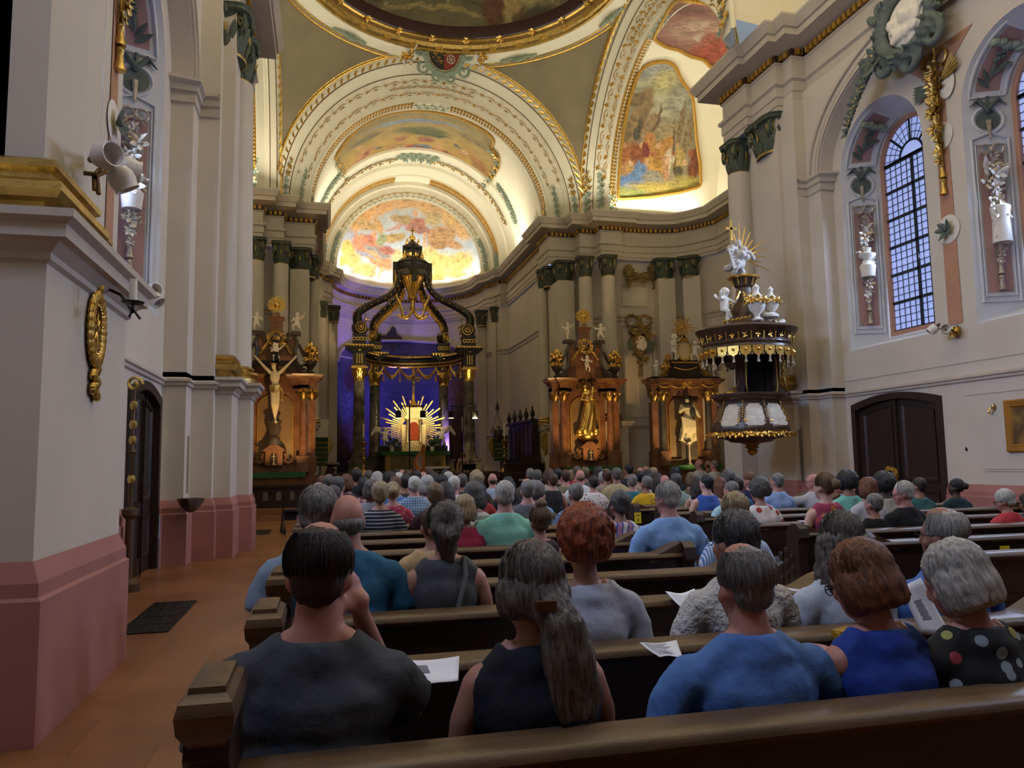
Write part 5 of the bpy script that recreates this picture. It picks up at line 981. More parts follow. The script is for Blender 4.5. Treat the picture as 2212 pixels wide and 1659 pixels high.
# high altar
al = thing('high_altar', 'high altar with green cloth, gilded tabernacle and golden rays beneath the canopy', 'altar', (4.33, 39.2, 1.1))
m = MB(); m.box(-1.5, 1.5, -.9, .1, .0, .95); m.box(-1.6, 1.6, -.95, .1, 0, .1); m.box(-1.55, 1.55, -.93, .1, .86, 1.0); m.build('mensa', mat('ochre_marble', '#5d5033', .35, scale=3, col2='#7d6c44', detail=8), al, smooth=False)
g = MB(); g.box(-1.56, 1.56, -.96, -.93, .84, .90)
for x in (-1.42, -1.30, 1.30, 1.42): g.box(x-.03, x+.03, -.93, -.90, .12, .84)
g.build('gilded_strips', GDULL, al, smooth=False)
m = MB(); m.box(-1.72, 1.72, -1.0, .1, 1.0, 1.04); m.loft([[(-1.72+3.44*i/30, -1.005-.01*sin(i*1.9), z) for i in range(31)] for z in (1.04, .86)], False); m.build('altar_cloth', GREENC, al, ang=30)
m = MB(); m.box(-1.75, -.5, .05, .5, 1.0, 1.32); m.box(.5, 1.75, .05, .5, 1.0, 1.32); m.box(-1.75, 1.75, .1, .5, 0, 1.0); m.build('gradine', BLACK, al, smooth=False)
tb = MB(); tb.box(-.42, .42, -.1, .4, 1.04, 1.5); tb.box(-.36, .36, -.05, .4, 1.5, 2.75); tb.box(-.46, .46, -.12, .4, 2.7, 2.82)
for s in (-1, 1): tb.lathe([(.09, 1.5), (.07, 1.6), (.06, 2.5), (.1, 2.66)], (s*.33, -.14, 0), 10); tb.box(s*.5-.1, s*.5+.1, -.05, .3, 1.04, 2.4)
tb.loft([[(sx*k, sy*k+.1, z) for sx, sy in ((-.42, -.2), (.42, -.2), (.42, .2), (-.42, .2))] for z, k in ((2.82, .9), (3.0, .8), (3.2, .95), (3.28, .9), (3.4, .4))], True, True); tb.build('tabernacle', mat('pale_gilding', (.85, .68, .36), .35, .85, var=.15, scale=10, bump=.2), al, ang=30)
r_ = MB(); r_.prism([(-.24, -.12, 1.62), (.24, -.12, 1.62), (.24, -.12, 2.3)]+[(.24*cos(a), -.12, 2.3+.24*sin(a)) for a in np.linspace(.2, pi-.2, 8)]+[(-.24, -.12, 2.3)], (0, .03, 0)); r_.build('tabernacle_red_panel', mat('orange_red_cloth', '#b8431f', .7), al, smooth=False)
g = MB(); sunburst(g, (0, .25, 2.25), .55, 1.72, 60, .032, jit=.35); g.build('golden_rays', GOLD, al)
cx = MB(); cx.lathe([(.28, 3.35), (.18, 3.45), (.1, 3.6), (.07, 3.7)], (0, .1, 0), 12); cx.box(-.06, .06, .06, .14, 3.6, 5.28); cx.box(-.4, .4, .06, .14, 4.72, 4.86); cx.ell((0, .1, 5.28), .09, 8); c2 = cx.build('altar_crucifix', GDULL, al, ang=30)
m = MB(); m.ell((0, -.02, 4.5), (.09, .06, .15), 8); m.ell((0, -.04, 4.74), .055, 8)
for s in (-1, 1): limb(m, [(s*.07, -.02, 4.58), (s*.32, 0, 4.78)], [.03, .02]); limb(m, [(s*.03, -.02, 4.36), (s*.02, -.06, 4.15), (.01, -.02, 3.95)], [.045, .035, .02])
part_of(c2, blob(m, 'figure', SILV, .018, 1), 'figure')
for s, w in ((-1, 'left'), (1, 'right')):
    o = put(CH0 if s < 0 else CH1, 'angel_statue', 'white kneeling angel with raised wing %s of the golden tabernacle' % w, 'angel', (4.33+s*1.45, 39.3, 2.45), 1.2, -s*.5); g = MB(); g.loft([[(s*.05, .12, .5), (s*.1, .14, .75), (s*.12, .14, .6)], [(s*.3, .16, .62), (s*.34, .18, .85), (s*.36, .16, .7)], [(s*.52, .16, .42), (s*.56, .18, .52), (s*.55, .17, .36)]], True, True); g.build('wing', WHITE, o)
cm, ch, cw = MB(), MB(), MB(); cm.lathe([(.10, 0), (.11, .03), (.04, .08), (.03, .3), (.05, .34), (.025, .4), (.06, .46)], n=12); cw.lathe([(.028, .46), (.028, 1.0), (.0, 1.02)], n=8)
cm, cw = cm.mesh('candlestick', SILV), cw.mesh('candle', CANDLE)
for i, dx in enumerate((-1.5, -1.1, -.78, .85, 1.15, 1.55)): o = put(cm, 'candlestick', 'tall candlestick on the high altar, %s' % ('outermost on the left', 'second from the left', 'just left of the tabernacle', 'just right of the tabernacle', 'second from the right', 'outermost on the right')[i], 'candlestick', (4.33+dx, 39.35, 2.42), .95, 0, 'high altar candlesticks'); part_of(o, cw, 'candle')
for s, w in ((-1, 'left'), (1, 'right')):
    v = MB().lathe([(.09, 0), (.12, .2), (.1, .24)], n=12).build('flower_pot', WHITE); tag(v, 'white flower pot with green leaves on the %s of the altar table' % w, 'flower pot'); v.location = (4.33+s*1.0-.15, 38.5, 2.14); g = MB()
    for k in range(14): leafy(g, rng.normal(0, .12, 3)*np.array((1.4, .6, 1))+np.array((0, 0, .4)), (0, -1, .6), .14, 5)
    g.build('leaves', mat('plant_leaf', '#2f4a2a', .7, var=.3), v)
# ================================================================ PULPIT
pu = thing('pulpit', 'dark marble pulpit with white relief panels and tasselled canopy on the right pier', 'pulpit', (9.15, 15.35, 0)); PX, PY = 9.15, 15.35
def plan(r, ry=None, n=40, lobes=0): return [(r*cos(a), (ry or r)*sin(a)) for a in np.arange(n)*2*pi/n]
def stack(prof, sx=1.0, sy=.85, n=40, lob=.03): 
    R = []
    for r, z in prof: R.append([(r*sx*(1+lob*cos(6*a))*cos(a), r*sy*(1+lob*cos(6*a))*sin(a), z) for a in np.arange(n)*2*pi/n])
    return MB().loft(R, True, True)
PM = mat('brown_pulpit_marble', '#3c2c24', .32, scale=3, col2='#574236', detail=8)
b = stack([(.10, 1.86), (.45, 1.9), (.55, 1.96), (.78, 2.0), (.86, 2.08), (.88, 2.18), (.80, 2.42), (.71, 2.62), (.68, 2.74), (.70, 2.80), (.80, 2.84), (.84, 2.90), (.84, 2.95), (.6, 2.96)], 1, .95).build('pulpit_basket', PM, pu)
g = MB(); R = []
for i in range(48):
    a = i*2*pi/48; rr = .90*(1+.03*cos(6*a)); R.append((rr*cos(a), rr*.95*sin(a), 2.06+.015*sin(a*14)))
g.tube(R, .055, 7, True)
for i in range(44): a = i*2*pi/44; leafy(g, (.94*cos(a), .9*sin(a), 2.06), (cos(a), sin(a), 0), .09, 4)
g.build('gilded_wreath', GOLD, b)
def bask(a, z): 
    r = np.interp(z, [2.18, 2.42, 2.62, 2.74, 2.80], [.88, .80, .71, .68, .70])*(1+.03*cos(6*a)); return np.array((r*cos(a), r*.95*sin(a), z))
g = MB(); 
for k, (a0, zz) in enumerate(((-2.62, 0), (-1.95, 0), (-1.30, 0))):
    m = MB(); rows = []
    for i in range(15):
        z = 2.2+.52*i/14; hw = .27*(1-.25*((i/14-.35)*1.1)**2)*(1 if 1 < i < 13 else .75); row = []
        for j in range(13):
            u = -1+2*j/12; p = bask(a0+u*hw, z); n = nrm((p[0], p[1], 0)); bulge = .03+.035*fbm(np.array([j*.8+k*9.]), np.array([i*.8]), 1.3, 77)[0]; row.append(p+n*(bulge if 0 < j < 12 and 0 < i < 14 else 0))
        rows.append(row)
    m.loft(rows, False); m.build('relief_panel', mat('relief_white', '#cfc8bb', .7, var=.1, scale=9, bump=.5, bscale=22), b)
for a0 in (-2.95, -2.28, -1.62, -.98):
    for i in range(8): g.ell(bask(a0, 2.74-.05*i)*1.015, .024-.001*i, 6)
    for q in (-1, 1):
        for i in range(5): g.ell(bask(a0+q*.10, 2.48-.05*i)*1.02, .016, 5)
        g.tube([bask(a0+q*(.05+.03*i), 2.30-.02*sin(i))*1.025 for i in range(4)], .018, 5)
for i in range(16): a = -3.0+2.1*i/15; g.ell(bask(a, 2.79)*1.03, (.04, .04, .025), 6)
for k in range(6): leafy(g, bask(-2.75+.05*k, 2.80-.02*(k % 2))*1.05, (-.7, -.7, 0), .1, 4)
g.build('gilded_drops', GOLD, b)
m = MB(); m.lathe([(.02, 1.6), (.08, 1.64), (.12, 1.7), (.08, 1.74), (.16, 1.78), (.12, 1.82), (.22, 1.88)], (.02, 0, 0), 16); m.build('gilded_pendant', GOLD2, pu)
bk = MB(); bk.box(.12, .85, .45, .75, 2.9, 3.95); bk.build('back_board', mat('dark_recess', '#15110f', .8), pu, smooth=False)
for s, w in ((-1, 'left'), (1, 'right')):
    m = MB(); x = .48+s*.44; m.tube([(x, .35, 2.92), (x+s*.10, .33, 3.05), (x-s*.02, .36, 3.25), (x, .36, 3.7), (x+s*.04, .3, 4.0)], [.16, .13, .10, .11, .14], 9); m.build('back_scroll', PM, pu)
    g = MB(); g.tube([(x-s*.08, .22, 2.95), (x-s*.04, .22, 3.2), (x-s*.06, .22, 3.85)], .018, 5); 
    for k in range(4): leafy(g, (x-s*.04, .2, 3.0-.02*k), (0, -1, 0), .06, 4)
    if s > 0:
        for k in range(12): g.ell((x+.12+rng.normal(0, .02), .2, 3.95-.07*k), (.06-.003*k, .05, .06), 7)
    g.build('gilded_line', GOLD2, pu)
dr = MB(); dr.box(.72, .86, .38, .5, 2.95, 3.8); dr.build('pulpit_door', mat('dark_plum', '#2a2428', .8), pu, smooth=False)
# sounding board
sb = stack([(.3, 3.86), (.95, 3.86), (1.0, 3.95), (.98, 4.0), (1.02, 4.05), (.98, 4.12), (1.05, 4.24), (1.14, 4.30), (1.18, 4.36), (1.10, 4.42), (.9, 4.45), (.62, 4.5), (.5, 4.6), (.36, 4.8), (.25, 5.0), (.20, 5.2), (.17, 5.36), (.22, 5.4), (.24, 5.5), (.30, 5.58), (.34, 5.62), (.2, 5.66)], .98, .9, 48, .03).build('sounding_board', PM, pu)
g, t_ = MB(), MB(); 
for i in range(24):
    a = 2*pi*i/24; da = pi/24*.92; r = 1.01
    L = [(r*cos(a+da*u)*.98, r*sin(a+da*u)*.9, z) for u, z in ((-1, 3.94), (-1, 3.84), (-.75, 3.76), (0, 3.71), (.75, 3.76), (1, 3.84), (1, 3.94))]
    d = np.array((cos(a), sin(a), 0))*.02; g.prism([tuple(np.array(p)+d) for p in L], -d); g.ell((r*1.03*cos(a)*.98, r*1.03*sin(a)*.9, 3.86), .035, 6)
    tassel(t_, (r*cos(a)*.98, r*sin(a)*.9, 3.70), .55); a2 = a+pi/24; tassel(t_, (r*.97*cos(a2)*.98, r*.97*sin(a2)*.9, 3.84), .45)
    for q in (0, .5): leafy(g, (1.03*cos(a+q*pi/12), .95*sin(a+q*pi/12), 4.16), (cos(a), sin(a), 0), .07, 4) if q == 0 else g.tube([(1.02*cos(a2), .93*sin(a2), 4.07), (1.06*cos(a2), .97*sin(a2), 4.24)], .014, 4)
g.build('gilded_lambrequin', GOLD, sb); t_.build('tassels', SILV, sb)
g = MB(); g.tube([(.33*cos(a), .30*sin(a), 5.6) for a in np.arange(24)*2*pi/24], .035, 6, True)
for i in range(10): a = i*2*pi/10; g.tube([(.24*cos(a), .22*sin(a), 5.42), (.3*cos(a), .27*sin(a), 5.56)], .02, 5)
P = [(-.2, -.15, 5.25), (-.35, -.2, 5.0), (-.55, -.2, 4.95), (-.72, -.2, 5.02)]; g.tube(P, .03, 5); P = [(.2, -.15, 5.2), (.32, -.2, 5.05), (.5, -.2, 5.08)]; g.tube(P, .03, 5)
for k in range(8): leafy(g, (.0+rng.normal(0, .1), -.2, 5.15+rng.normal(0, .06)), (0, -1, 0), .09, 4)
for k in range(5): g.box(.42, .56, -.66, -.6, 4.42-.06*k, 4.46-.06*k) if k < 4 else None
for k in range(7): g.tube([(-.9+.1*k, -.62, 4.44+.02*k), (-.85+.1*k, -.66, 4.48+.02*k)], .03, 5)
g.build('gilded_garland', GOLD, sb)
put(CH0, 'cherub_statue', 'white cherub standing on the left edge of the pulpit canopy', 'cherub', (8.45, 15.0, 4.5), 1.0, .5)
urn('white urn with gilded garland on the right of the pulpit canopy', (9.72, 15.2, 4.66), .98); urn('white urn with gilded garland in front of the pulpit canopy spire', (9.08, 14.75, 4.50), 1.1)
sc = MB()
for s in (-1, 1): sc.tube([(.5+.4*s*t, -.2+.1*t, 4.56+.05*cos(t*6)) for t in np.linspace(.2, 1, 8)], .07, 7)
sc.ell((.42, -.35, 4.68), (.2, .14, .08), 10); sc.build('rock_scrolls', WHITE, sb)
cg = thing('angel_group', 'white angel with stone tablets and golden rays on top of the pulpit canopy', 'angel statue', (9.0, 15.25, 5.66)); m = MB()
for i in range(16): m.ell((rng.normal(0, .13), rng.normal(0, .1), .1+.035*i+rng.normal(0, .03)), (.13-.003*i, .12, .09), 8)
m.ell((-.03, -.05, .70), (.075, .08, .09), 10); limb(m, [(-.08, -.05, .55), (-.22, -.12, .6), (-.28, -.15, .4)], [.05, .045, .035]); limb(m, [(.1, 0, .55), (.28, -.02, .5), (.36, 0, .38)], [.05, .045, .06]); limb(m, [(0, -.1, .2), (-.18, -.2, .12), (-.22, -.16, .0)], [.09, .07, .05])
part_of(cg, blob(m, 'figure', mat('grey_white_stucco', '#c9c3bb', .75), .022, 1), 'figure'); m = MB(); m.prism([(-.40, -.22, .50), (-.30, -.22, .52), (-.18, -.22, .08), (-.28, -.22, .05)], (0, -.03, 0)); m.build('stone_tablet', mat('grey_white_stucco', '#c9c3bb', .75), cg, smooth=False); ik = MB()
for k in range(5): ik.box(-.335+.025*k, -.285+.025*k, -.256, -.252, .43-.07*k, .445-.07*k)
ik.build('tablet_marks', INK, cg, smooth=False); g = MB()
for k, a in enumerate((-.25, 0.02, .22, .45, .7, 1.0, 1.25, 1.5, 1.75, 1.95)): d = np.array((sin(a), 0, cos(a))); L = .55+.35*((k*3) % 4)/4; q = np.array((.08, .08, .42)); g.tube([q+d*.2, q+d*L], [.018, .008], 4)
g.build('golden_rays', GOLD, cg); g = MB(); g.box(-.14-.028, -.14+.028, .02, .05, .78, 1.24); g.box(-.14-.13, -.14+.13, .02, .05, 1.02, 1.08); g.build('golden_cross', GOLD, cg, smooth=False)
# ================================================================ LAMPS, CANDLES AND OTHER WALL FITTINGS
BRASS = mat('dark_brass', '#5f4a30', .45, .8, var=.2)
def globe_mb(c, d, r=.09):
    """opal shade opening along d"""
    m = MB(); d = nrm(d); u = nrm(np.cross(d, (.2, .3, .9))); v = np.cross(d, u); rings = []
    for t, k in ((-.9, .25), (-.7, .75), (-.2, 1.0), (.35, 1.0), (.75, .88), (1.0, .95), (.98, .85), (.6, .78), (-.2, .85)): rings.append([np.asarray(c)+d*t*r+(u*cos(a)+v*sin(a))*r*k for a in np.arange(18)*2*pi/18])
    m.loft(rings, True, True); return m
def sconce(label, pts, globes, wall, extra=None):
    o = thing('wall_sconce', label, 'wall lamp', pts[0][0]); q = np.array(pts[0][0]); m = MB()
    for L in pts: m.tube(np.array(L)-q, .018, 7)
    m.build('sconce_arm', BRASS, o); w = MB(); 
    if wall is not None: w.lathe([(.0, -.1), (.06, -.06), (.08, 0), (.05, .06), (.0, .1)], (0, 0, 0), 12); [leafy(w, rng.normal(0, .04, 3), wall, .09, 5) for k in range(8)]; w.build('wall_plate', GOLD2, o)
    for c, d in globes:
        globe_mb(np.array(c)-q, d).build('glass_shade', GLASSW, o); k = MB(); d_ = nrm(d); k.tube([np.array(c)-q-d_*.07, np.array(c)-q-d_*.15], [.045, .02], 8); k.build('shade_holder', BRASS, o)
    return o
a = onx(165, 372, -1.87); g1, g2, g3 = onx(226, 337, -1.47), onx(274, 366, -1.42), onx(262, 384, -1.40)
sconce('three arm sconce with opal glass shades on the near left pier', [[tuple(a), (a.x+.14, a.y+.02, a.z+.0)], [(a.x+.13, a.y, a.z-.13), (a.x+.11, a.y+.05, a.z), (a.x+.15, a.y+.15, a.z+.13), tuple(g1+Vector((-.03, .02, .03)))], [(a.x+.16, a.y, a.z-.16), (a.x+.13, a.y+.05, a.z), (a.x+.2, a.y+.2, a.z+.12), tuple(g2+Vector((-.06, -.05, .03)))], [(a.x+.2, a.y+.2, a.z+.12), tuple(g3+Vector((-.05, -.05, .05)))]], [(g1, (.75, -.6, .0)), (g2, (.8, .3, -.1)), (g3, (.4, .2, -.8))], None)
a = onx(212, 632, -1.64); c_ = onx(287, 655, -1.32); o = thing('candle_bracket', 'iron bracket with white candle above the gold medallion on the left pier', 'candle bracket', a); q = np.array(a); m = MB()
m.tube([(0, 0, 0), (.05, .03, .04), (.14, .06, .0), tuple(np.array(c_)-q+np.array((0, 0, -.06))), tuple(np.array(c_)-q)], .012, 7); m.tube([tuple(np.array(c_)-q+np.array((-.02, 0, -.10))), tuple(np.array(c_)-q+np.array((0, 0, -.04))), tuple(np.array(c_)-q+np.array((.05, 0, -.11)))], .010, 6); m.lathe([(.02, -.01), (.07, 0), (.075, .01), (.02, .012)], tuple(np.array(c_)-q), 16); m.build('iron_arm', DARKM, o); MB().lathe([(.026, .0), (.026, .17), (.0, .172)], tuple(np.array(c_)-q), 12).build('candle', CANDLE, o)
g1, g2 = onx(328, 630, -2.0), onx(333, 645, -1.98); sconce('small two shade sconce on the far side of the left niche', [[tuple(g1+Vector((-.5, .3, .05))), tuple(g1+Vector((-.1, .05, .05))), tuple(g1)], [tuple(g1+Vector((-.1, .05, .05))), tuple(g2)]], [(g1, (.7, -.5, .2)), (g2, (.6, -.2, -.6))], (1, 0, 0))
a = onx(2066, 716, XR-.03); g1, g2 = onx(2043, 712, XR-.35), onx(2016, 711, XR-.42); sconce('two arm sconce with opal shades below the salmon strip on the right wall', [[tuple(a), (a.x-.2, a.y, a.z+.05), tuple(g1)], [(a.x-.2, a.y, a.z+.05), tuple(g2)]], [(g1, (-.6, -.6, .1)), (g2, (-.5, .3, -.5))], (-1, 0, 0))
a = onx(1606, 775, 9.35); g1 = onx(1578, 788, 9.05); sconce('gilded sconce with glass shades behind the pulpit', [[tuple(a), (a.x-.1, a.y, a.z+.03), tuple(g1)]], [(g1, (-.8, -.3, -.2)), (g1+Vector((.05, 0, -.02)), (-.5, -.6, -.3))], (-1, 0, 0))
md = thing('consecration_medallion', 'oval gilded medallion with a cross and leaf wreath on the left pier', 'medallion', onx(200, 712, -1.64)); m = MB(); n = (1, 0, 0)
for i in range(26):
    a = 2*pi*i/26; m.ell((.03, .15*cos(a), .24*sin(a)), (.03, .05, .055), 8)
for i in range(12): m.ell((.03, .05*sin(i*1.3), -.26-.02*i), (.03, .05, .04), 8)
m.ell((.04, 0, .31), (.03, .04, .06), 8); m.build('leaf_wreath', GOLD, md); d = MB(); d.lathe([(.14, -.0), (.14, .03), (.115, .035), (.10, .02), (0, .02)], (0, 0, 0), 28, axis='x'); V = d.V[0]; V[:, 2] *= 1.55; d.build('bronze_disc', mat('bronze_disc', '#6d4f24', .4, .8), md); g = MB(); g.box(.02, .035, -.015, .015, -.12, .12); g.box(.02, .035, -.06, .06, .0, .03)
for i in range(30): a = 2*pi*i/30; g.ell((.035, .115*cos(a), .178*sin(a)), .01, 5)
for i in range(8): a = pi/4+i*pi/4; g.tube([(.03, .02*cos(a), .03*sin(a)), (.03, .07*cos(a), .1*sin(a))], .007, 4)
g.build('gilded_cross', GOLD, md)
for px, py, X, lab in ((707, 962, .02, 'small oval gilt medallion left of the wall painting'), (1064, 963, 8.7, 'small oval gilt medallion behind the sanctuary lamp'), (1178, 955, 9.2, 'small oval gilt medallion left of the right side altar')):
    p = ony(px, py, 37.8 if px < 1100 else 31.2); m = MB()
    for i in range(18): a = 2*pi*i/18; m.ell((.15*cos(a), 0, .33*sin(a)), (.07, .04, .08), 6)
    m.ell((0, .02, 0), (.15, .03, .32), 14); m.ell((0, 0, -.45), (.08, .04, .14), 6); tag(m.build('wall_medallion', GOLD2), lab, 'medallion').location = p
# oval picture medallion with ribbon on the transept wall
p = ony(1380, 742, 29.65); m = MB(); bow(m, (0, -.05, .95), (1, 0, 0), .55); m.tube([(0, -.03, 1.2), (0, -.03, -1.2)], .03, 5); drop(m, [(rng.normal(0, .2), -.06, z) for z in np.linspace(.6, -.8, 12)], [.2, .24, .26, .2, .2, .16, .18, .2, .2, .18, .14, .1], (0, -1, 0)); tassel(m, (0, -.05, -1.05), 1.5)
o = tag(m.build('flower_trophy', mat('gold_brown_stucco', '#8d7646', .6, .2, var=.3, scale=10)), 'painted shield trophy with bow and flowers between the two right side altars', 'wall ornament'); o.location = p; w = MB(); w.ell((.05, -.16, -.02), (.25, .03, .32), 18); w.build('white_shield', WHITE, o); d = MB()
for k in range(6): d.leaf((-.1, -.1, -.1), (-1, 0, .5-.2*k), (0, -1, 0), .55, .16); d.leaf((.15, -.1, -.1), (1, 0, .3-.2*k), (0, -1, 0), .5, .16)
d.build('green_leaves', DKGREEN, o)
p = ony(1383, 598, 29.6); m = MB()
for s in (-1, 1): P = [(s*(.55-.6*t), -.05, .28-.45*sin(pi*t*.5)+.12*t) for t in np.linspace(0, .9, 8)]; drop(m, P, [.2, .16, .14, .13, .13, .15, .18, .2], (0, -1, 0)); drop(m, [(s*.58, -.05, .2-.13*k) for k in range(6)], [.2, .16, .14, .14, .12, .08], (0, -1, 0))
o = tag(m.build('flower_garland', mat('gold_brown_stucco', '#8d7646')), 'gilded flower garland high on the transept wall between capitals', 'wall ornament'); o.location = p
fr = MB()
for X0, X1, z0, z1 in ((12.0, 13.15, 7.95, 8.9), (11.95, 13.2, 3.3, 7.1)): fr.tube([(X0, 29.66, z0), (X1, 29.60, z0), (X1, 29.60, z1), (X0, 29.66, z1)], .03, 4, True)
struct(fr.build('trim_transept_panel', CORN))
# painting and small fittings on the right wall
pf = thing('wall_painting', 'golden framed picture hanging at the right edge of the right wall', 'picture', (XR, 10.35, 2.02)); m = MB(); 
for a0, a1, w, x in ((.46, .42, .08, .03),):
    m.loft([[(-.0, y*k, z*k2) for y, z in ((-.43, -.44), (.43, -.44), (.43, .44), (-.43, .44))] for k, k2 in ((1, 1),)]+[[(-xx, y*k, z*k) for y, z in ((-.43, -.44), (.43, -.44), (.43, .44), (-.43, .44))] for xx, k in ((.05, 1), (.06, .95), (.045, .78), (.055, .76), (.03, .70))], True)
m.build('gilded_frame', mat('yellow_gilt_frame', '#a8742c', .45, .3, var=.15), pf, ang=25); m = MB(); m.add([(-.03, -.31, -.32), (-.03, .31, -.32), (-.03, .31, .32), (-.03, -.31, .32)], [(0, 1, 2, 3)]); m.build('canvas', mat('brown_canvas', '#4a3520', .6, scale=5, col2='#8a6a34', detail=3), pf, smooth=False)
m = MB(); m.tube([(-.02, 0, .44), (-.02, 0, .5)], .015, 6); m.build('hanging_hook', BRASS, pf)
m = MB(); m.tube([(0, 0, 0), (-.08, .02, .03), (-.1, .05, -.03), (-.05, .08, -.06)], .022, 6); m.ell((-.03, 0, .05), (.03, .03, .05), 8); tag(m.build('wall_hook', GOLD2), 'small gilded bracket left of the framed picture', 'bracket').location = onx(2150, 884, XR)
m = MB(); m.ell((0, 0, 0), (.03, .02, .03), 8); m.ell((-.01, 0, .03), .015, 6); tag(m.build('wall_hook', DARKM), 'tiny black hook on the right wall below the bracket', 'hook').location = onx(2088, 971, XR-.01)
m = MB(); m.tube([(0, 0, 0), (0, 0, 1.35)], .012, 6); m.box(-.03, 0, .0, .06, .1, 1.3); tag(m.build('cable_duct', mat('grey_metal', '#85827c', .5, .3)), 'thin grey duct on the right pier', 'duct').location = (XR-.62, 15.72, .9)
m = MB(); m.box(-.02, .02, -.03, .03, 0, .85); tag(m.build('cable_duct', WALL, smooth=False), 'thin white board on the left pier above the holy water basin', 'duct').location = onx(405, 1066, -1.98)
# holy water basin, tall carved post, door wreath, floor grates
m = MB(); m.lathe([(.04, -.14), (.10, -.10), (.16, -.02), (.19, .05), (.19, .08), (.15, .08), (.12, .02), (0, .0)], n=24, wob=(8, .05)); tag(m.build('holy_water_basin', MARBD, smooth=True), 'dark scalloped holy water basin on the left pier', 'basin').location = (XL+.52, 13.0, .98)
o = thing('processional_staff', 'tall carved and gilded staff in a stand beside the left door', 'staff', (XL+.16, 10.75, 0)); m = MB(); m.lathe([(.14, 0), (.14, .1), (.06, .16), (.05, .9), (.10, .95), (.10, 1.02), (.03, 1.06), (.028, 1.7), (.06, 1.75), (.02, 1.8), (.02, 2.55)], n=14); m.build('staff_pole', mat('carved_brown_wood', '#4a3520', .5, var=.2), o); g = MB()
for z in (1.4, 1.9, 2.1, 2.35): g.ell((0, 0, z), (.05, .05, .07), 8)
g.tube([(a_*1.0, 0, 2.62+b_) for a_, b_ in spiral(.10, .02, 1.3, 18)], .022, 6); g.build('gilded_knobs', GOLD2, o)
m = MB()
for i in range(30): a = i*2*pi/30; m.ell((.0, .10*cos(a), .10*sin(a)), (.025, .025, .025), 6)
for (y0, y1, x0, x1, lab) in ((8.02, 9.72, -1.88, -1.44, 'dark iron floor grate in the left aisle'), (18.5, 19.7, -1.75, -1.25, 'smaller dark floor grate farther along the left aisle')):
    m = MB(); n = 14
    for i in range(n+1): x = x0+(x1-x0)*i/n; m.box(x-.008, x+.008, y0, y1, .0, .012)
    for i in range(5): y = y0+(y1-y0)*i/4; m.box(x0, x1, y-.012, y+.012, .0, .010)
    o = tag(m.build('floor_grate', DARKM, smooth=False), lab, 'grate'); b_ = MB(); b_.box(x0, x1, y0, y1, .0, .003); b_.build('grate_pit', BLACK, o, smooth=False)
# ================================================================ CHOIR FURNITURE, LAMPS AND STAGE
def big_candle(x, y, lab):
    o = thing('floor_candlestick', lab, 'candlestick', (x, y, .35)); m = MB(); m.lathe([(.20, 0), (.2, .06), (.08, .14), (.06, .22), (.12, .28), (.05, .34), (.06, .42), (.20, .55), (.24, .68), (.2, .82), (.06, .95), (.05, 1.05), (.10, 1.1), (.04, 1.16), (.05, 1.4), (.09, 1.45), (.035, 1.52), (.04, 1.8), (.10, 1.86), (.05, 1.92), (.16, 2.1), (.18, 2.16), (.03, 2.2), (.03, 2.4)], n=18); m.build('candlestick_stem', GOLD2, o); c_ = MB(); c_.lathe([(.045, 2.38), (.045, 2.98), (0, 3.0)], n=12); c_.build('candle', CANDLE, o); g = MB(); g.tube([(.25*cos(a), -.05, .68+.25*sin(a)) for a in np.arange(20)*2*pi/20], .03, 5, True); g.build('boss_ring', GOLD, o)
big_candle(1.63, 35.0, 'tall gilded floor candlestick with white candle left of the high altar'); big_candle(8.09, 35.0, 'tall gilded floor candlestick with white candle right of the singer')
def lamp_stand(x, y, lab, on):
    o = thing('stage_light_stand', lab, 'light stand', (x, y, .35)); m = MB(); m.tube([(0, 0, .3), (0, 0, 3.75)], .03, 8); m.box(-.52, .68, -.02, .02, 3.73, 3.78)
    for a in (0, 2.1, 4.2): m.tube([(0, 0, .6), (.5*cos(a), .5*sin(a), 0)], .02, 6)
    m.build('stand_pole', DARKM, o)
    for dx, lit in ((-.5, 0), (.6, on)):
        h = MB(); h.tube([(dx, 0, 3.74), (dx, 0, 3.6)], .015, 6); h.tube([(dx+.0, .25, 3.42), (dx, -.1, 3.5), (dx, -.12, 3.5)], [.13, .13, .11], 12) if 0 else h.lathe([(.09, 0), (.13, .05), (.13, .32), (.07, .36)], (dx, .0, 3.2), 14); H = h.build('lamp_head', DARKM, o); b_ = MB(); b_.lathe([(.0, -.01), (.12, -.01), (.11, .03)], (dx, 0, 3.2), 14); b_.build('lamp_lens', emis('lamp_lens_lit', (1, .93, .78), 9) if lit else emis('lamp_lens_glow', (1, .8, .5), 1.2), H)
lamp_stand(3.63, 34.5, 'black stage light stand with two lamp heads in front of the high altar', 0); lamp_stand(6.01, 34.5, 'black stage light stand with one brightly lit lamp above the singer', 1)
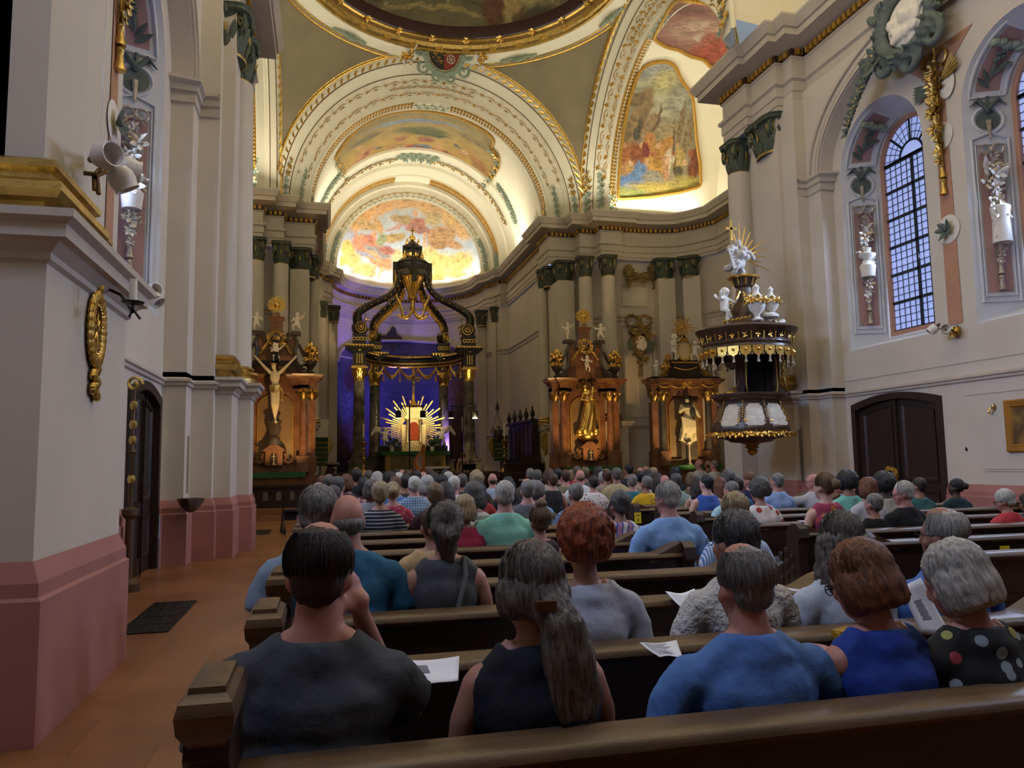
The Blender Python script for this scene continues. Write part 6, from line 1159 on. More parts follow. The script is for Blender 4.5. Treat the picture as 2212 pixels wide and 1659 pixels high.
# harp with player, keyboard, music stand
hp = thing('harp', 'orange lit concert harp standing before the high altar', 'harp', (4.14, 34.1, .35)); m = MB(); m.tube([(.02, -.1, .12), (.05, -.06, 1.0), (.08, -.02, 2.0)], [.10, .06, .05], 8); m.tube([(.08, -.02, 2.0), (-.04, .0, 1.7), (-.16, .02, 1.55), (-.3, .05, 1.3)], [.07, .05, .06, .05], 7); m.tube([(-.3, .05, 1.35), (-.1, -.02, .6), (.04, -.1, .1)], [.07, .13, .17], 8); HW = mat('harp_wood', '#b5622c', .4, var=.2); m.build('harp_frame', HW, hp); s_ = MB()
for k in range(14): t = k/13; s_.tube([(.06-.32*t, .0, 1.9-.5*t), (.03-.28*t, -.06, .3+.9*t)], .004, 4)
s_.build('harp_strings', PAPER, hp)
kb = thing('hammered_dulcimer', 'long instrument with white keys on a black stand beside the harp', 'instrument', (4.6, 34.6, .35)); m = MB(); m.box(-.75, .8, -.2, .25, .94, 1.04); m.build('white_top', PAPER, kb, smooth=False); m = MB(); m.box(-.8, .85, -.22, .27, .84, .94); m.tube([(-.5, 0, .85), (.4, 0, 0)], .025, 6); m.tube([(.5, 0, .85), (-.4, 0, 0)], .025, 6); m.build('instrument_body', DARKM, kb, smooth=False)
ms = thing('music_stand', 'black music stand in front of the singer', 'music stand', (6.22, 34.0, .35)); m = MB(); m.tube([(0, 0, 0), (0, 0, .95)], .015, 6)
for a in (0, 2.1, 4.2): m.tube([(0, 0, .3), (.28*cos(a), .28*sin(a), 0)], .012, 5)
m.build('stand_leg', DARKM, ms); m = MB(); m.prism([(-.30, .02, .86), (.30, .02, .86), (.30, -.08, 1.12), (-.30, -.08, 1.12)], (0, .03, .01)); m.build('stand_desk', DARKM, ms, smooth=False)
# choir stall, desk, hymn board, sanctuary lamp, altar rail, lectern
o = thing('choir_stall', 'black carved choir stall with finials along the right choir wall', 'choir stall', (9.12, 36.2, .35)); m = MB(); m.box(-.35, .25, -2.4, 2.4, 0, 1.3); m.box(.05, .25, -2.4, 2.4, 1.3, 3.0); m.box(-.1, .28, -2.45, 2.45, 3.0, 3.12); m.build('stall_body', BLACK, o, smooth=False)
for k in range(5): f_ = MB().lathe([(.10, 3.12), (.06, 3.2), (.12, 3.35), (.09, 3.5), (.03, 3.6), (.05, 3.66), (0, 3.75)], (.05, -2.3+1.15*k, 0), 10).build('finial', BLACK, o)
for k in range(6): m = MB(); m.box(.0, .06, -2.3+.8*k, -1.65+.8*k, 1.4, 2.85); m.build('stall_panel', WOOD, o, smooth=False)
o = thing('choir_desk', 'dark wooden choir desk below the black stall', 'desk', (8.7, 33.3, .35)); m = MB(); m.box(-1.0, .7, -.3, .3, 0, 1.05); m.box(-1.05, .75, -.36, .36, 1.05, 1.12); m.box(-.2, .7, .2, .3, 1.1, 1.5); m.build('desk_body', WOOD, o, smooth=False)
o = thing('hymn_board', 'green hymn board standing by the sanctuary lamp', 'board', (8.45, 37.4, 1.6)); m = MB(); m.box(-.35, .35, -.03, .03, 0, 1.25); m.build('board_face', mat('dark_green_board', '#1f3d28', .7, var=.15), o, smooth=False); m = MB(); [m.box(-.33, .33, -.04, -.03, .15+.22*k, .18+.22*k) for k in range(5)]; m.build('board_rails', GDULL, o, smooth=False); m = MB(); m.box(-.03, .03, .0, .05, -1.0, 0); m.build('board_post', DARKM, o)
o = thing('hymn_board', 'green hymn board in the shadow behind the left altar', 'board', (-.25, 36.5, 1.5)); m = MB(); m.box(-.35, .35, -.03, .03, 0, 1.3); m.build('board_face', mat('dark_green_board', '#1f3d28', .7), o, smooth=False); m = MB(); [m.box(-.33, .33, -.04, -.03, .15+.22*k, .18+.22*k) for k in range(5)]; m.build('board_rails', GDULL, o, smooth=False); m = MB(); m.box(-.03, .03, .0, .05, -1.1, 0); m.build('board_post', DARKM, o)
m = MB(); m.box(-.42, .42, -.1, .1, 0, .85); tag(m.build('loudspeaker', WHITE, smooth=False), 'white box loudspeaker on the choir wall right of the crucifix altar', 'loudspeaker').location = (-.32, 37.9, 2.85)
o = thing('sanctuary_lamp', 'hanging sanctuary lamp with black cone and glass bowl right of the canopy', 'hanging lamp', (8.22, 37.0, 0)); m = MB(); m.tube([(0, 0, 4.5), (0, 0, 9.7)], .012, 5); m.tube([(0, 0, 9.7), (.25, .0, 9.9)], .012, 5)
for a in (0.3, 2.4, 4.5): m.tube([(0, 0, 4.2), (.24*cos(a), .24*sin(a), 3.15)], .012, 5)
m.build('lamp_chains', DARKM, o); MB().lathe([(.11, 4.1), (.10, 4.2), (.05, 4.4), (0, 4.6)], n=14).build('lamp_cone', BLACK, o); MB().lathe([(.02, 2.55), (.06, 2.62), (.16, 2.75), (.24, 2.95), (.25, 3.1), (.20, 3.15), (.12, 3.2), (.10, 3.3)], n=18).build('lamp_bowl', mat('smoky_glass', '#77726a', .15, .6), o)
def rail(lab, x0, x1, y, z0, h, arches=True):
    o = thing('altar_rail', lab, 'railing', (x0, y, z0)); L = x1-x0; m = MB(); m.box(0, L, -.10, .10, h-.1, h); m.box(0, L, -.08, .08, 0, .12); m.build('rail_beam', WOOD, o, smooth=False); n = int(L/.28)
    for k in range(n+1): b_ = MB(); b_.lathe([(.06, .12), (.035, .2), (.07, .35), (.03, h-.25), (.06, h-.1)], (L*k/n, 0, 0), 8); b_.build('baluster', WOOD, o)
rail('long dark altar rail with balusters in front of the choir', 2.2, 9.0, 31.0, .18, .95); o = thing('altar_rail', 'dark wooden altar rail with small arches before the left crucifix altar', 'railing', (-2.4, 24.0, .3)); m = MB(); m.box(0, 2.5, -.05, .05, 0, .62); m.box(-.03, 2.55, -.12, .12, .6, .68); m.build('rail_panel', WOOD, o, smooth=False)
for k in range(6): m = MB(); x = .3+.38*k; m.prism([(x-.07, -.055, .22), (x+.07, -.055, .22), (x+.07, -.055, .4)]+[(x+.07*cos(a), -.055, .4+.08*sin(a)) for a in np.linspace(.2, pi-.2, 6)]+[(x-.07, -.055, .4)], (0, -.01, 0)); m.build('arch_opening', mat('grey_opening', '#6a655c', .8), o, smooth=False)
m = MB(); m.box(-2.6, .6, 22.6, 30, 0, .15); m.box(-2.6, .4, 22.95, 30, .15, .3); struct(m.build('floor_left_altar_steps', FLOORM, smooth=False))
o = thing('lectern', 'dark wooden lectern with curved top right of the left altar', 'lectern', (.12, 27.0, .3)); m = MB(); m.tube([(0, 0, 0), (.02, 0, .5), (-.05, 0, .9), (.1, 0, 1.15)], [.16, .12, .12, .16], 10); m.ell((.1, 0, 1.25), (.26, .22, .09), 12); m.build('lectern_body', WOOD, o)
m = MB(); m.box(-.3, .3, -.25, .25, .0, .55); m.box(-.35, .35, -.3, .3, .55, .6); o = tag(m.build('small_table', WOOD, smooth=False), 'low side table with a white cloth at the foot of the lectern', 'table'); o.location = (.05, 25.0, .3); m = MB(); m.box(-.33, .33, -.3, .28, .6, .66); m.box(-.33, .33, -.32, -.3, .3, .66); m.build('table_cloth', PAPER, o, smooth=False)
m = MB(); m.box(-.55, .55, -.3, .3, .0, .72); m.box(-.6, .6, -.35, .35, .72, .78); o = tag(m.build('small_table', WOOD, smooth=False), 'side table with white cloth left of the right marble altar', 'table'); o.location = (8.2, 30.2, .0); m = MB(); m.box(-.58, .58, -.34, .33, .78, .84); m.box(-.58, -.3, -.36, -.34, .5, .84); m.build('table_cloth', PAPER, o, smooth=False)
# rollator parked in the left aisle
o = thing('rollator', 'black walking frame on wheels parked by the front left pews', 'rollator', (-.72, 18.5, 0), .2); m = MB()
for s in (-.22, .22): m.tube([(s, .2, .1), (s, .05, .5), (s, -.2, .85), (s, -.3, .88)], .014, 6); m.tube([(s, -.25, .08), (s, -.02, .5)], .014, 6)
m.tube([(-.22, 0, .5), (.22, 0, .5)], .014, 6); m.build('frame', DARKM, o); m = MB(); m.box(-.2, .2, -.15, .12, .5, .54); m.box(-.18, .18, .0, .15, .3, .5); m.build('seat_bag', mat('black_cloth', '#15161a', .9), o, smooth=False)
for s in (-.22, .22):
    for y in (.2, -.25): MB().lathe([(.03, -.015), (.09, -.018), (.09, .018), (.03, .015)], (s, y, .09), 16, axis='x').build('wheel', DARKM, o)
# big grey green cartouche above the right arch, crest over the choir arch
def scrolls(m, pts, r): 
    for (x, y, a, s_, dr) in pts: m.tube([(x+dr*s_*u, -.06, y+s_*v) for u, v in [(cos(a)*p+sin(a)*q, sin(a)*p-cos(a)*q) for p, q in spiral(.5, .06, 1.2, 18)]], [r*(1-.5*i/18) for i in range(19)], 6)
p = onx(1962, 45, XR-.42); o = thing('stucco_cartouche', 'grey-green rococo cartouche with white relief over the right windows', 'cartouche', p, -pi/2); m = MB()
for i in range(30): a = 2*pi*i/30; m.ell((.62*cos(a), -.08, .62*sin(a)), (.13, .12, .13), 8); leafy(m, (.72*cos(a), -.1, .72*sin(a)), (cos(a), -1, sin(a)), .26, 4)
scrolls(m, ((-.7, .6, 0, .5, -1), (.7, .6, 0, .5, 1), (-.6, -.6, 1, .5, -1), (.6, -.6, 1, .5, 1), (0, -.8, 0, .5, 1)), .09); part_of(o, blob(m, 'scroll_frame', mat('slate_green_stucco', '#5f6a66', .75, var=.2), .03, 1), 'scroll_frame'); m = MB(); m.ell((0, -.04, 0), (.5, .1, .5), 20)
for k in range(14): m.ell((rng.normal(0, .18), -.14, rng.normal(0, .18)), rng.uniform(.06, .15, 3)*np.array((1, .7, 1)), 8)
part_of(o, blob(m, 'white_relief', WHITE, .025, 1), 'white_relief'); m, g = MB(), MB()
for k in range(12): t = k/11; q = (-.85-1.0*t, -.06, -.35-.75*t-.35*t*t); leafy(m, q, (0, -1, 0), .32-.16*t, 5); leafy(g, (q[0]+.1, -.1, q[2]+.1), (0, -1, 0), .14-.06*t, 4)
m.build('leaf_swag', mat('slate_green_stucco', '#5f6a66'), o); g.build('gilded_flowers', GOLD2, o)
cp = Vector(place(0, .22, -.42, ZC+6.32)); o = thing('coat_of_arms', 'painted coat of arms with red wheels and crown over the choir arch', 'coat of arms', cp); o.rotation_euler = (.28, 0, 0)
sh = lambda k=1: [(.62*k*(abs(cos(a))**.9*np.sign(cos(a))), .66*k*sin(a)*(1.0 if sin(a) > 0 else 1.12)) for a in np.arange(36)*2*pi/36]
m = MB(); m.prism([(x, -.10, z) for x, z in sh(1.0)], (0, .12, 0)); m.build('shield', mat('arms_dark', '#2b2a24', .6), o)
RED = mat('arms_red', '#8f3326', .6, var=.1)
for q in ((-1, 1), (1, -1)): P = [(x, z) for x, z in sh(.97) if x*q[0] >= -.01 and z*q[1] >= -.01]; P = sorted(P, key=lambda p_: math.atan2(p_[1]*q[1], p_[0]*q[0])); m = MB(); m.prism([(x, -.115, z) for x, z in [(0, 0)]+P], (0, .02, 0)); m.build('red_quarter', RED, o, smooth=False)
w_ = MB(); sv = mat('arms_silver', '#c9c2b0', .5, .2)
for cx_, cz_ in ((-.27, .30), (.27, -.32)):
    w_.tube([(cx_+.16*cos(a), -.13, cz_+.16*sin(a)) for a in np.arange(22)*2*pi/22], .02, 5, True); w_.ell((cx_, -.13, cz_), .035, 6)
    for k in range(6): a = k*pi/3; w_.tube([(cx_, -.13, cz_), (cx_+.15*cos(a), -.13, cz_+.15*sin(a))], [.012, .022], 4)
w_.build('silver_wheels', sv, o); k_ = MB()
for cx_, cz_ in ((.28, .28), (-.28, -.28)):
    for (dx, dz_) in ((-.16, -.02), (-.02, .14), (.1, .0), (.0, -.14), (.16, -.14), (-.12, .12)): k_.box(cx_+dx-.045, cx_+dx+.045, -.13, -.11, cz_+dz_-.018, cz_+dz_+.018)
    k_.tube([(cx_-.2, -.13, cz_+.22), (cx_+.12, -.13, cz_-.12)], .016, 5); k_.tube([(cx_+.16+.06*cos(a), -.13, cz_-.16+.06*sin(a)) for a in np.arange(10)*2*pi/10], .014, 4, True)
k_.tube([(-.16, -.15, .12), (-.18, -.15, -.1), (0, -.15, -.2), (.18, -.15, -.1), (.16, -.15, .12), (-.16, -.15, .12)], .018, 5); k_.build('golden_billets', GDULL, o, smooth=False); m = MB(); m.prism([(-.16, -.125, .14), (.16, -.125, .14), (.16, -.125, -.08), (0, -.125, -.2), (-.16, -.125, -.08)], (0, .02, 0)); m.build('heart_shield', RED, o, smooth=False)
m, g = MB(), MB()
for i in range(40):
    a = 2*pi*i/40; x, z = .76*cos(a), .80*sin(a)*(1 if sin(a) > 0 else 1.1); m.ell((x, -.08, z), (.11, .10, .11), 8); m.ell((x*1.12, -.06, z*1.1), (.08, .07, .08), 6); g.ell((x*.88, -.13, z*.88), .03, 5)
for s in (-1, 1):
    m.tube([(s*.25, -.08, .8), (s*.18, -.1, 1.1), (s*.3, -.1, 1.3)], .1, 7); scrolls(m, ((s*.9, .55, 0, .5, s), (s*.8, -.75, 1, .55, s), (s*.25, -1.05, 2, .5, s), (s*.95, -.1, .5, .4, s)), .08)
    for k in range(9): a = .15+.2*k; d = np.array((s*cos(a), -.25, sin(a))); m.leaf((s*.85, -.1, .35), d, (0, -1, 0), .75-.1*abs(k-4)*.7, .16, .12)
m.ell((0, -.08, 1.05), (.26, .12, .22), 10); m.ell((0, -.08, -1.0), (.3, .1, .18), 10); part_of(o, blob(m, 'rocaille_frame', GREEN, .028, 1), 'rocaille_frame'); g.build('gilded_beads', GOLD, o)
m = MB(); m.lathe([(.30, 1.32), (.36, 1.42), (.34, 1.52), (.30, 1.56)], (0, -.05, 0), 20); m.build('ermine_crown_band', WHITE, o); m = MB(); m.lathe([(.34, 1.52), (.37, 1.56), (.34, 1.62), (.30, 1.62)], (0, -.05, 0), 20); m.tube([(.05*cos(a), -.05, 1.72+.05*sin(a)) for a in np.arange(12)*2*pi/12], .02, 5, True)
for dx, dz_ in ((-.1, 1.86), (.1, 1.86), (0, 1.98)): m.tube([(dx+.06*cos(a), -.05, dz_+.06*sin(a)) for a in np.arange(12)*2*pi/12], .018, 5, True)
m.box(-.015, .015, -.06, -.03, 1.62, 1.98); m.tube([(-.4, -.15, .85), (-.75, -.15, 1.5)], [.05, .03], 6); m.tube([(-.72, -.15, 1.15), (-.48, -.15, 1.32)], .03, 5); m.tube([(.4, -.15, .8), (.6, -.15, 1.05)], .035, 6); m.tube([(.68+a_, -.15, 1.28+b_) for a_, b_ in spiral(.2, .05, 1.2, 20, -2.2)], .03, 5); m.build('gilded_cross_sword_crozier', GOLD2, o); MB().ell((0, -.03, 1.6), (.32, .2, .16), 14).build('dark_cap', BROWN, o)
for s, w, me in ((-1, 'left', CH1), (1, 'right', CH0)): 
    q = put(me, 'cherub_statue', 'white stucco cherub %s of the coat of arms' % w, 'cherub', (cp.x+s*1.45, cp.y-.1, cp.z-.75-(.15 if s < 0 else -.05)), 1.15, s*.6); g = MB(); [leafy(g, rng.normal(0, .08, 3)+np.array((-s*.05, -.14, .3)), (0, -1, 0), .14, 4) for k in range(8)]; g.build('gilded_drapery', GOLD, q)
for ang, lab in ((pi/2-.55, 'right of the coat of arms'), (pi/2+.62, 'left of the coat of arms'), (pi/4*.35, 'above the right transept arch')):
    m = MB(); 
    for k in range(18): t = -1+2*k/17; m.ell((.75*t, -.05, .22*abs(t)-.15*cos(3*t)), (.09, .08, .09), 6); leafy(m, (.75*t, -.08, .22*abs(t)-.12), (0, -1, -.4), .2, 4)
    scrolls(m, ((-.55, .1, 0, .4, -1), (.55, .1, 0, .4, 1), (0, -.05, 1, .45, 1)), .07); me = blob(m, 'rocaille', GREEN, .03, 1); q = link('stucco_rocaille', me); tag(q, 'grey-green rocaille scroll on the dome rim %s' % lab, 'stucco ornament'); q.location = (XC+6.2*cos(ang), YC+6.2*sin(ang), 17.98); q.rotation_euler = (-.6, 0, ang-pi/2)
# ================================================================ PEWS
RAILZ = .86
def rowL(k): return 1.92+.87*k
ROWR = [4.6, 5.5, 6.4, 7.4, 8.4, 9.4, 10.3, 11.1, 12.0, 12.8, 13.6]
def pew(x0, x1, y, label, left='cap', right='scroll', group=None, lod=0):
    o = thing('pew', label, 'pew', (x0, y, 0), 0, group); L = x1-x0
    m = MB(); m.loft([[(x, yy, z) for yy, z in ((-.035, RAILZ), (-.055, RAILZ-.012), (-.06, RAILZ-.03), (-.045, RAILZ-.05), (.0, RAILZ-.06), (.045, RAILZ-.05), (.10, RAILZ-.03), (.10, RAILZ-.008), (.085, RAILZ))] for x in (.0, L)], True, True); m.build('top_rail', WOODT, o, ang=50)
    m = MB(); m.box(.02, L-.02, -.012, .02, .12, RAILZ-.05); m.box(.02, L-.02, -.03, .03, .12, .22); m.box(.02, L-.02, -.022, .025, .52, .56); m.build('back_board', WOOD, o, smooth=False)
    m = MB(); m.box(.02, L-.02, .02, .40, .42, .46); m.build('seat', WOOD, o, smooth=False); m = MB(); m.box(.02, L-.02, -.14, -.03, .16, .20); m.build('kneeler', WOOD, o, smooth=False)
    for e, x, s in ((left, 0, -1), (right, L, 1)):
        if not e: continue
        m = MB(); w = .045
        if e == 'cap': prof = [(-.10, 0), (.44, 0), (.44, .10), (.36, .16), (.34, .44), (.30, .52), (.20, .56), (.16, .72), (.10, .80), (.13, .90), (.09, .97), (.09, 1.0), (-.15, 1.0), (-.17, .95), (-.12, .90), (-.15, .82), (-.10, .72), (-.10, .5), (-.12, .12)]
        else: prof = [(-.10, 0), (.46, 0), (.46, .08), (.38, .14), (.36, .40), (.42, .50), (.43, .58), (.37, .60), (.34, .55), (.26, .52), (.17, .58), (.12, .72), (.12, .86), (.06, .92), (-.04, .94), (-.10, .90), (-.12, .82), (-.07, .78), (-.08, .5), (-.12, .1)]
        m.prism([(x-w, yy, z) for yy, z in prof], (2*w, 0, 0)); en = m.build('end_panel', WOOD, o, ang=30)
        if e == 'cap':
            c = MB(); R = [[(x+sx*a, -.06+sy*b, z) for sx, sy in ((-1, -1), (1, -1), (1, 1), (-1, 1))] for a, b, z in ((.035, .10, .97), (.055, .135, 1.01), (.058, .145, 1.045), (.052, .138, 1.07), (.038, .108, 1.082), (.036, .106, 1.095), (.026, .09, 1.10))]; c.loft(R, True, True); c.build('end_cap', WOODT, en, ang=30)
        else:
            c = MB(); c.tube([(x, -.03+.0*t, RAILZ+.06) for t in (0, 1)], .01, 5) if 0 else None
            P = [(x-s*t, .02-.06*0, RAILZ-.01+.085*(.5+.5*cos(pi*min(1, t/.28)))) for t in np.linspace(0, .30, 9)]; c.loft([[(p[0], p[1]+yy, p[2]+zz) for yy, zz in ((-.065, 0), (-.06, -.06), (.08, -.06), (.085, 0))] for p in P], True, True); c.build('scroll_rail', WOODT, en, ang=40)
            if lod == 0:
                g = MB()
                for i in range(5):
                    for j in range(3): g.ell((x+s*w, .04+.09*j, .18+.11*i+.05*(j % 2)), (.012, .038, .045), 6)
                g.build('carving', WOOD, en)
    return o
ORD = ['front', 'second', 'third', 'fourth', 'fifth', 'sixth', 'seventh', 'eighth', 'ninth', 'tenth', 'eleventh', 'twelfth', 'thirteenth', 'fourteenth', 'fifteenth']
CAPX = -.235
pew(CAPX, 6.5, rowL(0), 'nearest dark pew whose worn rail crosses the bottom of the view', 'cap', 'scroll')
for k in range(1, 13):
    pew(CAPX+.05, 3.15 if k == 1 else 2.62, rowL(k), ('dark pew of the left block with papers on its rail, second from the viewer', '%s pew of the left block counted from the viewer' % ORD[k])[0 if k == 1 else 1], 'cap', 'scroll', 'pews of the left block', lod=0 if k < 6 else 1)
for i, y in enumerate(ROWR):
    q = pew(4.25, 8.9 if i < 7 else 8.2, y, '%s pew from the viewer in the block right of the aisle' % ('nearest' if i == 0 else ORD[i]), 'scroll', 'scroll', 'pews right of the aisle', lod=0 if i < 5 else 1)
def sticker(x, y, z, label, sx=.05):
    m = MB(); m.box(-sx, sx, -.002, .002, -.075, .075); o = tag(m.build('yellow_sticker', YELLOW, smooth=False), label, 'sticker'); o.location = (x, y, z); k = MB(); k.box(-sx*.6, sx*.6, -.0045, -.002, .03, .042); k.box(-sx*.2, sx*.25, -.0045, -.002, -.045, -.015); k.build('print', INK, o, smooth=False)
sticker(4.25+.001, ROWR[1]-.125, .72, 'yellow sticker with print on the pew end beside the aisle at right'); sticker(4.25+1.35, ROWR[1]-.035, .70, 'yellow sticker half hidden behind the old man in blue'); 
for i, (x, y) in enumerate(((4.25, ROWR[8]), (4.25, ROWR[6]), (4.25, ROWR[5]), (4.25, ROWR[3]))): sticker(x, y-.125, .74, 'small yellow sticker on the %s pew end along the aisle' % ('farthest', 'third farthest', 'fifth', 'third nearest')[i])
for i, (px, py, Y, lab) in enumerate(((1493, 1003+6, 18.2, 'low dark bench end before the saint altar, leftmost'), (1530, 1010, 18.2, 'low dark bench before the saint altar with people'), (1570, 1013, 17.4, 'dark bench by the pulpit pier with people'))):
    p = ony(px, py, Y); pew(p.x-.4, p.x+.9, Y, lab, 'scroll', None, 'transept benches', 1)
# ================================================================ PEOPLE
SK = {k: mat('skin_'+k, c, .55, var=.08, scale=14) for k, c in dict(fair='#a87866', pink='#b07a6c', tan='#8f6350', dark='#4d3227', pale='#bd9384').items()}
def hairmat(n, c, c2): return mat('hair_'+n, c, .55, scale=9, col2=c2, bump=.5, bscale=16, stretch=(9, 9, 1.3), detail=5)
HM = dict(grey=hairmat('grey', '#4a4643', '#837e78'), silver=hairmat('silver', '#7d7a74', '#b9b4aa'), white=hairmat('white', '#9a958c', '#cfcabf'), dgrey=hairmat('dark_grey', '#2a2725', '#5a5552'), brown=hairmat('brown', '#2a1a10', '#54381f'), dbrown=hairmat('dark_brown', '#17100c', '#33231a'), black=hairmat('black', '#0b0a0a', '#1e1b1a'), auburn=hairmat('auburn', '#3f2010', '#7a4520'), red=hairmat('red', '#4a1c0b', '#a04a1c'), blond=hairmat('blond', '#6b5a40', '#a8946c'), lbrown=hairmat('light_brown', '#40301f', '#7d6344'), gbrown=hairmat('grey_brown', '#332c26', '#6e6459'))
HEADC = np.array((0, .0, 1.30)); PIV = np.array((0, -.01, 1.17))
def hrot(yaw, nod): return np.array(Euler((-math.radians(nod), 0, math.radians(yaw))).to_matrix())
BC = {}
def hand(m, w, d, up, s=1.0, sgn=1):
    """palm at w pointing along d, with five fingers of unequal length"""
    w = np.asarray(w, float); d = nrm(d); up = nrm(np.asarray(up)-d*np.dot(up, d)); q = np.cross(d, up)*sgn
    m.ell(w+d*.045*s, (.04*s, .04*s, .03*s), 8)
    for i, L in enumerate((.068, .078, .072, .055)):
        b = w+d*.075*s+q*(.027-.018*i)*s; m.tube([b-d*.03, b+d*L*.5*s-up*.006, b+d*L*s-up*.03*s], [.0105*s, .0095*s, .0075*s], 6)
    b = w+d*.02*s+q*.035*s; m.tube([b-q*.02, b+q*.022*s+d*.022*s, b+q*.026*s+d*.055*s], [.014*s, .0115*s, .009*s], 6)
def body(sex, yaw, nod, vox, pose='lap', lean=0):
    key = (sex, yaw, nod, vox, pose, lean)
    if key in BC: return BC[key]
    m = MB(); f = 1.0 if sex == 'm' else .9; R = hrot(yaw, nod); H = lambda p: (np.asarray(p)-PIV)@R.T+PIV
    m.ell((0, .0, .58), (.19*(1.05 if sex == 'f' else 1), .15, .14), 12); m.ell((0, -.01, .78), (.165*f, .115, .20), 12); m.ell((0, -.01, .95), (.182*f, .12, .15), 12)
    for s in (-1, 1):
        m.ell((s*.165*f, 0, 1.01), (.07, .068, .062), 10); m.tube([(s*.16*f, -.01, 1.02), (s*.05, -.01, 1.10)], [.052, .055], 8)
    m.tube([(0, -.015, 1.04), (0, -.012, 1.12), H((0, .0, 1.19)), H((0, .005, 1.24))], [.085, .070 if sex == 'm' else .056, .064 if sex == 'm' else .050, .056], 12)
    E = lambda c, r, n=10: m.ell(H(c), r, n, R)
    E((0, .0, 1.30), (.077, .096, .10), 16); E((0, .045, 1.225), (.056, .058, .075), 12); E((0, .07, 1.195), (.036, .035, .03)); E((0, .104, 1.262), (.013, .02, .028)); E((0, .112, 1.248), (.017, .014, .012)); E((0, .085, 1.305), (.055, .02, .014)); E((0, .095, 1.218), (.024, .012, .008)); E((0, .092, 1.207), (.02, .012, .007))
    for s in (-1, 1): E((s*.079, -.002, 1.262), (.012, .026, .034)); E((s*.05, .055, 1.245), (.022, .03, .025)); E((s*.031, .088, 1.284), (.013, .009, .009), 8)
    for s in (-1, 1):
        limb(m, [(s*.09, .0, .555), (s*.12, .26, .55), (s*.13, .44, .53)], [.09, .078, .062], 10); limb(m, [(s*.13, .44, .50), (s*.13, .46, .30), (s*.13, .44, .10)], [.06, .055, .04], 10); m.ell((s*.13, .50, .05), (.045, .12, .045), 8)
        A = [(s*.185*f, .0, 1.005), (s*.235*f, .01, .90), (s*.255*f, .03, .76), (s*.20, .16, .69), (s*.12, .27, .66)]
        if pose == 'face' and s > 0: A = [(s*.185*f, .0, 1.005), (s*.235*f, .08, .93), (s*.20, .24, .86), (s*.15, .20, 1.0), (s*.105, .10, 1.15)]
        if pose == 'pew' and s < 0: A = [(s*.185*f, .0, 1.005), (s*.32, .02, .98), (s*.44, .04, .93), (s*.56, .02, .92), (s*.68, .0, .91)]
        if pose == 'read': A = [(s*.185*f, .0, 1.005), (s*.235*f, .06, .90), (s*.24, .14, .78), (s*.18, .27, .84), (s*.12, .34, .90)]
        limb(m, A, [.058*f+.004, .052*f, .044*f, .036*f, .028*f], 10); d = np.array(A[-1])-np.array(A[-2]); hand(m, A[-1], d if not (pose == 'face' and s > 0) else (-.02, -.02, .1), (0, -.3, 1), 1.0, -s)
    me = blob(m, 'body', SK['fair'], vox, 2); BC[key] = me; return me
def folds(co, no, amp, seed):
    a = fbm(co[:, 0]*2+co[:, 2]*3.2+20, co[:, 2]*1.6-co[:, 0]*2+co[:, 1]*3+20, 3.2, seed); b = fbm(co[:, 0]*5+30, co[:, 2]*9+co[:, 0]*4+30, 2.0, seed+3)
    return co+no*((a-.5)*amp*2.2+(b-.5)*amp)[:, None]
CC = {}
def cloth(sex, sleeve, vox, pose='lap', wd=1.0, amp=.008, seed=1):
    key = (sex, sleeve, vox, pose, wd)
    if key in CC: return CC[key]
    m = MB(); f = (1.0 if sex == 'm' else .92)
    m.ell((0, .0, .60), (.215*wd, .175*wd, .15), 14); m.ell((0, -.01, .78), (.192*f*wd, .145*wd, .22), 14); m.ell((0, -.012, .94), (.198*f*wd, .142, .155), 14); m.ell((0, -.02, 1.01), (.16*f, .108, .085), 12); m.ell((0, -.024, 1.06), (.135, .105, .062), 14); m.tube([(0, -.02, 1.07), (0, -.018, 1.12)], [.108, .092 if sex == 'm' else .080], 14)
    for s in (-1, 1):
        sl = sleeve != 'none'; r = .088 if sl else .062
        m.ell((s*(.162 if sl else .135)*f*wd, -.002, 1.008), (r, .085, .070), 10); m.tube([(s*.15*f, -.012, 1.02), (s*.06, -.014, 1.078)], [.074 if sl else .064, .080], 8)
        if sl:
            A = [(s*.19*f*wd, .0, 1.005), (s*.24*f*wd, .01, .93), (s*.262*f*wd, .02, .83)]; rr = [.076, .073, .076]
            if pose == 'face' and s > 0: A = [(s*.19*f, .0, 1.005), (s*.235*f, .07, .95), (s*.22, .16, .89)]
            if pose == 'pew' and s < 0: A = [(s*.19*f, .0, 1.005), (s*.30, .02, 1.0), (s*.40, .035, .95)]
            if pose == 'read': A = [(s*.19*f, .0, 1.005), (s*.24*f, .05, .93), (s*.25*f, .10, .84)]
            if sleeve == 'long': A.append((s*.21, .15, .70) if pose != 'read' else (s*.2, .24, .84)); rr.append(.06)
            m.tube(A, rr, 12); m.ell(A[0], .077, 10)
    if sleeve in ('collar', 'long'): m.tube([(0, -.018, 1.08), (0, -.012, 1.135)], [.104, .088], 14)
    me = blob(m, 'clothes', WHITE, vox, 4, lambda c, n: folds(c, n, amp, seed)); CC[key] = me; return me
HC = {}
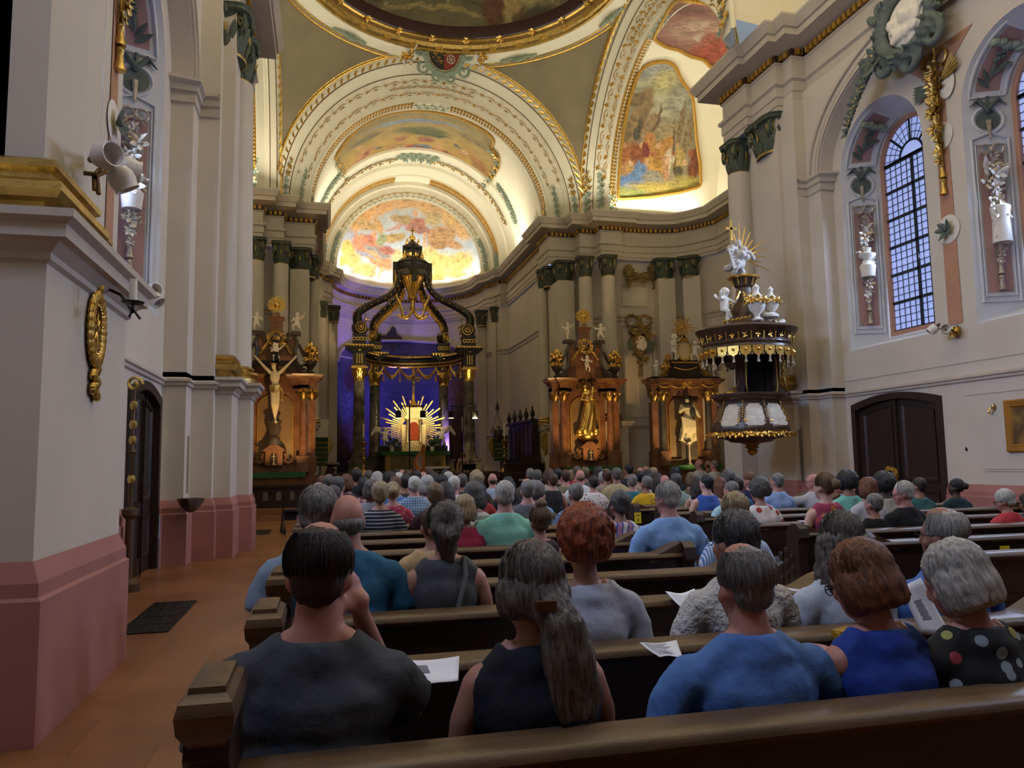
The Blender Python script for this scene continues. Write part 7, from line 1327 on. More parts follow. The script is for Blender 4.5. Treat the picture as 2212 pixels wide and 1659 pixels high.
def strands(m, n, kind, seed):
    r_ = random.Random(seed)
    for i in range(n):
        ph = r_.uniform(-2.5, 2.5); th0 = r_.uniform(.0, .9); th1 = r_.uniform(1.5, 2.0) if kind in ('short', 'crown', 'bald') else r_.uniform(1.7, 2.15); k = r_.uniform(1.0, 1.05); w = r_.uniform(-.12, .12); P = []
        if kind == 'crown': th0 = r_.uniform(.75, 1.0); k = 1.0
        if kind == 'bald': continue
        for j in range(7):
            t = th0+(th1-th0)*j/6; a = ph+w*j/6
            P.append((sin(t)*sin(a)*.094*k, -.022-sin(t)*cos(a)*.104*k, 1.318+cos(t)*.103*k))
        if kind in ('bob', 'long', 'pony'): P.append((P[-1][0]*.97, P[-1][1]*.95, P[-1][2]-.04))
        m.tube(P, [.0022]*(len(P)-1)+[.0008], 3)
def hair(kind, vox, hero=0, seed=1):
    key = (kind, vox, hero, seed)
    if key in HC: return HC[key]
    m = MB(); r_ = random.Random(seed); cap = lambda k=1.0, z=0: m.ell((0, -.020, 1.322+z), (.089*k, .103*k, .098*k), 16); amp = .006
    if kind in ('short', 'pixie', 'bob', 'wavy', 'bun', 'lowbun', 'pony', 'long', 'clip', 'curly', 'messy'): cap(1.0 if kind == 'short' else 1.05)
    if kind in ('short', 'pixie'): m.ell((0, -.05, 1.262), (.078, .058, .065), 12)
    if kind == 'pixie': cap(1.12); m.ell((0, -.055, 1.25), (.085, .065, .06), 12); amp = .012
    if kind == 'crown': cap(.99, -.004); m.ell((0, -.05, 1.255), (.075, .056, .06), 12)
    if kind == 'bald':
        m.ell((0, -.014, 1.262), (.081, .096, .042), 16); m.ell((0, -.04, 1.24), (.07, .06, .04), 12)
    if kind == 'bob':
        cap(1.13, .0); 
        for i in range(15): a = -2.15+4.3*i/14; m.ell((.086*sin(a), -.018-.088*cos(a), 1.245), (.036, .036, .085), 8)
        m.ell((0, -.06, 1.225), (.075, .05, .06), 10); amp = .007
    if kind in ('wavy', 'long'):
        cap(1.08)
        for i in range(15): a = -1.9+3.8*i/14; m.tube([(.085*sin(a), -.02-.085*cos(a), 1.30), (.095*sin(a), -.03-.09*cos(a), 1.2), (.10*sin(a)+r_.uniform(-.015, .015), -.035-.085*cos(a), 1.08), (.09*sin(a), -.03-.08*cos(a), 1.02 if kind == 'wavy' else .96)], [.04, .042, .04, .022], 8)
        amp = .016 if kind == 'wavy' else .008
    if kind in ('bun', 'lowbun', 'pony', 'clip', 'messy'): m.ell((0, -.05, 1.262), (.075, .055, .06), 12)
    if kind == 'bun': m.ell((.0, -.045, 1.44), (.058, .055, .045), 12); m.ell((0, -.04, 1.41), (.035, .035, .03), 8)
    if kind == 'lowbun': m.ell((.0, -.135, 1.30), (.055, .045, .055), 12)
    if kind == 'clip': m.ell((0, -.115, 1.32), (.03, .03, .075), 10); m.ell((0, -.11, 1.37), (.04, .03, .04), 8)
    if kind == 'messy':
        for i in range(16): a = r_.uniform(0, 6.3); m.ell((.05*cos(a), -.10+.025*sin(a), 1.31+.07*sin(a)), (.045, .04, .045), 8)
        m.tube([(0, -.08, 1.28), (0, -.085, 1.18), (.01, -.07, 1.10)], [.07, .055, .03], 9); amp = .014
    if kind == 'pony':
        cap(1.10)
        for i in range(13): a = -2.0+4.0*i/12; m.ell((.086*sin(a), -.018-.088*cos(a), 1.255), (.034, .034, .07), 8)
        for i in range(8): q = r_.uniform(-1, 1); m.tube([(.02*q, -.105, 1.25), (.03+.035*q, -.14, 1.17), (.04+.055*q, -.14, 1.06), (.055+.06*q, -.135, .95+.03*r_.random()), (.06+.05*q, -.14, .90)], [.04, .04, .036, .026, .008], 8)
        amp = .009
    if kind in ('curly', 'afro'):
        n, R0, rr = (60, 1.12, .034) if kind == 'curly' else (70, 1.28, .038)
        for i in range(n):
            t = math.acos(1-1.75*(i+.5)/n); a = i*2.39996; p = np.array((sin(t)*cos(a)*.086*R0, -.02+sin(t)*sin(a)*.098*R0, 1.322+cos(t)*.098*R0))
            if p[1] > .055 and p[2] < 1.33: continue
            m.ell(p, rr*r_.uniform(.8, 1.25), 8)
        cap(1.08 if kind == 'curly' else 1.2); amp = .012
        if kind == 'curly': [m.ell((.07*sin(a), -.03-.075*cos(a), 1.245), .036, 8) for a in np.linspace(-1.8, 1.8, 11)]
    def dsp(c, n):
        a = np.arctan2(c[:, 0], -(c[:, 1]+.02)); w = fbm(a*5+40, c[:, 2]*6+40+a, 3.0, seed); w2 = fbm(a*16+40, c[:, 2]*7+40+a*3, 2.2, seed+4); return c+n*((w-.5)*amp*2+(w2-.5)*amp*1.3)[:, None]
    me = blob(m, 'hair', HM['grey'], vox, 2, dsp)
    if hero:
        s = MB(); strands(s, hero, 'bob' if kind in ('bob', 'pony', 'wavy') else 'short' if kind not in ('crown', 'bald') else kind, seed); sm = s.mesh('st', None); bm = bmesh.new(); bm.from_mesh(me); bm.from_mesh(sm); bm.to_mesh(me); bm.free(); me.shade_smooth()
    HC[key] = me; return me
TROUS = {}
def trousers(vox):
    if vox in TROUS: return TROUS[vox]
    m = MB(); m.ell((0, .02, .55), (.205, .17, .11), 12)
    for s in (-1, 1): limb(m, [(s*.09, .0, .55), (s*.125, .26, .545), (s*.135, .45, .525)], [.105, .092, .076], 10); limb(m, [(s*.135, .45, .50), (s*.135, .47, .30), (s*.135, .45, .14)], [.074, .066, .056], 10)
    TROUS[vox] = blob(m, 'trousers', WOOD, vox, 2); return TROUS[vox]
# ---- cloth patterns
def pattern(name, kind, base, cols, sc=30, th=.5, rough=.85):
    if name in MATS: return MATS[name]
    m = bpy.data.materials.new(name); m.use_nodes = True; nt = m.node_tree; b = nt.nodes['Principled BSDF']; b.inputs['Roughness'].default_value = rough; tc = nt.nodes.new('ShaderNodeTexCoord'); N = nt.nodes.new; L = nt.links.new
    rp = N('ShaderNodeValToRGB'); rp.color_ramp.interpolation = 'CONSTANT'; e = rp.color_ramp.elements; e[0].color = (*S(base), 1); e[1].position = th; e[1].color = (*S(cols[0]), 1)
    for i, c in enumerate(cols[1:]): q = e.new(min(.99, th+(1-th)*(i+1)/len(cols))); q.color = (*S(c), 1)
    if kind == 'stripe': w = N('ShaderNodeTexWave'); w.wave_type = 'BANDS'; w.bands_direction = 'Z'; w.inputs['Scale'].default_value = sc; L(tc.outputs['Object'], w.inputs['Vector']); L(w.outputs['Fac'], rp.inputs[0])
    elif kind == 'vstripe': w = N('ShaderNodeTexWave'); w.bands_direction = 'X'; w.inputs['Scale'].default_value = sc; L(tc.outputs['Object'], w.inputs['Vector']); L(w.outputs['Fac'], rp.inputs[0])
    elif kind == 'plaid':
        a = N('ShaderNodeTexWave'); a.bands_direction = 'X'; a.inputs['Scale'].default_value = sc; c = N('ShaderNodeTexWave'); c.bands_direction = 'Z'; c.inputs['Scale'].default_value = sc; mx = N('ShaderNodeMath'); mx.operation = 'MAXIMUM'
        for w in (a, c): L(tc.outputs['Object'], w.inputs['Vector'])
        L(a.outputs['Fac'], mx.inputs[0]); L(c.outputs['Fac'], mx.inputs[1]); L(mx.outputs[0], rp.inputs[0])
    elif kind == 'swirl':
        w = N('ShaderNodeTexWave'); w.inputs['Scale'].default_value = sc; w.inputs['Distortion'].default_value = 9; w.inputs['Detail'].default_value = 1; w.inputs['Detail Scale'].default_value = 1.2; L(tc.outputs['Object'], w.inputs['Vector']); L(w.outputs['Fac'], rp.inputs[0])
    else:
        v = N('ShaderNodeTexVoronoi'); v.inputs['Scale'].default_value = sc; L(tc.outputs['Object'], v.inputs['Vector'])
        inv = N('ShaderNodeMath'); inv.operation = 'SUBTRACT'; inv.inputs[0].default_value = 1; L(v.outputs['Distance'], inv.inputs[1]); L(inv.outputs[0], rp.inputs[0])
        if kind == 'flower' and len(cols) > 1:
            r2 = N('ShaderNodeValToRGB'); r2.color_ramp.interpolation = 'CONSTANT'; e2 = r2.color_ramp.elements; e2[0].color = (*S(cols[0]), 1); e2[1].position = 1/len(cols); e2[1].color = (*S(cols[1]), 1)
            for i, c in enumerate(cols[2:]): q = e2.new((i+2)/len(cols)); q.color = (*S(c), 1)
            sp = N('ShaderNodeSeparateColor'); L(v.outputs['Color'], sp.inputs[0]); L(sp.outputs[0], r2.inputs[0]); gt = N('ShaderNodeMath'); gt.operation = 'GREATER_THAN'; gt.inputs[1].default_value = th; L(inv.outputs[0], gt.inputs[0]); mc = N('ShaderNodeMix'); mc.data_type = 'RGBA'; mc.inputs['A'].default_value = (*S(base), 1); L(gt.outputs[0], mc.inputs['Factor']); L(r2.outputs[0], mc.inputs['B']); L(mc.outputs['Result'], b.inputs['Base Color']); MATS[name] = m; return m
    L(rp.outputs[0], b.inputs['Base Color']); MATS[name] = m; return m
def cl(c): return mat('cloth_'+c.lstrip('#'), c, .9, var=.06, scale=25, bump=.12, bscale=60)
PT = dict(navystripe=lambda: pattern('navy_white_stripes', 'stripe', '#14161f', ['#9ba0ab'], 8.2, .80), bluestripe=lambda: pattern('blue_white_stripes', 'vstripe', '#5b80b8', ['#c8d0de'], 20, .5), greenstripe=lambda: pattern('pale_green_stripes', 'vstripe', '#8fa096', ['#5d6f66'], 12, .7), palestripe=lambda: pattern('white_green_stripes', 'stripe', '#b9b6ae', ['#7d8578'], 3.4, .6), plaidblue=lambda: pattern('blue_plaid', 'plaid', '#56708c', ['#2c3f5a', '#8fa3b5'], 9, .6), plaidteal=lambda: pattern('teal_plaid', 'plaid', '#8fb3c2', ['#4f8a9a', '#bcd3da'], 12, .7), poppy=lambda: pattern('red_poppy_print', 'flower', '#d2cdc8', ['#a3322c', '#b03a30', '#d2cdc8', '#94302c'], 11, .63), floral=lambda: pattern('dark_floral_print', 'flower', '#14161a', ['#8f9da0', '#b9c0bd', '#a4414a', '#9a9a5a', '#7d8a92'], 17, .64), pinkfloral=lambda: pattern('pink_floral_print', 'flower', '#b98b8a', ['#8f3b45', '#c9b8a4', '#6d4a52'], 20, .58), orange=lambda: pattern('orange_magenta_print', 'flower', '#8f3350', ['#b8602a', '#a8443f', '#b0703a'], 14, .60), swirl=lambda: pattern('blue_swirl_print', 'swirl', '#c3c2c0', ['#c3c2c0', '#2a4486', '#2a4486', '#9a6a86'], 3.2, .3), dots=lambda: pattern('red_dotted', 'dot', '#93283f', ['#c9a0a4'], 38, .72), navydots=lambda: pattern('blue_white_dotted', 'dot', '#4a5674', ['#aeb4c2'], 52, .66), leopard=lambda: pattern('leopard_print', 'dot', '#b3a78e', ['#2a2420'], 34, .70), whitefloral=lambda: pattern('white_floral_print', 'flower', '#c9c2bd', ['#8f5a5c', '#c9c2bd', '#6d4a4a'], 22, .66), yellowfloral=lambda: pattern('yellow_floral_print', 'flower', '#b3a06a', ['#8f5a4a', '#6d8a6a', '#c9b98a'], 22, .6), bluefloral=lambda: pattern('blue_floral_print', 'flower', '#8fa0c2', ['#4a5f9a', '#b9c2d4'], 26, .6), knit=lambda: mat('white_knit', '#c6c2bc', .9, var=.04, bump=1.0, bscale=46))
def setm(o, m):
    o.material_slots[0].link = 'OBJECT'; o.material_slots[0].material = m
NP = [0]
m = MB(); m.ell((0, .0, 1.374), (.058, .072, .046), 14); SCALP = m.mesh('bare_scalp', SK['fair'])
def person(px, py, Y, label, sex, hk, hc, sleeve, top, skin='fair', yaw=0, nod=0, pose='lap', wd=1.0, lod=None, hero=0, name='shirt', rz=0, zh=None, pants='#1d1f26', loc=None):
    NP[0] += 1; lod = lod or (.0125 if Y < 3.3 else .016 if Y < 7 else .021 if Y < 11 else .027); q = ony(px, py, Y); z = zh or q.z
    root = thing('person', label, 'person', (q.x, Y, 0), math.radians(rz)); s = z/1.30; root.scale = (s,)*3
    dy = -PIV[1]
    b = link('body', body(sex, yaw, nod, lod, pose), root); setm(b, SK[skin])
    vc = lod*1.15; c = link(name, cloth(sex, sleeve, vc, pose, wd, .010 if Y < 4 else .007, 1 if Y > 4 else NP[0]), root); setm(c, PT[top]() if top in PT else cl(top))
    if hk:
        me = hair(hk, min(lod, .018), hero, NP[0] % 3 if Y > 4 else NP[0]); h = link('hair', me.copy() if 0 else me, root); R = Matrix(hrot(yaw, nod).tolist()); p = Vector(PIV); h.matrix_local = Matrix.Translation(p) @ R.to_4x4() @ Matrix.Translation(-p); setm(h, HM[hc])
        if hk == 'crown': sm = link('bare_scalp', SCALP, h); setm(sm, SK[skin])
    t = link('trousers', trousers(.03), root); setm(t, cl(pants))
    return root
def glasses(root, yaw, nod):
    m = MB(); R = hrot(yaw, nod); H = lambda p: (np.asarray(p)-PIV)@R.T+PIV
    for s in (-1, 1): m.tube([H((s*.034+.024*cos(a), .112, 1.283+.019*sin(a))) for a in np.arange(14)*2*pi/14], .0022, 4, True); m.tube([H((s*.058, .110, 1.287)), H((s*.082, .06, 1.287)), H((s*.084, .0, 1.284)), H((s*.08, -.015, 1.262))], .0022, 4)
    m.build('glasses', DARKM, root)
# ---- the audience, from the nearest row forward
p = person(690, 1224, 2.15, 'balding man in dark grey T-shirt, hand raised to his face, nearest row left', 'm', 'crown', 'dbrown', 'short', '#3d4148', 'pink', 0, 4, 'face', 1.08, hero=500, rz=-6)
p = person(1150, 1255, 2.15, 'woman with long clipped grey ponytail in navy sleeveless top, nearest row', 'f', 'pony', 'gbrown', 'none', '#12151f', 'fair', 12, 8, wd=1.16, hero=700, name='top')
m = MB(); m.box(-.03, .03, -.155, -.135, 1.235, 1.265); m.build('hair_clip', BRASS, p)
p = person(1612, 1252, 2.15, 'old man with thin grey hair in plain light blue shirt, nearest row', 'm', 'crown', 'grey', 'collar', '#4f76b4', 'pink', 4, 6, wd=1.16, hero=600)
p = person(1887, 1238, 2.15, 'brown bobbed woman with glasses in royal blue sleeveless dress, nearest row', 'f', 'bob', 'auburn', 'none', '#1d3c92', 'pink', 28, 22, 'read', 1.08, hero=700, name='dress'); glasses(p, 28, 22)
p = person(2095, 1268, 2.12, 'silver bobbed woman in dark floral blouse reading at the right edge', 'f', 'bob', 'silver', 'short', 'floral', 'pink', 30, 22, 'read', 1.05, hero=700, name='blouse', zh=1.17)
person(1262, 1165, 3.02, 'woman with bushy red curls in white blouse, second row', 'f', 'curly', 'red', 'short', '#a9aebc', 'fair', 0, 0, wd=1.02, hero=400, name='blouse')
p = person(1589, 1160, 3.02, 'person with thick dark grey hair in white knitted cardigan', 'f', 'pixie', 'dgrey', 'long', 'knit', 'fair', 20, 4, wd=1.1, hero=500, name='cardigan'); glasses(p, 20, 4)
person(1815, 1195, 3.02, 'woman with long wavy grey-blond hair in white top, second row', 'f', 'wavy', 'gbrown', 'short', '#b4bccb', 'fair', 0, 0, hero=600, name='top', zh=1.2)
p = person(2040, 1148, 3.02, 'old man with wispy white hair and glasses in bright blue shirt', 'm', 'crown', 'silver', 'collar', '#3f68ad', 'tan', 24, 2, hero=700); glasses(p, 24, 2)
p = person(960, 1130, 3.89, 'woman with messy grey-brown bun in charcoal tank top with shoulder strap', 'f', 'messy', 'gbrown', 'none', '#45474b', 'fair', 0, 0, hero=400, name='top'); m = MB(); m.tube([(.085, -.075, 1.13), (.09, -.13, 1.05), (.03, -.165, .85), (-.04, -.17, .68)], .012, 5); m.build('shoulder_strap', cl('#5d5e60'), p)
person(752, 1112, 3.89, 'bald man in teal polo shirt, third row left', 'm', 'bald', 'grey', 'collar', '#235a78', 'pink', 10, 2, wd=1.04, hero=200)
person(688, 1102, 4.0, 'man with tousled grey hair in pale blue shirt at the left pew end', 'm', 'pixie', 'grey', 'collar', '#7f97b0', 'pink', -12, 2, hero=400, wd=1.04)
person(935, 1130, 4.9, 'person in beige top mostly hidden behind the woman with the messy bun', 'f', 'short', 'brown', 'short', '#b89a70', 'fair', 0, 6, name='top')
person(1589, 1099, 4.76, 'blond wavy haired person in blue and white striped shirt', 'f', 'pixie', 'blond', 'collar', 'bluestripe', 'fair', 0, 10, hero=300)
p = person(1445, 1072, 5.63, 'cropped grey haired man with glasses in sky blue shirt, fifth row', 'm', 'short', 'silver', 'collar', '#7ba0d0', 'pink', 26, 10, wd=1.1, hero=150); glasses(p, 26, 10)
person(1166, 1122, 5.63, 'brown haired woman with high top bun seen above the redhead', 'f', 'bun', 'lbrown', 'none', '#3a2a2a', 'fair', 0, 0, hero=300, name='top')
p = person(1339, 1086, 6.5, 'dark grey haired woman in white top with blue swirls', 'f', 'pixie', 'dgrey', 'short', 'swirl', 'tan', 12, 2, wd=1.1, name='blouse')
person(1090, 1066, 6.5, 'grey haired man in mint green shirt', 'm', 'short', 'silver', 'collar', '#79b5a2', 'pink', 0, 2, wd=1.1)
person(1003, 1096, 6.5, 'blond bobbed woman in magenta red top', 'f', 'bob', 'blond', 'short', '#8f1f3c', 'fair', -18, 6, name='top')
T = [ # px, py, Y, label, sex, hair, colour, sleeve, clothes, skin, yaw, nod
(821, 1064, 8.24, 'short blond haired person in navy shirt with white stripes', 'f', 'pixie', 'blond', 'short', 'navystripe', 'fair', 0, 0),
(939, 1066, 8.24, 'short light brown haired woman in maroon top', 'f', 'pixie', 'lbrown', 'short', '#2c1216', 'fair', 0, 0),
(1022, 1066, 7.37, 'dark bobbed person in white and sage striped blouse', 'f', 'bob', 'dgrey', 'short', 'palestripe', 'fair', 0, 0),
(1139, 1056, 8.6, 'balding man in plain grey T-shirt, left of the aisle', 'm', 'crown', 'grey', 'short', '#56565a', 'pink', 0, 0),
(1243, 1064, 8.24, 'grey haired woman with claw clip in blue dotted blouse', 'f', 'clip', 'grey', 'short', 'navydots', 'fair', 10, 0),
(1158, 1061, 9.4, 'grey curly haired person in light blue top beside the aisle', 'f', 'curly', 'grey', 'short', '#6f8fb8', 'fair', 0, 0),
(961, 1060, 9.2, 'dark long haired woman in black top, left block', 'f', 'long', 'dbrown', 'short', '#101113', 'fair', 0, 0),
(848, 1060, 9.3, 'blond woman with low bun in red dotted blouse', 'f', 'lowbun', 'blond', 'short', 'dots', 'fair', 0, 0),
(895, 1046, 10.3, 'white haired man in blue plaid shirt', 'm', 'short', 'white', 'collar', 'plaidblue', 'pink', 0, 0),
(922, 1045, 10.6, 'woman with grey bob in white top beside the plaid shirt', 'f', 'bob', 'silver', 'short', '#b9bcc4', 'fair', 0, 0),
(980, 1044, 10.6, 'white haired man in white shirt, centre of the left block', 'm', 'short', 'white', 'collar', '#c3c3c2', 'pink', 0, 0),
(968, 1034, 12.0, 'white haired head behind the man in the white shirt', 'm', 'short', 'silver', 'collar', '#8f9094', 'pink', 0, 0),
(1030, 1053, 9.9, 'dark brown long haired woman in rust red top', 'f', 'long', 'dbrown', 'short', '#8f2b20', 'fair', 0, 0),
(1029, 1035, 12.4, 'woman with curly brown blond hair by the singer', 'f', 'curly', 'blond', 'short', '#3a2e26', 'fair', 0, 0),
(998, 1038, 12.0, 'short grey-brown haired person in black top', 'f', 'short', 'gbrown', 'short', '#121214', 'fair', 0, 0),
(1064, 1034, 13.0, 'bald man in pale blue shirt before the wooden rail', 'm', 'bald', 'brown', 'collar', '#8f9cb0', 'pink', 0, 0),
(1097, 1045, 11.4, 'dark haired person holding a lit phone near the aisle', 'f', 'long', 'black', 'short', '#1a1a1e', 'fair', 0, 0),
(962, 1028, 13.6, 'dark head in the far rows left of the singer', 'm', 'short', 'black', 'short', '#23242a', 'fair', 0, 0),
(770, 1026, 13.2, 'dark haired man with bald crown in navy jacket, taller than his row', 'm', 'crown', 'dbrown', 'long', '#161a26', 'tan', 0, 0),
(730, 1048, 9.98, 'dark grey haired man in blue floral shirt at the left', 'm', 'short', 'dgrey', 'collar', 'bluefloral', 'pink', -14, 0),
(710, 1042, 11.5, 'brown haired man in pale mint jacket at the far left', 'm', 'crown', 'gbrown', 'long', '#6f8a7e', 'tan', 0, 0),
(720, 1068, 9.0, 'round dark grey head just above the grey haired man at left', 'm', 'short', 'dgrey', 'short', '#3d4046', 'tan', 0, 0),
(697, 1044, 12.4, 'dark red haired person half hidden at the far left', 'f', 'bob', 'auburn', 'short', '#2a1e1e', 'fair', 0, 0),
(688, 1060, 10.4, 'grey haired head at the left end below the altar rail', 'f', 'short', 'silver', 'short', '#6a4a46', 'fair', 0, 0),
(748, 1041, 12.2, 'reddish brown haired woman left of the navy jacket', 'f', 'bob', 'auburn', 'short', '#35262a', 'fair', 0, 0),
(787, 1050, 10.8, 'black haired woman in pink floral top', 'f', 'bob', 'black', 'short', 'pinkfloral', 'fair', 0, 0),
(802, 1056, 9.6, 'grey-brown bobbed woman with pale grey shawl', 'f', 'bob', 'gbrown', 'long', '#8d8f94', 'fair', 0, 0),
(815, 1034, 12.8, 'woman with long straight pale blond hair', 'f', 'long', 'silver', 'short', '#6d6258', 'fair', 0, 0),
(796, 1029, 14.5, 'small brown head in a far left row', 'm', 'short', 'gbrown', 'short', '#2e2c2e', 'tan', 0, 0),
(842, 1038, 12.4, 'person with big dark brown hair left of centre', 'f', 'curly', 'dbrown', 'short', '#26201e', 'fair', 0, 0),
(854, 1045, 11.0, 'auburn haired person in cornflower blue top', 'f', 'short', 'auburn', 'short', '#4a6fa8', 'fair', 0, 0),
(861, 1036, 12.4, 'white haired person in yellow floral blouse', 'f', 'short', 'white', 'short', 'yellowfloral', 'fair', 0, 0),
(876, 1040, 11.8, 'dark haired head between the floral blouse and the plaid shirt', 'm', 'short', 'dbrown', 'short', '#2b2d33', 'tan', 0, 0),
(869, 1025, 14.8, 'bald pinkish head below the left stage light', 'm', 'bald', 'brown', 'short', '#3d3f44', 'pink', 0, 0),
(880, 1028, 14.2, 'brown haired head right of the bald pinkish one', 'f', 'short', 'brown', 'short', '#333238', 'fair', 0, 0),
(857, 1026, 15.0, 'dark haired head left of the bald pinkish one', 'm', 'short', 'black', 'short', '#2a2a30', 'tan', 0, 0),
(899, 1029, 13.8, 'dark head just below the harp', 'm', 'short', 'dbrown', 'short', '#2d2d32', 'tan', 0, 0),
(927, 1023, 14.6, 'brown haired man with thin crown right of the harp', 'm', 'crown', 'brown', 'short', '#3a3634', 'tan', 0, 0),
(937, 1036, 12.2, 'dark brown haired person below the long instrument', 'f', 'long', 'dbrown', 'short', '#2d2622', 'fair', 0, 0),
(955, 1041, 11.2, 'dark haired person left of the man in white', 'f', 'short', 'black', 'short', '#26272c', 'fair', 0, 0),
(914, 1030, 14.0, 'pinkish bald head behind the grey bob', 'm', 'bald', 'grey', 'short', '#4a4a4e', 'pink', 0, 0),
(1145, 1024, 14.5, 'grey haired man in dull brown jacket right of the candlestick', 'm', 'short', 'grey', 'long', '#4f4a3e', 'tan', 0, 0),
(1160, 1027, 13.7, 'grey haired man in dark olive jacket', 'm', 'short', 'gbrown', 'long', '#25261f', 'tan', 0, 0),
(1185, 1027, 13.2, 'brown haired person in cream top', 'f', 'bob', 'brown', 'short', '#a59a88', 'fair', 0, 0),
(1194, 1036, 12.2, 'brown cropped person in black sleeveless top at the aisle', 'f', 'short', 'brown', 'none', '#141416', 'fair', 0, 0),
(1204, 1024, 14.0, 'black haired man in black T-shirt', 'm', 'short', 'black', 'short', '#121214', 'tan', 0, 0),
(1221, 1028, 13.0, 'brown haired man in khaki T-shirt', 'm', 'short', 'brown', 'short', '#6d6852', 'pink', 0, 0),
(1253, 1027, 12.6, 'shaven headed man in crisp white shirt', 'm', 'bald', 'lbrown', 'collar', '#c4c4c4', 'pink', 0, 0),
(1246, 1019, 15.0, 'grey haired person in red top behind the shaven head', 'f', 'short', 'gbrown', 'short', '#8f2026', 'fair', 0, 0),
(1263, 1021, 14.2, 'tan round head right of the shaven one', 'm', 'short', 'lbrown', 'short', '#3d4a50', 'tan', 0, 0),
(1235, 1030, 15.2, 'fair haired person glimpsed between khaki and red tops', 'f', 'curly', 'blond', 'short', '#4f4a46', 'fair', 40, 0),
(1281, 1041, 11.8, 'dark haired woman in white floral blouse', 'f', 'short', 'dbrown', 'short', 'whitefloral', 'fair', 0, 0),
(1292, 1021, 14.2, 'white haired person with dark maroon scarf', 'f', 'bob', 'dbrown', 'short', '#3a1418', 'fair', 0, 0),
(1310, 1027, 12.8, 'man with thinning brown hair in beige shirt', 'm', 'crown', 'brown', 'collar', '#8f8676', 'tan', 0, 0),
(1301, 1031, 13.6, 'person with pale lilac blouse between beige shirts', 'f', 'short', 'silver', 'short', '#8a8ab0', 'fair', 0, 0),
(1331, 1024, 12.6, 'broad man with grey hair in straw yellow shirt', 'm', 'short', 'gbrown', 'collar', '#a3946a', 'tan', 0, 0),
(1365, 1038, 11.8, 'grey bobbed woman in dark teal top', 'f', 'short', 'grey', 'short', '#1f5f6a', 'fair', 0, 0),
(1357, 1014, 15.6, 'black haired man standing out behind the teal top', 'm', 'short', 'black', 'short', '#2e2e33', 'tan', 30, 0),
(1381, 1030, 13.0, 'black haired head right of the teal top', 'f', 'short', 'black', 'short', '#8a7f6e', 'fair', 0, 0),
(1395, 1017, 15.0, 'bald tan head in the far right rows', 'm', 'bald', 'lbrown', 'short', '#5a5a5e', 'tan', 0, 0),
(1383, 1019, 15.4, 'reddish bald head beside the bald tan one', 'm', 'bald', 'brown', 'short', '#4a4c50', 'pink', 0, 0),
(1399, 1027, 13.6, 'brown long haired woman behind the yellow top', 'f', 'long', 'dbrown', 'short', '#4a3a30', 'fair', 0, 0),
(1411, 1021, 14.6, 'pale blond head left of the leopard print', 'f', 'short', 'blond', 'short', '#6a6058', 'fair', 0, 0),
(1396, 1042, 11.3, 'cropped grey haired woman in bright yellow top', 'f', 'short', 'grey', 'short', '#c49a16', 'tan', 18, 0),
(1419, 1035, 12.4, 'long dark haired woman in leopard print', 'f', 'long', 'dbrown', 'short', 'leopard', 'fair', 0, 0),
(1436, 1038, 11.6, 'bald reddish man in white shirt left of the striped man', 'm', 'bald', 'silver', 'collar', '#b9b9ba', 'pink', 0, 0),
(1459, 1037, 11.0, 'dark grey haired man in pale green striped shirt', 'm', 'short', 'dgrey', 'collar', 'greenstripe', 'pink', 16, 0),
(1457, 1021, 14.2, 'black hooded head before the saint altar', 'f', 'bob', 'black', 'long', '#101114', 'fair', 0, 0),
(1493, 1034, 12.4, 'brown haired woman in khaki strap top', 'f', 'bob', 'lbrown', 'none', '#5d5440', 'fair', 0, 0),
(1506, 1046, 10.6, 'straight dark haired woman in white sleeveless top', 'f', 'long', 'dbrown', 'none', '#b4aeac', 'fair', 0, 0),
(1526, 1042, 9.7, 'dark haired man in cobalt blue tank top', 'm', 'short', 'black', 'none', '#2f52a0', 'pale', 24, 0),
(1579, 1057, 8.6, 'cropped grey man in teal checked shirt', 'm', 'short', 'grey', 'collar', 'plaidteal', 'pink', 26, 0),
(1571, 1034, 11.4, 'grey haired person with rosy blouse behind the checked shirt', 'f', 'curly', 'dgrey', 'short', 'pinkfloral', 'fair', 0, 0),
(1593, 1046, 10.2, 'dark haired person in blue top right of the checked shirt', 'f', 'short', 'dbrown', 'short', '#33597f', 'fair', 0, 0),
(1554, 1046, 10.4, 'auburn long haired person between blue tank and checks', 'f', 'long', 'auburn', 'short', '#8d8a90', 'fair', 20, 0),
(1642, 1058, 7.65, 'curly grey haired woman in white dress with red poppies', 'f', 'curly', 'dgrey', 'short', 'poppy', 'fair', 24, 6),
(1678, 1038, 9.65, 'grey haired man in pale blue shirt beneath the pulpit', 'm', 'short', 'grey', 'collar', '#7f97c4', 'pink', 20, 0),
(1832, 1042, 8.65, 'man with black afro in mint T-shirt', 'm', 'afro', 'black', 'short', '#6fb3a4', 'tan', 22, 8),
(1873, 1052, 7.65, 'auburn bobbed woman in white linen shirt', 'f', 'bob', 'auburn', 'long', '#a6a4a6', 'fair', 16, 0),
(1909, 1046, 8.2, 'man with dense black hair in stone coloured shirt', 'm', 'afro', 'black', 'short', '#a19c90', 'dark', 22, 4),
(1888, 1086, 6.65, 'short grey haired woman in black top with keyhole back', 'f', 'short', 'grey', 'short', '#0f1013', 'fair', 20, 2),
(1984, 1048, 8.65, 'dark haired man in green-blue shirt before the dark door', 'm', 'short', 'dbrown', 'short', '#2f5a5c', 'tan', 24, 0),
(2065, 1050, 8.65, 'woman with black ponytail in dark navy top by the pink dado', 'f', 'lowbun', 'black', 'short', '#15303f', 'dark', 34, 0),
]
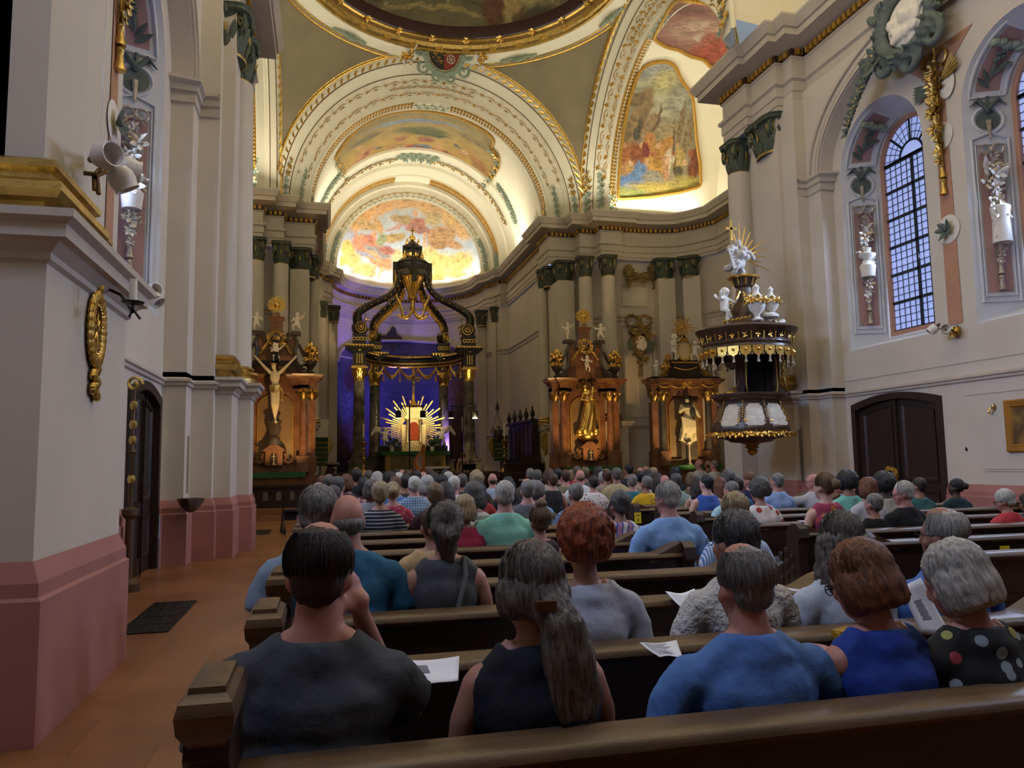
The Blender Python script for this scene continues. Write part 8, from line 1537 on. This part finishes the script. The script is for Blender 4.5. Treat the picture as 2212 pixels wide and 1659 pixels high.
for r in T: person(*r[:11], yaw=r[10], nod=r[11]) if 0 else person(r[0], r[1], r[2], r[3], r[4], r[5], r[6], r[7], r[8], r[9], r[10], r[11], name='dress' if r[8] in ('poppy',) else 'shirt' if r[4] == 'm' else 'blouse')
q = person(1782, 1047, 6.65, 'curly light brown haired woman in orange and magenta sleeveless dress', 'f', 'lowbun', 'lbrown', 'none', 'orange', 'pale', 22, 4, name='dress', hero=150)
p = person(1955, 1062, 6.65, 'white haired man in glasses and navy jumper, face in profile', 'm', 'short', 'white', 'long', '#12141b', 'pink', 58, 10, hero=150); glasses(p, 58, 10)
p = person(1757, 1038, 9.65, 'bald man in glasses and white shirt, arm stretched along the pew', 'm', 'bald', 'silver', 'collar', '#b3b6bf', 'pink', 75, 0, 'pew'); glasses(p, 75, 0)
p = person(1623, 1034, 10.55, 'reddish cropped man in navy shirt leaning on the pew', 'm', 'short', 'auburn', 'short', '#232348', 'pink', 50, 18, 'pew')
p = person(2176, 1077, 6.6, 'white haired woman in glasses and coral red jacket at the right edge', 'f', 'pixie', 'white', 'long', '#b3343c', 'fair', 42, 16, name='jacket', hero=150); glasses(p, 42, 16)
p = person(2222, 1082, 7.3, 'dark haired person with glasses cut by the right edge', 'f', 'bob', 'dbrown', 'short', '#3d3f4a', 'tan', 40, 8, lod=.02); glasses(p, 40, 8)
for r in ((1511, 1001, 19.0, 'balding man in white shirt in profile before the saint altar', 'm', 'bald', 'lbrown', 'collar', '#b9b4ac', 'pink', 60), (1530, 1003, 19.2, 'shaven man in black behind the white shirts', 'm', 'bald', 'dbrown', 'short', '#14141a', 'tan', 20), (1543, 1004, 18.8, 'grey haired man in white shirt below the pulpit', 'm', 'short', 'grey', 'collar', '#bcb8b0', 'pink', 50), (1577, 1003, 18.6, 'blond haired woman in orange-red top under the pulpit', 'f', 'short', 'blond', 'short', '#a8401f', 'fair', 40), (1582, 995, 19.6, 'dark haired person in white blouse behind the orange top', 'f', 'pony', 'black', 'short', '#b4b0ac', 'fair', 40), (1603, 1001, 19.2, 'brown haired person beside the pulpit pier', 'f', 'short', 'brown', 'short', '#a8a090', 'fair', 30)):
    q = ony(r[0], r[1], r[2]); person(*r[:10], yaw=r[10], zh=q.z)
# singer and harpist on the stage
def standing(name_label, loc, s, armsL, armsR, dress, hk, hc, rz=0, seated=False):
    root = thing('person', name_label, 'person', loc, rz); root.scale = (s,)*3; m = MB(); H0 = .33
    m.ell((0, 0, 1.62-.07), (.076, .095, .115), 14); m.ell((0, .045, 1.50), (.052, .05, .06), 10); m.ell((0, .10, 1.53), (.012, .02, .025), 8); m.ell((0, .085, 1.555), (.05, .02, .013), 8); m.ell((0, .09, 1.49), (.022, .012, .01), 8)
    m.tube([(0, -.01, 1.30), (0, 0, 1.42), (0, .005, 1.48)], [.07, .05, .05], 10); m.ell((0, 0, 1.22), (.16, .10, .14), 12); m.ell((0, 0, 1.04), (.13, .095, .14), 12); m.ell((0, 0, .90), (.17, .12, .14), 12)
    for s_, A in ((-1, armsL), (1, armsR)): m.ell((s_*.15, 0, 1.31), (.06, .055, .055), 8); limb(m, A, [.05, .042, .036, .026][:len(A)], 10); hand(m, A[-1], np.array(A[-1])-np.array(A[-2]), (0, 1, 0), 1, s_)
    if seated:
        for s_ in (-1, 1): limb(m, [(s_*.09, 0, .86), (s_*.12, .42, .84), (s_*.12, .44, .42)], [.09, .07, .05], 10)
    else:
        for s_ in (-1, 1): limb(m, [(s_*.09, 0, .86), (s_*.09, .01, .48), (s_*.09, 0, .08)], [.085, .062, .042], 10); m.ell((s_*.09, .06, .04), (.04, .11, .04), 8)
    b = link('body', blob(m, 'body', SK['pale'], .014, 2), root)
    m = MB(); m.ell((0, 0, 1.20), (.172, .115, .12), 14); m.ell((0, 0, 1.04), (.145, .108, .15), 12)
    for i in range(14): t = i/13; m.ell((0, .0, .95-.85*t if not seated else .95-.2*t), (.18+.12*t, .13+.1*t, .10), 12)
    for s_ in (-1, 1): m.tube([(s_*.09, .08, 1.27), (s_*.10, .03, 1.37), (s_*.09, -.06, 1.30)], .018, 6)
    link('dress', blob(m, 'dress', cl(dress) if dress[0] == '#' else PT[dress](), .018, 2, lambda c, n: c+n*(.02*np.sin(np.arctan2(c[:, 1], c[:, 0])*13)*np.clip(1-c[:, 2], 0, 1))[:, None]), root)
    h = link('hair', hair(hk, .014, 0, 2), root); h.matrix_local = Matrix.Translation((0, -.0, .245)); setm(h, HM[hc]); return root
q = ony(1003, 979, 34.5); standing('singer in shimmering sleeveless gown behind a black music stand', (q.x, 34.9, .35), 1.02, [(-.17, 0, 1.31), (-.22, .0, 1.08), (-.24, .05, .86), (-.22, .08, .78)], [(.17, 0, 1.31), (.23, .0, 1.08), (.26, .05, .86), (.24, .08, .78)], '#8f7f74', 'long', 'lbrown', pi-.15)
standing('harpist in pale dress seated behind the orange harp', (3.86, 34.75, -.05), 1.0, [(-.17, 0, 1.31), (-.25, .12, 1.12), (-.22, .32, 1.18), (-.18, .4, 1.2)], [(.17, 0, 1.31), (.25, .1, 1.1), (.22, .3, 1.1), (.18, .38, 1.12)], '#b48a6a', 'long', 'lbrown', pi-.5, True)
m = MB(); m.box(-.22, .22, -.2, .2, .38, .44); [m.tube([(sx*.18, sy*.16, 0), (sx*.18, sy*.16, .38)], .02, 6) for sx in (-1, 1) for sy in (-1, 1)]; tag(m.build('stool', DARKM, smooth=False), 'black stool under the harpist', 'stool').location = (3.86, 34.75, .35)
# ================================================================ PAPERS AND SMALL THINGS ON THE PEWS
def sheet(label, corners, lines, curl=.012, cat='sheet of paper', z=.0):
    """a printed sheet lying or held; corners: 4 world points, near left, near right, far right, far left"""
    A, B, Cc, D = [np.asarray(c, float) for c in corners]; n = 9; rows = []
    nn = nrm(np.cross(B-A, D-A)); nn = nn if nn[2] > 0 else -nn
    for i in range(n): rows.append([((A*(1-u)+B*u)*(1-v)+(D*(1-u)+Cc*u)*v)+nn*curl*(sin(u*5+v*2)+.6*cos(v*6))*.5 for u in np.linspace(0, 1, n) for v in (i/(n-1),)])
    m = MB(); m.loft(rows, False); o = m.build('paper', PAPER); s = o.modifiers.new('t', 'SOLIDIFY'); s.thickness = .0015; tag(o, label, cat, 'programme sheets'); k = MB()
    for (u0, u1, v) in lines:
        P = []
        for u in np.linspace(u0, u1, 8): b = ((A*(1-u)+B*u)*(1-v)+(D*(1-u)+Cc*u)*v)+nn*(curl*(sin(u*5+v*2)+.6*cos(v*6))*.5+.0022); P.append(b)
        d = nrm(D-A)*.0016; k.loft([[p-d for p in P], [p+d for p in P]], False)
    if lines: k.build('printed_lines', INK, o, smooth=False)
    return o
LN = [(.25+.02*(i % 3), .25+.34+.05*((i*7) % 4)/3, .30+.028*i) for i in range(14)]; LW = [(.08, .55+.3*((i*5) % 4)/4, .12+.055*i) for i in range(15)]
zt = RAILZ+.006; y1 = rowL(1)
sheet('white programme sheets hanging over the second rail left of the ponytail woman', (onz(905, 1484, zt-.03), onz(990, 1470, zt-.03), onz(992, 1420, zt+.012), onz(868, 1431, zt+.012)), [(.12+.0*i, .40, .45+.035*i) for i in range(10)], .006)
sheet('open programme on the second rail left of the light blue shirt', (onz(1425, 1421, zt), onz(1475, 1418, zt), onz(1462, 1385, zt+.01), onz(1381, 1391, zt+.012)), LW, .008)
sheet('crumpled white song sheet hanging over the third rail', (onz(1492, 1331, RAILZ-.03), onz(1541, 1322, RAILZ-.02), onz(1500, 1277, zt+.02), onz(1437, 1284, zt+.015)), LW, .02)
q = ony(2005, 1310, 2.42); sheet('printed lyric sheet held upright by the silver bobbed woman', (q+Vector((-.02, .02, -.10)), q+Vector((.15, .06, -.13)), q+Vector((.06, .10, .085)), q+Vector((-.065, .06, .06))), LN, .006)
q = ony(1778, 1515, 2.33); sheet('programme sheet on the lap between blue shirt and blue dress', (q+Vector((-.06, -.05, -.02)), q+Vector((.07, -.05, -.01)), q+Vector((.07, .06, .01)), q+Vector((-.05, .06, .0))), LN, .004)
q = ony(866, 1266, 4.1); sheet('folded white leaflet held by the man in the teal polo', (q+Vector((-.03, 0, -.03)), q+Vector((.02, .02, -.02)), q+Vector((.035, .02, .04)), q+Vector((-.01, 0, .03))), [], .003)
q = onz(1745, 1280, RAILZ+.01); sheet('white sheet on the third rail beside the wavy grey hair', (q+Vector((-.10, -.08, .02)), q+Vector((.12, -.08, 0)), q+Vector((.13, .07, 0)), q+Vector((-.08, .07, .01))), LW, .01)
y2 = ROWR[2]; sheet('white sheet lying on a pew rail behind the orange dress', ((4.95, y2+.9, zt), (5.25, y2+.9, zt), (5.25, y2+1.06, zt), (4.95, y2+1.06, zt)), [], .004)
q = onz(1828, 1374, RAILZ+.02); m = MB(); m.box(-.05, .06, -.03, .03, 0, .025); m.tube([(-.05, 0, .012), (-.07, 0, .012)], .012, 6); o = tag(m.build('yellow_packet', mat('yellow_wrapper', '#a8832a', .4, var=.15)), 'small yellow packet on the rail beside the blue dress', 'packet'); o.location = q; o.rotation_euler = (0, 0, .4)
q = onz(1690, 1222, .35); m = MB(); m.ell((0, 0, .12), (.16, .10, .13), 12); m.tube([(-.1, 0, .2), (-.03, 0, .3), (.08, 0, .22)], .012, 6); tag(m.build('handbag', mat('black_leather', '#101012', .4)), 'black handbag on the floor by the curled pew end', 'bag').location = (3.1, 4.4, 0)
m = MB(); m.tube([(0, .15*cos(a), .15*sin(a)) for a in np.arange(20)*2*pi/20], .028, 7, True)
for i in range(24): a = i*.7; leafy(m, (-.02, .15*cos(a), .15*sin(a)), (-1, 0, 0), .06, 4)
tag(m.build('door_garland', GDULL), 'small dried garland hanging on the right dark door', 'garland').location = (XR-.02, 13.6, 1.15)
